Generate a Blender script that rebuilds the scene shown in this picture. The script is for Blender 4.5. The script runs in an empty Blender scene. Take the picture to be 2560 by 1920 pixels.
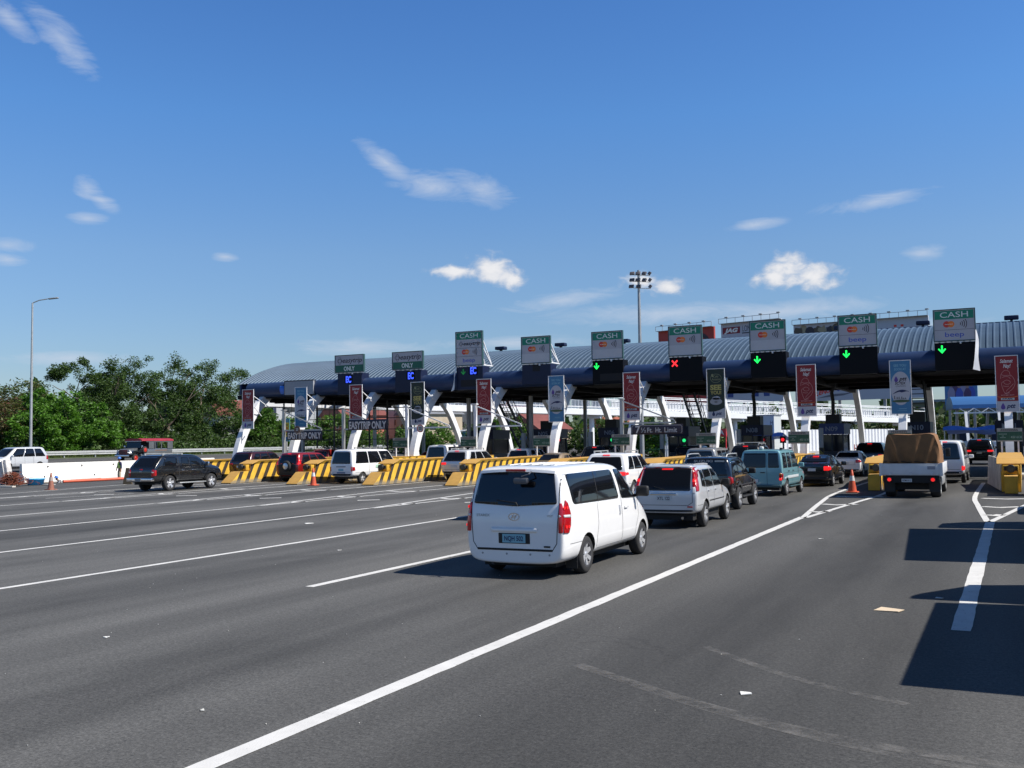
import bpy, bmesh, math, random
import numpy as np
from mathutils import Vector, Matrix
from mathutils.bvhtree import BVHTree
from mathutils.geometry import delaunay_2d_cdt
C = bpy.context.scene
COL = C.collection
rad = math.radians
rng = random.Random(7)

# ------------------------------------------------------------------ camera
YAW, PITCH, ROLL, CAMH = rad(26.474), rad(3.205), rad(0.8), 2.4
cam_data = bpy.data.cameras.new('camera')
cam = bpy.data.objects.new('camera', cam_data)
COL.objects.link(cam)
cam_data.sensor_width = 36.0
cam_data.lens = 2488.3 / 2560 * 36.0
cam_data.clip_start, cam_data.clip_end = 0.1, 6000
F = Vector((-math.sin(YAW) * math.cos(PITCH), math.cos(YAW) * math.cos(PITCH), math.sin(PITCH)))
R0 = Vector((math.cos(YAW), math.sin(YAW), 0))
U0 = R0.cross(F)
R1 = R0 * math.cos(ROLL) - U0 * math.sin(ROLL)
U1 = U0 * math.cos(ROLL) + R0 * math.sin(ROLL)
mw = Matrix((R1, U1, -F)).transposed().to_4x4()
mw.translation = (0, 0, CAMH)
cam.matrix_world = mw
C.camera = cam

# ------------------------------------------------------------------ light
SUN_EL = rad(47)
SUN_AZ = rad(10)          # from +X towards +Y
sdir = Vector((math.cos(SUN_AZ) * math.cos(SUN_EL), math.sin(SUN_AZ) * math.cos(SUN_EL), math.sin(SUN_EL)))
sun_d = bpy.data.lights.new('sun', 'SUN')
sun_d.energy = 5.0
sun_d.angle = rad(0.5)
sun_d.color = (1.0, 0.95, 0.87)
sun = bpy.data.objects.new('sun', sun_d)
COL.objects.link(sun)
sun.rotation_euler = sdir.to_track_quat('Z', 'Y').to_euler()
sun.location = (60, 20, 80)

world = bpy.data.worlds.new('World')
C.world = world
world.use_nodes = True
wn, wl = world.node_tree.nodes, world.node_tree.links
wn.clear()
w_out = wn.new('ShaderNodeOutputWorld')
w_bg = wn.new('ShaderNodeBackground')
sky = wn.new('ShaderNodeTexSky')
sky.sky_type = 'NISHITA'
sky.sun_disc = False
sky.sun_elevation = SUN_EL
sky.sun_rotation = rad(90) - SUN_AZ
sky.altitude = 0
sky.air_density = 1.0
sky.dust_density = 0.35
sky.ozone_density = 1.6
w_bg.inputs['Strength'].default_value = 0.1275
wtc = wn.new('ShaderNodeTexCoord')


def wmath(op, a, b=None, c=None, clamp=False):
    n = wn.new('ShaderNodeMath')
    n.operation = op
    n.use_clamp = clamp
    for i, x in enumerate((a, b, c)):
        if x is None:
            continue
        if isinstance(x, (int, float)):
            n.inputs[i].default_value = x
        else:
            wl.new(x, n.inputs[i])
    return n.outputs[0]


def wnoise(scale, detail, rough, vec, dist=0.0):
    n = wn.new('ShaderNodeTexNoise')
    n.inputs['Scale'].default_value = scale
    n.inputs['Detail'].default_value = detail
    n.inputs['Roughness'].default_value = rough
    n.inputs['Distortion'].default_value = dist
    wl.new(vec, n.inputs['Vector'])
    return n.outputs['Fac']


# clouds live in the sky by compass azimuth (degrees left of the road axis) and elevation
sep = wn.new('ShaderNodeSeparateXYZ')
wl.new(wtc.outputs['Generated'], sep.inputs[0])
az = wmath('MULTIPLY', wmath('ARCTAN2', wmath('MULTIPLY', sep.outputs[0], -1.0), sep.outputs[1]), 57.2958)
el = wmath('MULTIPLY', wmath('ARCSINE', sep.outputs[2]), 57.2958)
comb = wn.new('ShaderNodeCombineXYZ')
wl.new(az, comb.inputs[0])
wl.new(el, comb.inputs[1])
strc = wn.new('ShaderNodeVectorMath')
strc.operation = 'MULTIPLY'
wl.new(comb.outputs[0], strc.inputs[0])
strc.inputs[1].default_value = (1.0, 1.6, 1.0)
strw = wn.new('ShaderNodeVectorMath')
strw.operation = 'MULTIPLY'
wl.new(comb.outputs[0], strw.inputs[0])
strw.inputs[1].default_value = (0.55, 1.9, 1.0)
n_puff = wnoise(0.85, 8, 0.58, strc.outputs[0], 0.35)
n_wisp = wnoise(0.55, 9, 0.66, strw.outputs[0], 1.1)


def blob(a0, e0, ra, re, rot=0.0):
    da = wmath('SUBTRACT', az, a0)
    de = wmath('SUBTRACT', el, e0)
    c, s = math.cos(rad(rot)), math.sin(rad(rot))
    p = wmath('MULTIPLY', wmath('ADD', wmath('MULTIPLY', da, c), wmath('MULTIPLY', de, s)), 1 / ra)
    q = wmath('MULTIPLY', wmath('SUBTRACT', wmath('MULTIPLY', de, c), wmath('MULTIPLY', da, s)), 1 / re)
    d = wmath('SQRT', wmath('ADD', wmath('POWER', wmath('ABSOLUTE', p), 2.0), wmath('POWER', wmath('ABSOLUTE', q), 2.0)))
    return wmath('SUBTRACT', 1.0, d, clamp=False)


def wmax(xs):
    r = xs[0]
    for x in xs[1:]:
        r = wmath('MAXIMUM', r, x)
    return r


CLOUDS_PUFF = []   # filled just below: (az, el, radius az, radius el, rotation)
CLOUDS_WISP = [(49.7, 13.5, 1.0, 0.8, 35), (49.0, 12.9, 1.1, 0.5, 25), (49.7, 11.95, 1.3, 0.4, 0), (53.5, 10.3, 1.5, 0.5, 0), (53.5, 9.6, 1.2, 0.45, 0), (3.7, 9.6, 1.4, 0.55, 0), ]
CLOUDS_PUFF = [(27.5, 9.8, 1.9, 1.25, 10), (26.5, 9.3, 1.5, 1.0, 10), (29.6, 9.65, 2.5, 0.62, 0), (10.7, 9.2, 2.0, 1.35, 8), (9.4, 8.7, 2.3, 1.2, 14), (11.6, 8.8, 1.7, 0.9, 0),
               (19.0, 8.9, 1.5, 0.8, 0), (17.4, 8.55, 1.7, 0.7, 4),]
CLOUDS_WISP = [(49.7, 13.5, 1.0, 0.8, 35), (49.0, 12.9, 1.1, 0.5, 25), (49.7, 11.95, 1.3, 0.4, 0), (53.5, 10.3, 1.5, 0.5, 0), (53.5, 9.6, 1.2, 0.45, 0), (3.7, 9.6, 1.4, 0.55, 0), (33.6, 15.7, 2.9, 0.75, 36), (30.8, 14.45, 3.4, 0.95, 8), (28.2, 14.3, 2.7, 1.05, 20), (6.0, 12.5, 3.6, 0.6, -6), (12.5, 11.75, 2.0, 0.4, -4),
               (51.0, 20.7, 2.6, 1.0, 42), (53.6, 21.4, 2.2, 0.7, 35), (17.0, 7.05, 9.5, 0.75, 0), (11.0, 6.9, 8.0, 0.7, -3), (23.5, 8.0, 4.2, 0.6, -8), (35.0, 5.4, 4.5, 0.65, 0),
               (50.5, 4.6, 4.0, 0.5, 0), (42.6, 10.3, 0.9, 0.3, 0), (5.0, 5.7, 6.0, 0.6, 0), (26, 5.6, 6.0, 0.5, 0)]
puff_m = wmax([blob(*b) for b in CLOUDS_PUFF])
wisp_m = wmax([blob(*b) for b in CLOUDS_WISP])
pd = wmath('ADD', puff_m, wmath('MULTIPLY', wmath('SUBTRACT', n_puff, 0.5), 1.6))
pf = wmath('MULTIPLY', wmath('SUBTRACT', pd, 0.16), 1.45, clamp=True)
pf = wmath('MULTIPLY', wmath('MULTIPLY', pf, pf), wmath('SUBTRACT', 3.0, wmath('MULTIPLY', pf, 2.0)))
pf = wmath('MULTIPLY', pf, wmath('MULTIPLY', wmath('ADD', puff_m, 0.25), 4.0, clamp=True))
wd = wmath('ADD', wisp_m, wmath('MULTIPLY', wmath('SUBTRACT', n_wisp, 0.5), 1.7))
wf = wmath('MULTIPLY', wmath('SUBTRACT', wd, 0.10), 0.85, clamp=True)
wf = wmath('MULTIPLY', wmath('MULTIPLY', wf, 0.74), wmath('MULTIPLY', wmath('ADD', wisp_m, 0.12), 3.0, clamp=True))
c_mix = wn.new('ShaderNodeMix')
c_mix.data_type = 'RGBA'
wl.new(wf, c_mix.inputs['Factor'])
s_gain = wn.new('ShaderNodeMix')          # a touch more saturated low down; upper sky darkened to weaken the fill light
s_gain.data_type = 'RGBA'
s_gain.blend_type = 'MULTIPLY'
s_gain.inputs['Factor'].default_value = 1.0
ramp = wn.new('ShaderNodeValToRGB')
er = ramp.color_ramp.elements
for i, (e_, c_) in enumerate(((3.5, (.61, .72, .90)), (10.5, (.685, .87, 1.09)), (18, (.565, .95, 1.355)), (27, (.47, .87, 1.38)), (36, (.36, .62, .95)), (52, (.17, .25, .36)), (90, (.07, .10, .15)))):
    q = er[i] if i < 2 else er.new(1.0)
    q.position = e_ / 90
    q.color = (c_[0] / 1.5, c_[1] / 1.5, c_[2] / 1.5, 1)
wl.new(wmath('MULTIPLY', el, 1 / 90, clamp=True), ramp.inputs['Fac'])
wl.new(ramp.outputs['Color'], s_gain.inputs['B'])
wl.new(sky.outputs[0], s_gain.inputs['A'])
wl.new(s_gain.outputs['Result'], c_mix.inputs['A'])
c_mix.inputs['B'].default_value = (3.5, 3.9, 4.6, 1)
c_mix2 = wn.new('ShaderNodeMix')
c_mix2.data_type = 'RGBA'
wl.new(wmath('MULTIPLY', pf, 0.93), c_mix2.inputs['Factor'])
wl.new(c_mix.outputs['Result'], c_mix2.inputs['A'])
puffc = wn.new('ShaderNodeMix')
puffc.data_type = 'RGBA'
wl.new(wmath('MULTIPLY', wmath('SUBTRACT', pd, 0.3), 1.5, clamp=True), puffc.inputs['Factor'])
puffc.inputs['A'].default_value = (3.5, 3.75, 4.25, 1)
puffc.inputs['B'].default_value = (5.2, 5.15, 5.2, 1)
wl.new(puffc.outputs['Result'], c_mix2.inputs['B'])
wl.new(c_mix2.outputs['Result'], w_bg.inputs['Color'])
wl.new(w_bg.outputs[0], w_out.inputs['Surface'])

C.view_settings.view_transform = 'Standard'
C.view_settings.look = 'None'
C.view_settings.gamma = 1
C.view_settings.exposure = 0.42
C.render.engine = 'CYCLES'
C.cycles.use_denoising = True
C.cycles.max_bounces = 6
C.cycles.diffuse_bounces = 3
C.cycles.glossy_bounces = 3
C.cycles.transparent_max_bounces = 6
C.render.film_transparent = False

# ------------------------------------------------------------------ materials
MATS = {}


def mat(name, col=(0.5, 0.5, 0.5), rough=0.6, metal=0.0, var=0.0, vscale=3.0, bump=0.0, bscale=30.0, coat=0.0, emit=None, estr=0.0, spec=0.5, island=0.0, trans=0.0):
    if name in MATS:
        return MATS[name]
    m = bpy.data.materials.new(name)
    MATS[name] = m
    m.use_nodes = True
    nt = m.node_tree
    b = nt.nodes['Principled BSDF']
    b.inputs['Base Color'].default_value = (*col, 1)
    b.inputs['Roughness'].default_value = rough
    b.inputs['Metallic'].default_value = metal
    b.inputs['Specular IOR Level'].default_value = spec
    if coat:
        b.inputs['Coat Weight'].default_value = coat
        b.inputs['Coat Roughness'].default_value = 0.04
    if trans:
        b.inputs['Transmission Weight'].default_value = trans
    if emit:
        b.inputs['Emission Color'].default_value = (*emit, 1)
        b.inputs['Emission Strength'].default_value = estr
    tc = None
    if var or bump:
        tc = nt.nodes.new('ShaderNodeTexCoord')
    src = None
    if var:
        n = nt.nodes.new('ShaderNodeTexNoise')
        n.inputs['Scale'].default_value = vscale
        n.inputs['Detail'].default_value = 6
        n.inputs['Roughness'].default_value = 0.65
        nt.links.new(tc.outputs['Object'], n.inputs['Vector'])
        mr = nt.nodes.new('ShaderNodeMapRange')
        mr.inputs['From Min'].default_value = 0.3
        mr.inputs['From Max'].default_value = 0.7
        mr.inputs['To Min'].default_value = 1 - var
        mr.inputs['To Max'].default_value = 1 + var
        nt.links.new(n.outputs['Fac'], mr.inputs['Value'])
        src = mr.outputs[0]
    if island:
        g = nt.nodes.new('ShaderNodeNewGeometry')
        mr = nt.nodes.new('ShaderNodeMapRange')
        mr.inputs['To Min'].default_value = 1 - island
        mr.inputs['To Max'].default_value = 1 + island
        nt.links.new(g.outputs['Random Per Island'], mr.inputs['Value'])
        if src is None:
            src = mr.outputs[0]
        else:
            mm = nt.nodes.new('ShaderNodeMath')
            mm.operation = 'MULTIPLY'
            nt.links.new(src, mm.inputs[0])
            nt.links.new(mr.outputs[0], mm.inputs[1])
            src = mm.outputs[0]
    if src is not None:
        mx = nt.nodes.new('ShaderNodeMix')
        mx.data_type = 'RGBA'
        mx.blend_type = 'MULTIPLY'
        mx.inputs['Factor'].default_value = 1
        mx.inputs['A'].default_value = (*col, 1)
        nt.links.new(src, mx.inputs['B'])
        nt.links.new(mx.outputs['Result'], b.inputs['Base Color'])
    if bump:
        n = nt.nodes.new('ShaderNodeTexNoise')
        n.inputs['Scale'].default_value = bscale
        n.inputs['Detail'].default_value = 5
        nt.links.new(tc.outputs['Object'], n.inputs['Vector'])
        bp = nt.nodes.new('ShaderNodeBump')
        bp.inputs['Strength'].default_value = bump
        bp.inputs['Distance'].default_value = 0.02
        nt.links.new(n.outputs['Fac'], bp.inputs['Height'])
        nt.links.new(bp.outputs[0], b.inputs['Normal'])
    return m


# ------------------------------------------------------------------ mesh building
class MB:
    def __init__(self):
        self.v, self.f, self.m, self.s = [], [], [], []

    def add(self, vs, fs, mi=0, M=None, smooth=False):
        o = len(self.v)
        for p in vs:
            p = Vector(p) if len(p) == 3 else Vector((p[0], p[1], 0))
            self.v.append(tuple(M @ p) if M is not None else tuple(p))
        for f in fs:
            self.f.append([i + o for i in f])
            self.m.append(mi)
            self.s.append(smooth)
        return self

    def box(self, a, b, mi=0, M=None):
        x0, y0, z0 = a
        x1, y1, z1 = b
        vs = [(x0, y0, z0), (x1, y0, z0), (x1, y1, z0), (x0, y1, z0), (x0, y0, z1), (x1, y0, z1), (x1, y1, z1), (x0, y1, z1)]
        fs = [(0, 3, 2, 1), (4, 5, 6, 7), (0, 1, 5, 4), (1, 2, 6, 5), (2, 3, 7, 6), (3, 0, 4, 7)]
        return self.add(vs, fs, mi, M)

    def bbox(self, a, b, r=0.02, mi=0, M=None, seg=2):
        bm = bmesh.new()
        bmesh.ops.create_cube(bm, size=1)
        for v in bm.verts:
            v.co = Vector([(a[i] + b[i]) / 2 + v.co[i] * (b[i] - a[i]) for i in range(3)])
        bmesh.ops.bevel(bm, geom=bm.edges[:], offset=r, segments=seg, affect='EDGES', profile=0.5)
        bm.verts.index_update()
        self.add([v.co for v in bm.verts], [[v.index for v in f.verts] for f in bm.faces], mi, M, True)
        bm.free()
        return self

    def cyl(self, p0, p1, r0, r1=None, n=10, mi=0, cap=True, smooth=True):
        r1 = r0 if r1 is None else r1
        p0, p1 = Vector(p0), Vector(p1)
        d = (p1 - p0).normalized()
        a = d.orthogonal().normalized()
        b = d.cross(a)
        vs = []
        for p, r in ((p0, r0), (p1, r1)):
            for i in range(n):
                t = 2 * math.pi * i / n
                vs.append(p + a * (r * math.cos(t)) + b * (r * math.sin(t)))
        fs = [(i, (i + 1) % n, n + (i + 1) % n, n + i) for i in range(n)]
        self.add(vs, fs, mi, None, smooth)
        if cap:
            self.add(vs[:n], [list(range(n))[::-1]], mi)
            self.add(vs[n:], [list(range(n))], mi)
        return self

    def bar(self, p0, p1, w, h=None, mi=0):
        """rectangular bar between two points"""
        h = w if h is None else h
        p0, p1 = Vector(p0), Vector(p1)
        d = (p1 - p0)
        L = d.length
        d.normalize()
        up = Vector((0, 0, 1)) if abs(d.z) < 0.95 else Vector((0, 1, 0))
        a = d.cross(up).normalized()
        b = a.cross(d)
        M = Matrix((a, d, b)).transposed().to_4x4()
        M.translation = p0
        return self.box((-w / 2, 0, -h / 2), (w / 2, L, h / 2), mi, M)

    def prism(self, poly, axis, a, b, mi=0, M=None, smooth=False):
        """2-D polygon extruded along axis (x: poly is (y,z); y: (x,z); z: (x,y))"""
        n = len(poly)
        mk = {'x': lambda p, t: (t, p[0], p[1]), 'y': lambda p, t: (p[0], t, p[1]), 'z': lambda p, t: (p[0], p[1], t)}[axis]
        vs = [mk(p, a) for p in poly] + [mk(p, b) for p in poly]
        fs = [list(range(n))[::-1], list(range(n, 2 * n))]
        self.add(vs, fs, mi, M)
        self.add(vs, [(i, (i + 1) % n, n + (i + 1) % n, n + i) for i in range(n)], mi, M, smooth)
        return self

    def lathe(self, prof, axis='x', n=24, mi=0, M=None, smooth=True):
        """profile [(radius, t)] revolved about an axis through the origin"""
        vs, fs = [], []
        for r, t in prof:
            for i in range(n):
                a = 2 * math.pi * i / n
                c, s = r * math.cos(a), r * math.sin(a)
                vs.append({'x': (t, c, s), 'z': (c, s, t), 'y': (c, t, s)}[axis])
        for k in range(len(prof) - 1):
            for i in range(n):
                j = (i + 1) % n
                fs.append((k * n + i, k * n + j, (k + 1) * n + j, (k + 1) * n + i))
        return self.add(vs, fs, mi, M, smooth)

    def stroke(self, pts, w, mi=0, M=None, closed=False):
        """flat ribbon along a 2-D polyline"""
        P = [Vector((p[0], p[1])) for p in pts]
        if closed:
            P = P + [P[0], P[1]]
        vs, fs = [], []
        n = len(P)
        for i in range(n):
            a, b = P[max(0, i - 1)], P[min(n - 1, i + 1)]
            t = (b - a)
            if t.length < 1e-9:
                t = Vector((1, 0))
            t.normalize()
            nn = Vector((-t.y, t.x)) * (w / 2)
            vs += [(P[i] + nn).to_tuple(), (P[i] - nn).to_tuple()]
        for i in range(n - 1):
            fs.append((2 * i, 2 * i + 1, 2 * i + 3, 2 * i + 2))
        return self.add(vs, fs, mi, M)

    def disc(self, c, rx, ry=None, n=28, mi=0, M=None):
        ry = rx if ry is None else ry
        vs = [(c[0] + rx * math.cos(2 * math.pi * i / n), c[1] + ry * math.sin(2 * math.pi * i / n)) for i in range(n)]
        return self.add(vs, [list(range(n))], mi, M)

    def rect(self, x0, y0, x1, y1, mi=0, M=None):
        return self.add([(x0, y0), (x1, y0), (x1, y1), (x0, y1)], [(0, 1, 2, 3)], mi, M)

    def text(self, s, x, y, h, mi=0, M=None, w=None, align='C', shear=0.0, bold=0.0):
        """lettering, cap height h, baseline-left/centre at (x, y); w squeezes to a width"""
        vs, fs = glyphs(s, shear, bold)
        if not vs:
            return self
        xs = [p[0] for p in vs]
        x0, x1 = min(xs), max(xs)
        k = h / 0.7
        kx = k if w is None else w / max(1e-6, x1 - x0)
        ox = {'C': x - (x0 + x1) / 2 * kx, 'L': x - x0 * kx, 'R': x - x1 * kx}[align]
        return self.add([(ox + p[0] * kx, y + p[1] * k) for p in vs], fs, mi, M)

    def build(self, name, mats, parent=None, smooth=None, sharp=None):
        me = bpy.data.meshes.new(name)
        V = self.v
        if parent is not None and not getattr(parent, '_local', False):
            pass
        me.from_pydata(V, [], self.f)
        if not isinstance(mats, (list, tuple)):
            mats = [mats]
        for m in mats:
            me.materials.append(m)
        me.polygons.foreach_set('material_index', self.m)
        me.polygons.foreach_set('use_smooth', self.s if smooth is None else [smooth] * len(self.f))
        me.update()
        if sharp is not None:
            me.set_sharp_from_angle(angle=rad(sharp))
        o = bpy.data.objects.new(name, me)
        COL.objects.link(o)
        if parent is not None:
            o.parent = parent
        return o

    def off(self, v):
        """move everything by -v: world coordinates to the local ones of a thing at v"""
        self.v = [(p[0] - v[0], p[1] - v[1], p[2] - v[2]) for p in self.v]
        return self


_gl = {}


def glyphs(s, shear=0.0, bold=0.0):
    key = (s, shear, bold)
    if key in _gl:
        return _gl[key]
    cu = bpy.data.curves.new('lettering', 'FONT')
    cu.body = s
    cu.size = 1.0
    cu.shear = shear
    cu.offset = bold
    cu.resolution_u = 3
    cu.fill_mode = 'FRONT'
    ob = bpy.data.objects.new('lettering', cu)
    COL.objects.link(ob)
    bpy.context.view_layer.update()
    dg = bpy.context.evaluated_depsgraph_get()
    me = bpy.data.meshes.new_from_object(ob.evaluated_get(dg))
    vs = [tuple(v.co) for v in me.vertices]
    fs = [list(p.vertices) for p in me.polygons]
    bpy.data.objects.remove(ob)
    bpy.data.curves.remove(cu)
    bpy.data.meshes.remove(me)
    _gl[key] = (vs, fs)
    return vs, fs


def facing(x, y, z, yaw=0.0):
    """plane whose 2-D x runs to the right and y upward, seen by someone looking along +Y (yaw turns it about z)"""
    M = Matrix(((1, 0, 0, 0), (0, 0, -1, 0), (0, 1, 0, 0), (0, 0, 0, 1)))
    return Matrix.Translation((x, y, z)) @ Matrix.Rotation(yaw, 4, 'Z') @ M


def tag(o, label, cat, group=None):
    o['label'] = label
    o['category'] = cat
    if group:
        o['group'] = group
    return o


def thing(name, label, cat, loc=(0, 0, 0), rz=0.0, group=None):
    o = bpy.data.objects.new(name, None)
    o.empty_display_size = 0.3
    COL.objects.link(o)
    o.location = loc
    o.rotation_euler = (0, 0, rz)
    return tag(o, label, cat, group)


def struct(mb, name, mats, kind='structure', **k):
    o = mb.build(name, mats, **k)
    o['kind'] = kind
    return o


def copy_thing(src, loc, rz, label, group=None, cat=None):
    r = src.copy()
    COL.objects.link(r)
    r.location = loc
    r.rotation_euler = (0, 0, rz)
    r['label'] = label
    if group:
        r['group'] = group

    def rec(a, b):
        for ch in list(a.children):
            c = ch.copy()
            COL.objects.link(c)
            c.parent = b
            rec(ch, c)
    rec(src, r)
    return r


def lerp(a, b, t):
    return a + (b - a) * t


def spline(pts, n=8, closed=False):
    """Catmull-Rom through 2-D points"""
    P = [Vector(p) for p in pts]
    out = []
    m = len(P)
    rngi = range(m if closed else m - 1)
    for i in rngi:
        p0 = P[(i - 1) % m] if closed or i > 0 else P[i]
        p1, p2 = P[i], P[(i + 1) % m]
        p3 = P[(i + 2) % m] if closed or i + 2 < m else p2
        for k in range(n):
            t = k / n
            out.append(0.5 * ((2 * p1) + (p2 - p0) * t + (2 * p0 - 5 * p1 + 4 * p2 - p3) * t * t + (3 * p1 - p0 - 3 * p2 + p3) * t ** 3))
    if not closed:
        out.append(P[-1])
    return [p.to_tuple() for p in out]
# ------------------------------------------------------------------ ground, road, markings
def asphalt(name, base, dark):
    m = bpy.data.materials.new(name)
    m.use_nodes = True
    nt = m.node_tree
    N, L = nt.nodes, nt.links
    b = N['Principled BSDF']
    b.inputs['Roughness'].default_value = 0.82
    b.inputs['Specular IOR Level'].default_value = 0.35
    tc = N.new('ShaderNodeTexCoord')

    def noise(scale, detail, rough, sx=1, sy=1, dist=0.0):
        mp = N.new('ShaderNodeMapping')
        mp.inputs['Scale'].default_value = (sx, sy, 1)
        L.new(tc.outputs['Object'], mp.inputs['Vector'])
        n = N.new('ShaderNodeTexNoise')
        n.inputs['Scale'].default_value = scale
        n.inputs['Detail'].default_value = detail
        n.inputs['Roughness'].default_value = rough
        n.inputs['Distortion'].default_value = dist
        L.new(mp.outputs[0], n.inputs['Vector'])
        return n.outputs['Fac']

    def rng_(src, a, b_, c, d):
        r = N.new('ShaderNodeMapRange')
        for k, v in zip(('From Min', 'From Max', 'To Min', 'To Max'), (a, b_, c, d)):
            r.inputs[k].default_value = v
        L.new(src, r.inputs['Value'])
        return r.outputs[0]

    def mul(a, c):
        n = N.new('ShaderNodeMath')
        n.operation = 'MULTIPLY'
        L.new(a, n.inputs[0])
        L.new(c, n.inputs[1])
        return n.outputs[0]
    grain = rng_(noise(38, 4, 0.8), 0.3, 0.7, 0.45, 1.6)
    fine = rng_(noise(16, 4, 0.75), 0.32, 0.68, 0.74, 1.26)
    patch = rng_(noise(0.11, 5, 0.6, 1, 0.45, 0.6), 0.32, 0.68, 0.84, 1.16)
    lanes = rng_(noise(0.62, 3, 0.55, 1, 0.05), 0.36, 0.66, 1.13, 0.70)       # oily wear along the wheel tracks
    streak = rng_(noise(0.35, 6, 0.7, 0.6, 0.25, 1.5), 0.54, 0.74, 1.0, 0.72)
    # oil dripped along the middle of every lane
    sx = N.new('ShaderNodeSeparateXYZ')
    L.new(tc.outputs['Object'], sx.inputs[0])

    def m2(op, a, c):
        n = N.new('ShaderNodeMath')
        n.operation = op
        for i, q in enumerate((a, c)):
            if isinstance(q, (int, float)):
                n.inputs[i].default_value = q
            elif q is not None:
                L.new(q, n.inputs[i])
        return n.outputs[0]
    wob = m2('ADD', sx.outputs[0], m2('MULTIPLY', m2('SUBTRACT', noise(0.09, 2, 0.5), 0.5), 2.2))
    cosx = m2('COSINE', m2('MULTIPLY', m2('ADD', wob, 8.07), 2 * math.pi / 5.24), None)
    oilm = m2('MULTIPLY', rng_(cosx, 0.1, 1.0, 0.0, 1.0), rng_(noise(0.5, 5, 0.65, 1, 0.22), 0.35, 0.62, 0.15, 1.0))
    oil = rng_(oilm, 0.0, 1.0, 1.06, 0.66)
    right = rng_(m2('ADD', sx.outputs[0], m2('MULTIPLY', noise(0.3, 3, 0.6), 3.0)), -7.5, -2.0, 1.0, 0.74)   # darker tone over the right lanes
    pits = m2('MULTIPLY', rng_(noise(24, 3, 0.8), 0.56, 0.68, 0.0, 1.0), rng_(noise(0.45, 4, 0.7, 1, 0.5, 1.0), 0.46, 0.62, 0.0, 1.0))
    pits = rng_(pits, 0.0, 1.0, 1.0, 0.55)
    v = mul(mul(mul(mul(mul(mul(mul(grain, fine), patch), lanes), streak), oil), right), pits)
    mx = N.new('ShaderNodeMix')
    mx.data_type = 'RGBA'
    mx.blend_type = 'MULTIPLY'
    mx.inputs['Factor'].default_value = 1
    mx.inputs['A'].default_value = (*base, 1)
    L.new(v, mx.inputs['B'])
    # fine cracks and patched joints
    vo = N.new('ShaderNodeTexVoronoi')
    vo.feature = 'DISTANCE_TO_EDGE'
    vo.inputs['Scale'].default_value = 0.13
    mp = N.new('ShaderNodeMapping')
    dn = N.new('ShaderNodeTexNoise')
    dn.inputs['Scale'].default_value = 0.9
    dn.inputs['Detail'].default_value = 5
    va = N.new('ShaderNodeVectorMath')
    va.operation = 'MULTIPLY_ADD'
    L.new(tc.outputs['Object'], dn.inputs['Vector'])
    L.new(dn.outputs['Color'], va.inputs[0])
    va.inputs[1].default_value = (2.2, 2.2, 0)
    L.new(tc.outputs['Object'], va.inputs[2])
    L.new(va.outputs[0], vo.inputs['Vector'])
    ck = rng_(vo.outputs['Distance'], 0.0, 0.002, 0.75, 1.0)
    mx2 = N.new('ShaderNodeMix')
    mx2.data_type = 'RGBA'
    mx2.blend_type = 'MULTIPLY'
    mx2.inputs['Factor'].default_value = 0.75
    L.new(mx.outputs['Result'], mx2.inputs['A'])
    L.new(ck, mx2.inputs['B'])
    L.new(mx2.outputs['Result'], b.inputs['Base Color'])
    bp = N.new('ShaderNodeBump')
    bp.inputs['Strength'].default_value = 0.55
    bp.inputs['Distance'].default_value = 0.006
    L.new(noise(70, 3, 0.7), bp.inputs['Height'])
    L.new(bp.outputs[0], b.inputs['Normal'])
    return m


M_asph = asphalt('asphalt', (0.093, 0.092, 0.089), 0.7)
M_asph2 = asphalt('asphalt_far', (0.085, 0.085, 0.085), 0.8)


def paint_mat(name, col, wear):
    m = mat(name, col, rough=0.7, var=0.10, vscale=2.5, bump=0.15, bscale=60)
    nt = m.node_tree
    N, L = nt.nodes, nt.links
    b = N['Principled BSDF']
    src = b.inputs['Base Color'].links[0].from_socket
    tc = N.new('ShaderNodeTexCoord')
    n = N.new('ShaderNodeTexNoise')
    n.inputs['Scale'].default_value = 9
    n.inputs['Detail'].default_value = 8
    n.inputs['Roughness'].default_value = 0.75
    L.new(tc.outputs['Object'], n.inputs['Vector'])
    r = N.new('ShaderNodeMapRange')
    r.inputs['From Min'].default_value = wear
    r.inputs['From Max'].default_value = wear + 0.06
    L.new(n.outputs['Fac'], r.inputs['Value'])
    mx = N.new('ShaderNodeMix')
    mx.data_type = 'RGBA'
    L.new(r.outputs[0], mx.inputs['Factor'])
    L.new(src, mx.inputs['A'])
    mx.inputs['B'].default_value = (0.11, 0.11, 0.11, 1)
    L.new(mx.outputs['Result'], b.inputs['Base Color'])
    return m


M_line = paint_mat('road_paint', (0.60, 0.595, 0.58), 0.605)
M_grass = mat('grass', (0.062, 0.085, 0.028), 0.9, var=0.5, vscale=0.6, bump=0.6, bscale=9)
M_dirt = mat('dirt', (0.16, 0.135, 0.105), 0.95, var=0.35, vscale=1.3, bump=0.6, bscale=12)
M_white = mat('white_steel', (0.74, 0.75, 0.77), 0.42, var=0.06, vscale=1.5)
M_whitep = mat('white_panel', (0.72, 0.73, 0.75), 0.5, var=0.05, vscale=3)
M_conc = mat('concrete', (0.40, 0.39, 0.37), 0.85, var=0.18, vscale=1.2, bump=0.3, bscale=20)
M_concw = mat('whitewashed_concrete', (0.70, 0.69, 0.67), 0.8, var=0.08, vscale=1.1, bump=0.2, bscale=18)
M_dark = mat('dark_steel', (0.022, 0.024, 0.028), 0.5, var=0.2, vscale=2)
M_grey = mat('grey_steel', (0.30, 0.31, 0.32), 0.45, metal=0.3, var=0.12, vscale=2)
M_galv = mat('galvanised_steel', (0.42, 0.43, 0.43), 0.45, metal=0.5, var=0.15, vscale=2)
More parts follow.
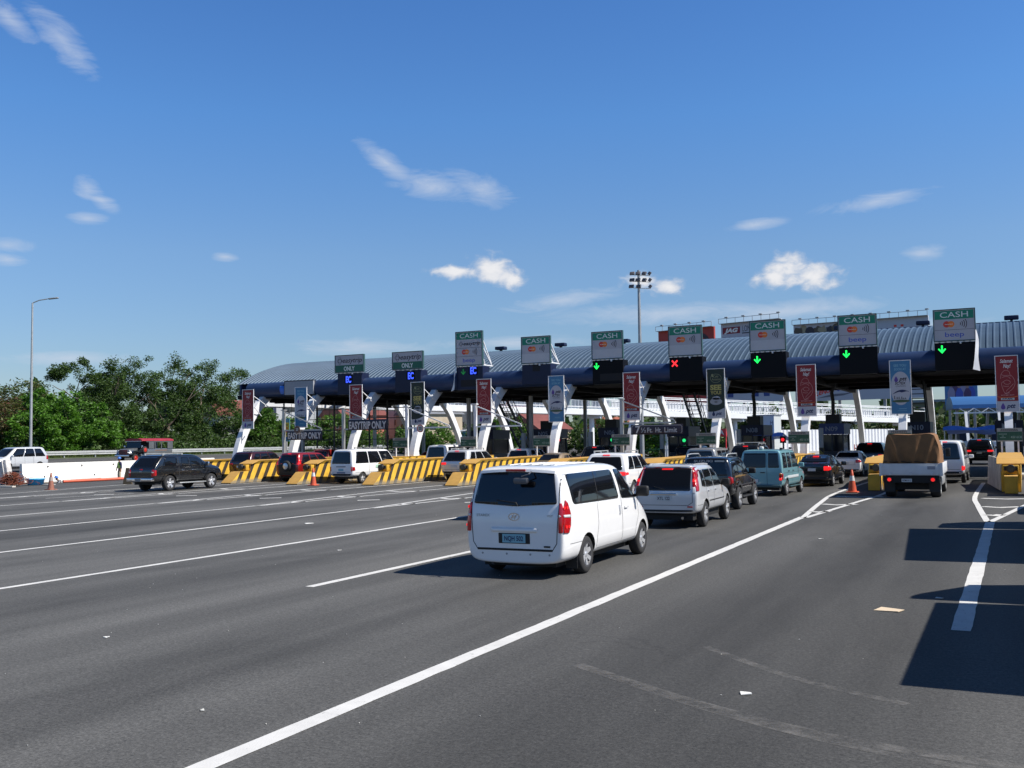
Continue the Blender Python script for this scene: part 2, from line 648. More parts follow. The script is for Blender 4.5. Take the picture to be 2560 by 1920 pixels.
M_black = mat('black_plastic', (0.012, 0.012, 0.013), 0.55)
M_navy = mat('navy_panel', (0.008, 0.014, 0.045), 0.42, var=0.12, vscale=1.0, spec=0.3)
M_fascia = mat('blue_fascia', (0.024, 0.046, 0.112), 0.42, var=0.16, vscale=0.6, spec=0.3)
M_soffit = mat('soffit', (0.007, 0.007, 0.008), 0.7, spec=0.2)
M_yel = mat('yellow_paint', (0.72, 0.42, 0.035), 0.6, var=0.14, vscale=1.6)
M_blk = mat('black_paint', (0.035, 0.027, 0.022), 0.65, var=0.2, vscale=1.6)

g = MB()
g.rect(-900, -300, 900, 1500)
struct(g, 'ground', [M_grass]).location = (0, 0, -0.78)

g = MB().box((-56, -60, -0.75), (46, 262, 0.0))
struct(g, 'road', [M_asph])
# other carriageway on its low embankment beyond the median
g = MB()
prof = [(-66.3, -0.75), (-66.35, 0.40), (-70, 0.48), (-80, 0.76), (-88.5, 1.1)]
for (xa, za), (xb, zb) in zip(prof[:-1], prof[1:]):
    g.add([(xa, -80, za), (xa, 300, za), (xb, 300, zb), (xb, -80, zb)], [(0, 1, 2, 3)])
struct(g, 'carriageway', [M_asph2])
g = MB()
prof = [(-88.5, 1.1), (-92, 1.25), (-100, 1.45), (-130, 2.5), (-200, 4.2), (-420, 9.0)]
xs, zs = zip(*prof)
nx, ny = 26, 40
for j in range(ny):
    for i in range(nx):
        x = -88.5 - (i / (nx - 1)) ** 1.7 * 330
        y = -80 + j / (ny - 1) * 600
        z = np.interp(-x, [-q for q in xs], zs) + (0.12 * rng.random() if 0 < i else 0)
        g.v.append((x, y, z))
for j in range(ny - 1):
    for i in range(nx - 1):
        a = j * nx + i
        g.f.append([a, a + nx, a + nx + 1, a + 1])
        g.m.append(0)
        g.s.append(True)
struct(g, 'verge', [M_grass])
g = MB().box((-66.2, -80, -0.75), (-56, 44.6, -0.06))
struct(g, 'median', [M_dirt])
g = MB().box((-66.2, 47.6, -0.75), (-56.02, 84, -0.30))
struct(g, 'pit_floor', [M_dirt])
g = MB()
g.add([(-60, 262, -0.3), (420, 262, -0.3), (420, 700, 12), (-60, 700, 12), (-420, 700, 14), (-420, 320, 9), (-160, 300, 4)],
      [(0, 1, 2, 3), (0, 3, 4, 5, 6)])
struct(g, 'hillside', [M_grass])

# painted lines: sheets a few mm above the asphalt
ZL = 0.005


def line(name, pts, w):
    mb = MB()
    fine = []                                   # short steps, so that the edges are a little ragged
    for a, b in zip(pts[:-1], pts[1:]):
        n = max(1, int((Vector(b) - Vector(a)).length / 0.35))
        fine += [tuple(Vector(a).lerp(Vector(b), i / n)) for i in range(n)]
    fine.append(pts[-1])
    mb.stroke(fine, w)
    mb.v = [(p[0] + rng.uniform(-0.007, 0.007), p[1], p[2]) for p in mb.v]
    mb.v = [(p[0], p[1], ZL) for p in mb.v]
    return struct(mb, name, [M_line])


LX = [-0.58, -5.45, -10.5, -15.4, -20.65, -25.9, -31.2, -36.8, -42.3]
IX = [0.0 - 5.263 * k for k in range(0, 11)]          # islands / canopy legs
line('lane_line', [(-0.62, 13.4), (-0.55, 29.9)], 0.23)
line('lane_line', [(-5.44, -6), (-5.47, 10), (-5.55, 30.3)], 0.2)
for k in range(-2, 1):
    line('lane_line', [(-10.52, 13.45 - k * 15), (-10.5, 19.6 - k * 15)], 0.17)
line('lane_line', [(-15.38, -2), (-15.4, 17), (-15.5, 30)], 0.16)
for k, x in enumerate((-20.65, -25.9, -31.2, -36.8, -42.3)):
    line('lane_line', [(x, -6), (x, 20), (x - 0.12, 30)], 0.16)
line('lane_line', [(-45.6, 0), (-45.7, 33), (-48.3, 44)], 0.14)
line('lane_line', [(-39.8, 31.6), (-39.1, 36.1)], 0.12)
line('lane_line', [(4.7, 12), (4.7, 40)], 0.2)
line('lane_line', [(9.9, 12), (9.9, 40)], 0.2)


def gore(xl, xi, y0, wl_, wr_, yn):
    mb = MB()
    left = spline([(xl - 0.04, y0), (lerp(xl, xi - wl_, 0.62), y0 + 0.46 * (yn - y0)), (xi - wl_, yn - 1.6), (xi - wl_ + 0.05, yn + 10)], 6)
    right = spline([(xl + 0.04, y0), (lerp(xl, xi + wr_, 0.6), y0 + 0.5 * (yn - y0)), (xi + wr_, yn - 1.5), (xi + wr_ - 0.05, yn + 10)], 6)
    for path in (left, right):
        mb.stroke(path, 0.17)
    for yy, ww in ((32.4, 0.2), (36.0, 0.55), (40.6, 0.85)):
        t = min(1, max(0, (yy - y0) / (yn - y0)))
        xc = lerp(xl, xi, t)
        mb.stroke([(xc - ww, yy + 0.1), (xc - 0.05 * ww, yy - 0.25), (xc + ww, yy + 0.3)], 0.34)
    mb.v = [(p[0], p[1], ZL + 0.004) for p in mb.v]
    struct(mb, 'gore_marking', [M_line])


NOSE = [43.4, 44.7, 45.1, 45.2, 45.4, 45.5, 45.5, 45.5, 45.9, 46.3]
for k in range(0, 9):
    gore(LX[k], IX[k], 30.0, 1.25 if k < 2 else 1.05, 0.62 if k == 1 else 0.95, NOSE[k])
# small cross dashes painted before the gores
for x, y in ((-29.0, 34.4), (-23.7, 34.2), (-34.5, 35.0), (-39.8, 34.9), (-18.6, 34.1)):
    line('dash_marking', [(x - 0.35, y - 0.3), (x + 0.35, y + 0.3)], 0.3)

# ------------------------------------------------------------------ canopy of the toll plaza
CX0, CX1 = -55.6, 24.0
can = thing('toll_canopy', 'long blue barrel-roofed toll plaza canopy on curved white legs', 'canopy', (CX0, 62, 0))
M_roof = mat('roof_sheet', (0.060, 0.098, 0.148), 0.5, metal=0.2, var=0.14, vscale=0.35)
YR0, YR1, ZE, ZRG = 61.9, 80.2, 7.15, 9.38
rc = (YR0 + YR1) / 2
hw_, sag = (YR1 - YR0) / 2, ZRG - ZE
Rr = (hw_ ** 2 + sag ** 2) / (2 * sag)
a0 = math.asin(hw_ / Rr)
roof = MB()
na = 22
pitch = 0.36
nrib = int((CX1 - CX0) / pitch)
prof_x = []
for i in range(nrib):
    x = CX0 + i * pitch
    prof_x += [(x, 0.0), (x + pitch * 0.62, 0.0), (x + pitch * 0.72, 0.055), (x + pitch * 0.9, 0.055)]
prof_x.append((CX0 + nrib * pitch, 0.0))
ncol = len(prof_x)
for j in range(na + 1):
    a = -a0 + 2 * a0 * j / na
    for x, d in prof_x:
        r = Rr + d
        roof.v.append((x, rc + r * math.sin(a), ZRG - Rr + r * math.cos(a)))
for j in range(na):
    for i in range(ncol - 1):
        q = j * ncol + i
        roof.f.append([q, q + 1, q + ncol + 1, q + ncol])
        roof.m.append(0)
        roof.s.append(False)
roof.off(can.location).build('roof', [M_roof], can)
# rounded front and back fascia
fas = MB()
for sgn, y0 in ((-1, YR0), (1, YR1)):
    pr = []
    for j in range(15):
        t = j / 14 * math.pi
        pr.append((y0 + sgn * (0.10 + 0.72 * math.sin(t) ** 0.8), 6.58 + 0.60 * math.cos(t)))
    lo = CX0 + (1.6 if sgn < 0 else 0)
    fas.prism(pr[::-1] if sgn < 0 else pr, 'x', lo, CX1, 0, smooth=True)
fas.off(can.location).build('fascia', [M_fascia], can, sharp=40)
cap_ = MB()
for j in range(0, 13):
    pass
arc = [(rc + Rr * math.sin(-a0 + 2 * a0 * j / 20), ZRG - Rr + Rr * math.cos(-a0 + 2 * a0 * j / 20) - 0.03) for j in range(21)]
cap_.prism([(YR0, 6.3)] + arc + [(YR1, 6.3)], 'x', CX0 + 0.25, CX0 + 0.4)
cap_.off(can.location).build('gable', [M_fascia], can)
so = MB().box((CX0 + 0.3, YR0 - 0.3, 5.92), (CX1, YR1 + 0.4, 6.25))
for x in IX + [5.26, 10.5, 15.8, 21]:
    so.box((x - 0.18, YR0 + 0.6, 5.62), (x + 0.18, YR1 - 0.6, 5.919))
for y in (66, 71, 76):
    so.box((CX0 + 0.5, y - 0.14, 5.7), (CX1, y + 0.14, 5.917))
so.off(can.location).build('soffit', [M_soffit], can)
rcap = MB()
rcap.box((CX0, rc - 0.32, ZRG + 0.03), (CX1, rc + 0.32, ZRG + 0.13))
rcap.off(can.location).build('ridge_cap', [mat('ridge_blue', (0.03, 0.05, 0.11), 0.5)], can)


def leg_mesh(x, front=True):
    mb = MB()
    if front:
        path = spline([(58.35, 0.15), (58.5, 1.2), (59.0, 2.6), (59.9, 4.1), (61.2, 5.5), (62.6, 6.5)], 5)
        wid = lambda t: 0.27 + 0.07 * t
    else:
        path = spline([(84.4, 0.1), (84.1, 1.3), (83.4, 2.8), (82.4, 4.2), (81.3, 5.4), (80.0, 6.3)], 5)
        wid = lambda t: 0.26 + 0.06 * t
    P = [Vector(p) for p in path]
    n = len(P)
    hx = 0.2
    rows = []
    for i in range(n):
        t = (P[min(n - 1, i + 1)] - P[max(0, i - 1)]).normalized()
        nn = Vector((-t.y, t.x)) * wid(i / (n - 1))
        a, b = P[i] + nn, P[i] - nn
        rows.append([(x - hx, a.x, a.y), (x + hx, a.x, a.y), (x + hx, b.x, b.y), (x - hx, b.x, b.y)])
    vs = [p for r in rows for p in r]
    fs = [(0, 1, 2, 3), tuple(4 * (n - 1) + k for k in (3, 2, 1, 0))]
    for i in range(n - 1):
        for k in range(4):
            fs.append((4 * i + k, 4 * i + 4 + k, 4 * i + 4 + (k + 1) % 4, 4 * i + (k + 1) % 4))
    mb.add(vs, fs)
    return mb


for x in IX + [5.26, 10.53, 15.8, 21.05]:
    leg_mesh(x).off(can.location).build('leg', [M_white], can)
    leg_mesh(x, False).off(can.location).build('rear_leg', [M_white], can)
# inner steel posts under the canopy
for x in IX[6:11]:
    for y in (66.5, 77):
        MB().box((x - 0.12, y - 0.12, 0.2), (x + 0.12, y + 0.12, 5.9)).off(can.location).build('post', [M_dark if y == 66 else M_grey], can)
# left gable arch seen past the end of the roof
ar = MB()
pts = [Vector((-57.4, 79.2 + 2.6 * math.cos(t), 6.8 + 2.1 * math.sin(t))) for t in [math.pi * i / 10 for i in range(11)]]
for a, b in zip(pts[:-1], pts[1:]):
    ar.bar(a, b, 0.28, 0.3)
    ar.bar(a + Vector((1.7, 0, 0.0)), b + Vector((1.7, 0, 0.0)), 0.28, 0.3)
for p in pts[2:9:2]:
    ar.bar(p, p + Vector((1.7, 0, 0)), 0.16)
ar.off(can.location).build('end_arch', [M_white], can)

# vent boxes along the ridge
for k, lab in enumerate(('at the right edge of the roof', 'left of the cash sign with the torn sheet', 'close behind the sign with beep, second from the right', 'close behind the plain sign right of the red cross', 'close behind the red cross sign',
                         'right of the plain sign beside the mast', 'left of the plain sign beside the mast', 'right of the tallest lane sign')):
    t = thing('roof_vent', 'navy ridge box ' + lab, 'roof box', (0.4 - 5.25 * k, 71.1, ZRG + 0.13), group='navy boxes on the canopy ridge')
    MB().bbox((-0.42, -0.3, 0.12), (0.42, 0.3, 0.38), 0.05).build('housing', [M_navy], t)
    MB().box((-0.08, -0.1, 0), (0.08, 0.1, 0.13)).build('stem', [M_dark], t)

# pale rub marks left by dragged loads and turning tyres
def scuff_mat(name, col, amount):
    m = mat(name, col, 0.9, var=0.2, vscale=3)
    N, L = m.node_tree.nodes, m.node_tree.links
    out = N['Material Output']
    tr = N.new('ShaderNodeBsdfTransparent')
    mx = N.new('ShaderNodeMixShader')
    tc = N.new('ShaderNodeTexCoord')
    no = N.new('ShaderNodeTexNoise')
    no.inputs['Scale'].default_value = 5
    no.inputs['Detail'].default_value = 8
    no.inputs['Roughness'].default_value = 0.75
    L.new(tc.outputs['Object'], no.inputs['Vector'])
    r = N.new('ShaderNodeMapRange')
    r.inputs['From Min'].default_value = 0.42
    r.inputs['From Max'].default_value = 0.75
    r.inputs['To Max'].default_value = amount
    L.new(no.outputs['Fac'], r.inputs['Value'])
    L.new(r.outputs[0], mx.inputs[0])
    L.new(tr.outputs[0], mx.inputs[1])
    L.new(N['Principled BSDF'].outputs[0], mx.inputs[2])
    L.new(mx.outputs[0], out.inputs['Surface'])
    return m


M_scuff = scuff_mat('pale_scuff', (0.26, 0.25, 0.24), 0.55)
zk = ZL - 0.001
for pts, w in (([(-4.2, 9.9), (-2.6, 8.9), (-1.2, 8.3), (0.2, 8.1)], 0.16), ([(-4.0, 9.75), (-2.4, 8.7), (-1.0, 8.1), (0.3, 7.9)], 0.10), ([(-3.2, 11.3), (-2.0, 10.2), (-0.9, 9.6)], 0.12)):
    mb = MB().stroke(spline(pts, 12), w)
    mb.v = [(p[0], p[1], zk) for p in mb.v]
    struct(mb, 'scuff_mark', [M_scuff])
# ------------------------------------------------------------------ lane signs on the canopy
M_sgreen = mat('sign_green', (0.008, 0.21, 0.13), 0.5, var=0.05)
M_sgreen2 = mat('sign_dark_green', (0.012, 0.12, 0.075), 0.5, var=0.05)
M_swhite = mat('sign_white', (0.50, 0.51, 0.54), 0.5, var=0.04)
M_sgrey = mat('sign_vinyl_grey', (0.42, 0.42, 0.46), 0.5, var=0.04)
M_text = mat('white_lettering', (0.72, 0.76, 0.74), 0.5)
M_tblk = mat('black_lettering', (0.03, 0.02, 0.03), 0.5)
M_tred = mat('logo_red', (0.62, 0.045, 0.03), 0.5)
M_tora = mat('logo_orange', (0.80, 0.20, 0.03), 0.5)
M_tblu = mat('logo_blue', (0.06, 0.10, 0.45), 0.5)
M_trim = mat('sign_trim', (0.03, 0.075, 0.075), 0.5)
M_led_g = mat('led_green', (0, 0.2, 0.02), 0.4, emit=(0.01, 1.0, 0.10), estr=1.6)
M_led_gd = mat('led_green_dim', (0.005, 0.06, 0.01), 0.4, emit=(0.01, 0.6, 0.12), estr=0.14)
M_led_r = mat('led_red', (0.3, 0.0, 0.0), 0.4, emit=(1.0, 0.03, 0.04), estr=1.1)
M_led_b = mat('led_blue', (0, 0, 0.3), 0.4, emit=(0.04, 0.09, 1.0), estr=1.5)
M_lens = mat('led_panel', (0.003, 0.0035, 0.006), 0.5, spec=0.15)
E4 = 0.004


def card_logo(mb, x, y, s, mi, M):
    """two overlapping discs with interlocking bars; mi = (red, orange, white)"""
    r = 0.5 * s
    mb.disc((x - 0.62 * r, y), r, r, 24, mi[0], M)
    Mo = M @ Matrix.Translation((0, 0, 0.002))
    mb.disc((x + 0.62 * r, y), r, r, 24, mi[1], Mo)
    Mo2 = M @ Matrix.Translation((0, 0, 0.004))
    for k in range(5):
        yy = y - 0.5 * r + k * 0.25 * r
        mb.rect(x - 0.34 * r, yy - 0.05 * r, x + 0.2 * r, yy + 0.06 * r, mi[0], Mo2)
    Mo3 = M @ Matrix.Translation((0, 0, 0.006))
    mb.text('MasterCard', x, y - 0.13 * r, 0.3 * r, mi[2], Mo3, w=2.3 * r, shear=0.2, bold=0.015)


def waves(mb, x, y, s, mi, M):
    for k, r in enumerate((0.28, 0.52, 0.76, 1.0)):
        mb.stroke([(x - 0.5 * s + r * s * math.cos(t), y + r * s * math.sin(t)) for t in [-0.58 + 1.16 * i / 8 for i in range(9)]], 0.09 * s, mi, M)


def easytrip(mb, x, y, w, h, mi, M, bold=0.02):
    mb.text('easytrip', x + 0.12 * w, y, h, mi, M, w=w * 0.76, shear=0.28, bold=bold)
    cx, cy = x - 0.37 * w, y + 0.4 * h
    for rx, ry in ((0.62 * h, 0.36 * h), (0.34 * h, 0.72 * h)):
        mb.stroke([(cx + rx * math.cos(t), cy + ry * math.sin(t)) for t in [2 * math.pi * i / 20 for i in range(20)]], 0.075 * h, mi, M, closed=True)
    mb.add([(cx + 0.34 * h, cy + 0.18 * h), (cx + 0.34 * h, cy - 0.18 * h), (cx + 0.66 * h, cy)], [(0, 1, 2)], mi, M)


def arrow2d(x, y, s):
    return [(x - 0.1 * s, y + 0.5 * s), (x - 0.1 * s, y - 0.12 * s), (x - 0.36 * s, y + 0.14 * s), (x - 0.46 * s, y + 0.02 * s), (x, y - 0.5 * s),
            (x + 0.46 * s, y + 0.02 * s), (x + 0.36 * s, y + 0.14 * s), (x + 0.1 * s, y - 0.12 * s), (x + 0.1 * s, y + 0.5 * s)]


def lane_sign(xc, w, ztop, zmid, kind, lights, label, brace=0, cab=M_lens, zbot=5.95, peeled=0):
    Y = 61.0
    t = thing('lane_sign', label, 'lane sign', (xc, Y, zbot), group='lane signs along the canopy')
    zt, zm = ztop - zbot, zmid - zbot
    hw = w / 2
    MB().box((-hw, 0, zm), (hw, 0.14, zt)).build('board', [M_sgrey], t)
    fr = MB()
    for a, b in (((-hw - 0.03, -0.03, zm - 0.03), (-hw + 0.02, 0.17, zt + 0.03)), ((hw - 0.02, -0.03, zm - 0.03), (hw + 0.03, 0.17, zt + 0.03)),
                 ((-hw + 0.021, -0.03, zt - 0.02), (hw - 0.021, 0.17, zt + 0.03)), ((-hw + 0.021, -0.03, zm - 0.03), (hw - 0.021, 0.17, zm + 0.02))):
        fr.box(a, b)
    fr.build('frame', [M_trim], t)
    Mf = facing(0, -E4, 0)
    Mt = facing(0, -2 * E4, 0)
    if kind.startswith('cash'):
        hh = 0.5
        MB().rect(-hw + 0.06, zt - hh - 0.04, hw - 0.06, zt - 0.06, 0, Mf).build('header', [M_sgreen], t)
        MB().text('CASH', 0, zt - 0.44, 0.31, 0, Mt, w=1.45, bold=0.004).build('lettering', [M_text], t)
        rows = []
        bot = zm + 0.03
        avail = zt - hh - 0.05 - bot
        if kind == 'cash3':
            rows = ['easy', 'card', 'beep']
        elif kind == 'cash2':
            rows = ['card', 'beep']
        else:
            rows = ['card', '']
        rh = avail / len(rows)
        lg = MB()
        for i, r in enumerate(rows):
            yc = zt - hh - 0.05 - rh * (i + 0.5)
            if i:
                if r:
                    lg.rect(-hw + 0.05, yc + rh / 2 - 0.008, hw - 0.05, yc + rh / 2 + 0.008, 1, Mt)
            if r == '':
                lg.rect(-hw + 0.02, yc - rh / 2 - 0.02, hw - 0.02, yc + rh / 2, 5, Mf)
            if r == 'card':
                card_logo(lg, -0.28, yc + 0.02, 0.36, (2, 3, 6), Mt)
                waves(lg, 0.42, yc + 0.02, 0.44, 1, Mt)
            if r == 'beep':
                lg.text('beep', 0, yc - 0.1, 0.27, 4, Mt, w=0.98, bold=0.008)
            if r == 'easy':
                easytrip(lg, 0.03, yc - 0.1, 1.8, 0.24, 1, Mt)
        lg.build('payment_logos', [M_sgrey, M_tblk, M_tred, M_tora, M_tblu, M_swhite, M_text], t)
    else:
        hh = 0.52
        MB().rect(-hw + 0.04, zm + 0.03, hw - 0.04, zm + hh, 0, Mf).build('header', [M_sgreen2], t)
        MB().text('ONLY', 0, zm + 0.10, 0.31, 0, Mt, w=0.98, bold=0.03).build('lettering', [M_text], t)
        lg = MB()
        easytrip(lg, 0.0, zm + hh + 0.18, 2.3, 0.36, 0, Mt, 0.012)
        lg.build('payment_logos', [M_tblk], t)
    # display cabinet below
    cw = hw if kind.startswith('cash') else hw - 0.2
    MB().box((-cw, 0.05, 0), (cw, 1.0, zm - 0.09)).build('display_cabinet', [cab], t)
    hk = MB().box((-hw + 0.03, 0.105, zm - 0.085), (hw - 0.03, 0.135, zm - 0.05))
    for i in range(7):
        xx = lerp(-hw + 0.12, hw - 0.12, i / 6)
        hk.box((xx - 0.11, 0.02, zm - 0.1), (xx + 0.09, 0.12, zm - 0.035))
    hk.box((0.25, -0.07, zm - 0.19), (0.33, 0.07, zm - 0.06))
    hk.build('clips', [M_white], t)
    Mc = facing(0, 0.05 - E4, 0)
    Mc2 = facing(0, 0.05 - 2 * E4, 0)
    for what, x, z, s, m in lights:
        if what == 'arrow':
            MB().add(arrow2d(x, z, s), [list(range(9))], 0, Mc2).build('arrow_light', [m], t)
        elif what == 'cross':
            c = MB()
            for sg in (-1, 1):
                c.stroke([(x - 0.42 * s, z - sg * 0.45 * s), (x + 0.42 * s, z + sg * 0.45 * s)], 0.24 * s, 0, Mc2 @ Matrix.Translation((0, 0, 0.001 * sg)))
            c.build('cross_light', [m], t)
        elif what == 'text':
            MB().rect(x - 0.36, z - 0.28, x + 0.36, z + 0.34, 0, Mc).build('display', [M_lens], t)
            MB().text('EC', x, z - 0.2, 0.46, 0, Mc2, w=0.48, bold=0.035).build('display_letters', [m], t)
        elif what == 'panel':
            MB().rect(x - s / 2, z - 0.24, x + s / 2, z + 0.24, 0, Mc).build('dark_panel', [mat('led_panel_grey', (0.016, 0.016, 0.019), 0.5, spec=0.2)], t)
    if brace:
        b = MB()
        for zz in ((zt - 0.2 * (zt - zm), zm + 0.02), (zm + 0.55 * (zt - zm), zm + 0.02)):
            for sx in (-hw + 0.1, hw - 0.05):
                b.bar((sx, 0.1, zz[0]), (sx, 1.55 if zz[0] > 3 or True else 1, zz[1]), 0.06)
        for sx in (-hw + 0.1, hw - 0.05):
            b.bar((sx, 0.1, zm + 0.0), (sx, 1.6, zm + 0.0), 0.07)
            b.bar((sx, 0.1, zm + 0.3 * (zt - zm)), (sx, 0.5, zm), 0.05)
        b.bar((-hw + 0.06, 1.58, zm), (hw, 1.58, zm), 0.07)
        b.build('brace', [M_white], t)
    if peeled:
        p = MB()
        zt_, zb_ = zm + (0.55 if peeled > 0 else 0.0), 0.0
        for i in range(9):
            a = i / 8
            xl_ = hw + 0.01 - (0.20 * a * a if peeled > 0 else -0.02 + 0.0 * a)
            wd_ = 0.03 + 0.30 * a + 0.05 * math.sin(7 * a)
            if peeled < 0:
                xl_ = hw - 0.02 + 0.05 * a
            zz = lerp(zt_, zb_, a)
            p.v += [(xl_ * peeled, -0.06 - 0.22 * a + 0.05 * math.sin(9 * a), zz), ((xl_ + wd_) * peeled, 0.04 - 0.12 * a, zz - 0.10 * a)]
        for i in range(8):
            p.f.append([2 * i, 2 * i + 1, 2 * i + 3, 2 * i + 2])
            p.m.append(0)
            p.s.append(True)
        p.build('loose_sheet', [M_whitep], t)
    return t


A = lambda m=M_led_g: ('arrow', -0.68, 1.12, 0.5, m)
SX = [-2.54, -7.74, -12.96, -18.12, -23.38, -28.55, -33.72, -38.82, -43.95]
lane_sign(SX[0], 2.13, 9.38, 7.62, 'cash2', [('arrow', -0.68, 1.2, 0.45, M_led_g)], 'cash, card and beep lane sign with green arrow and a torn white sheet', peeled=1)
lane_sign(SX[1], 2.13, 9.42, 7.63, 'cash2', [('arrow', -0.66, 1.2, 0.45, M_led_g)], 'cash, card and beep lane sign with green arrow, right of the blank-bottomed signs')
lane_sign(SX[2], 2.13, 9.42, 7.61, 'cash1', [('arrow', -0.66, 1.12, 0.45, M_led_g)], 'cash and card lane sign with green arrow, next right of the red cross sign', brace=0)
lane_sign(SX[3], 2.13, 9.43, 7.57, 'cash1', [('cross', -0.72, 1.14, 0.42, M_led_r)], 'cash and card lane sign showing a red cross')
lane_sign(SX[4], 2.13, 9.40, 7.62, 'cash1', [('arrow', -0.78, 1.2, 0.42, M_led_g), ('panel', 0.2, 0.45, 1.5, None)], 'cash and card lane sign with green arrow, next left of the red cross sign')
lane_sign(SX[5], 2.13, 9.37, 7.58, 'cash1', [('panel', 0.0, 1.1, 0.55, None)], 'cash and card lane sign over an unlit navy box', brace=1, cab=M_navy, zbot=6.15)
lane_sign(SX[6], 2.10, 10.03, 7.66, 'cash3', [('arrow', -0.5, 1.25, 0.42, M_led_gd), ('text', 0.3, 1.3, 0, M_led_b), ('panel', -0.05, 0.45, 1.3, None)],
          'tallest lane sign, listing cash, easytrip, card and beep above a blue EC', brace=1, cab=M_navy, peeled=-1)
lane_sign(SX[7], 2.57, 8.87, 7.63, 'easy', [('text', 0.25, 1.15, 0, M_led_b)], 'easytrip only lane sign, right one of the pair', cab=M_navy)
lane_sign(SX[8], 2.57, 8.89, 7.63, 'easy', [('text', -0.1, 1.1, 0, M_led_b)], 'easytrip only lane sign, left one of the pair', cab=M_navy)
t = thing('blank_sign', 'blank pale grey lane panel at the far left of the canopy', 'lane sign', (-48.6, 61.0, 6.0))
MB().box((-1.45, 0, 0.1), (1.3, 0.16, 1.12)).build('panel', [mat('panel_grey', (0.30, 0.31, 0.34), 0.5, var=0.06)], t)
MB().box((-1.45, 0.02, 1.13), (1.3, 0.3, 1.2)).box((-1.5, 0.0, 0.05), (-1.455, 0.2, 1.2)).box((-1.45, 0.161, 0.0), (1.3, 1.0, 1.1)).build('housing', [M_dark], t)
MB().cyl((-1.98, 0.55, 0.56), (-1.55, 0.55, 0.56), 0.5, 0.5, 20).build('tube_end', [mat('bright_blue', (0.03, 0.16, 0.62), 0.4)], t)

# ------------------------------------------------------------------ hanging banners in front of the legs
M_bred = mat('banner_red', (0.24, 0.013, 0.017), 0.55, var=0.05, vscale=1)
M_bblue = mat('banner_blue', (0.05, 0.19, 0.36), 0.55, var=0.05, vscale=1)
M_bdark = mat('banner_dark_green', (0.012, 0.024, 0.016), 0.55, var=0.15, vscale=1.5)
M_bwhite = mat('banner_white', (0.44, 0.45, 0.50), 0.55, var=0.03)
M_gold = mat('banner_gold', (0.42, 0.36, 0.10), 0.5)
M_tnavy = mat('banner_navy', (0.012, 0.02, 0.09), 0.5)
M_drop = mat('drop_purple', (0.10, 0.05, 0.28), 0.5)
M_pink = mat('banner_pink', (0.62, 0.32, 0.30), 0.5)
M_pale = mat('banner_pale_blue', (0.20, 0.42, 0.52), 0.5)
M_cream = mat('banner_cream', (0.50, 0.52, 0.50), 0.5)
BW, BH = 1.02, 3.02


def drop2d(x, y, s):
    return [(x + 0.5 * s * math.sin(t) * (math.sin(t / 2) ** 1.2), y + 0.62 * s * math.cos(t)) for t in [2 * math.pi * i / 18 for i in range(18)]]


def ptt(mb, x, y, s, mi_t, mi_d, M):
    mb.add(drop2d(x - 0.85 * s, y + 0.32 * s, 0.95 * s), [list(range(18))], mi_d, M)
    mb.text('ptt', x + 0.42 * s, y, 0.72 * s, mi_t, M, w=1.5 * s, shear=0.3, bold=0.035)


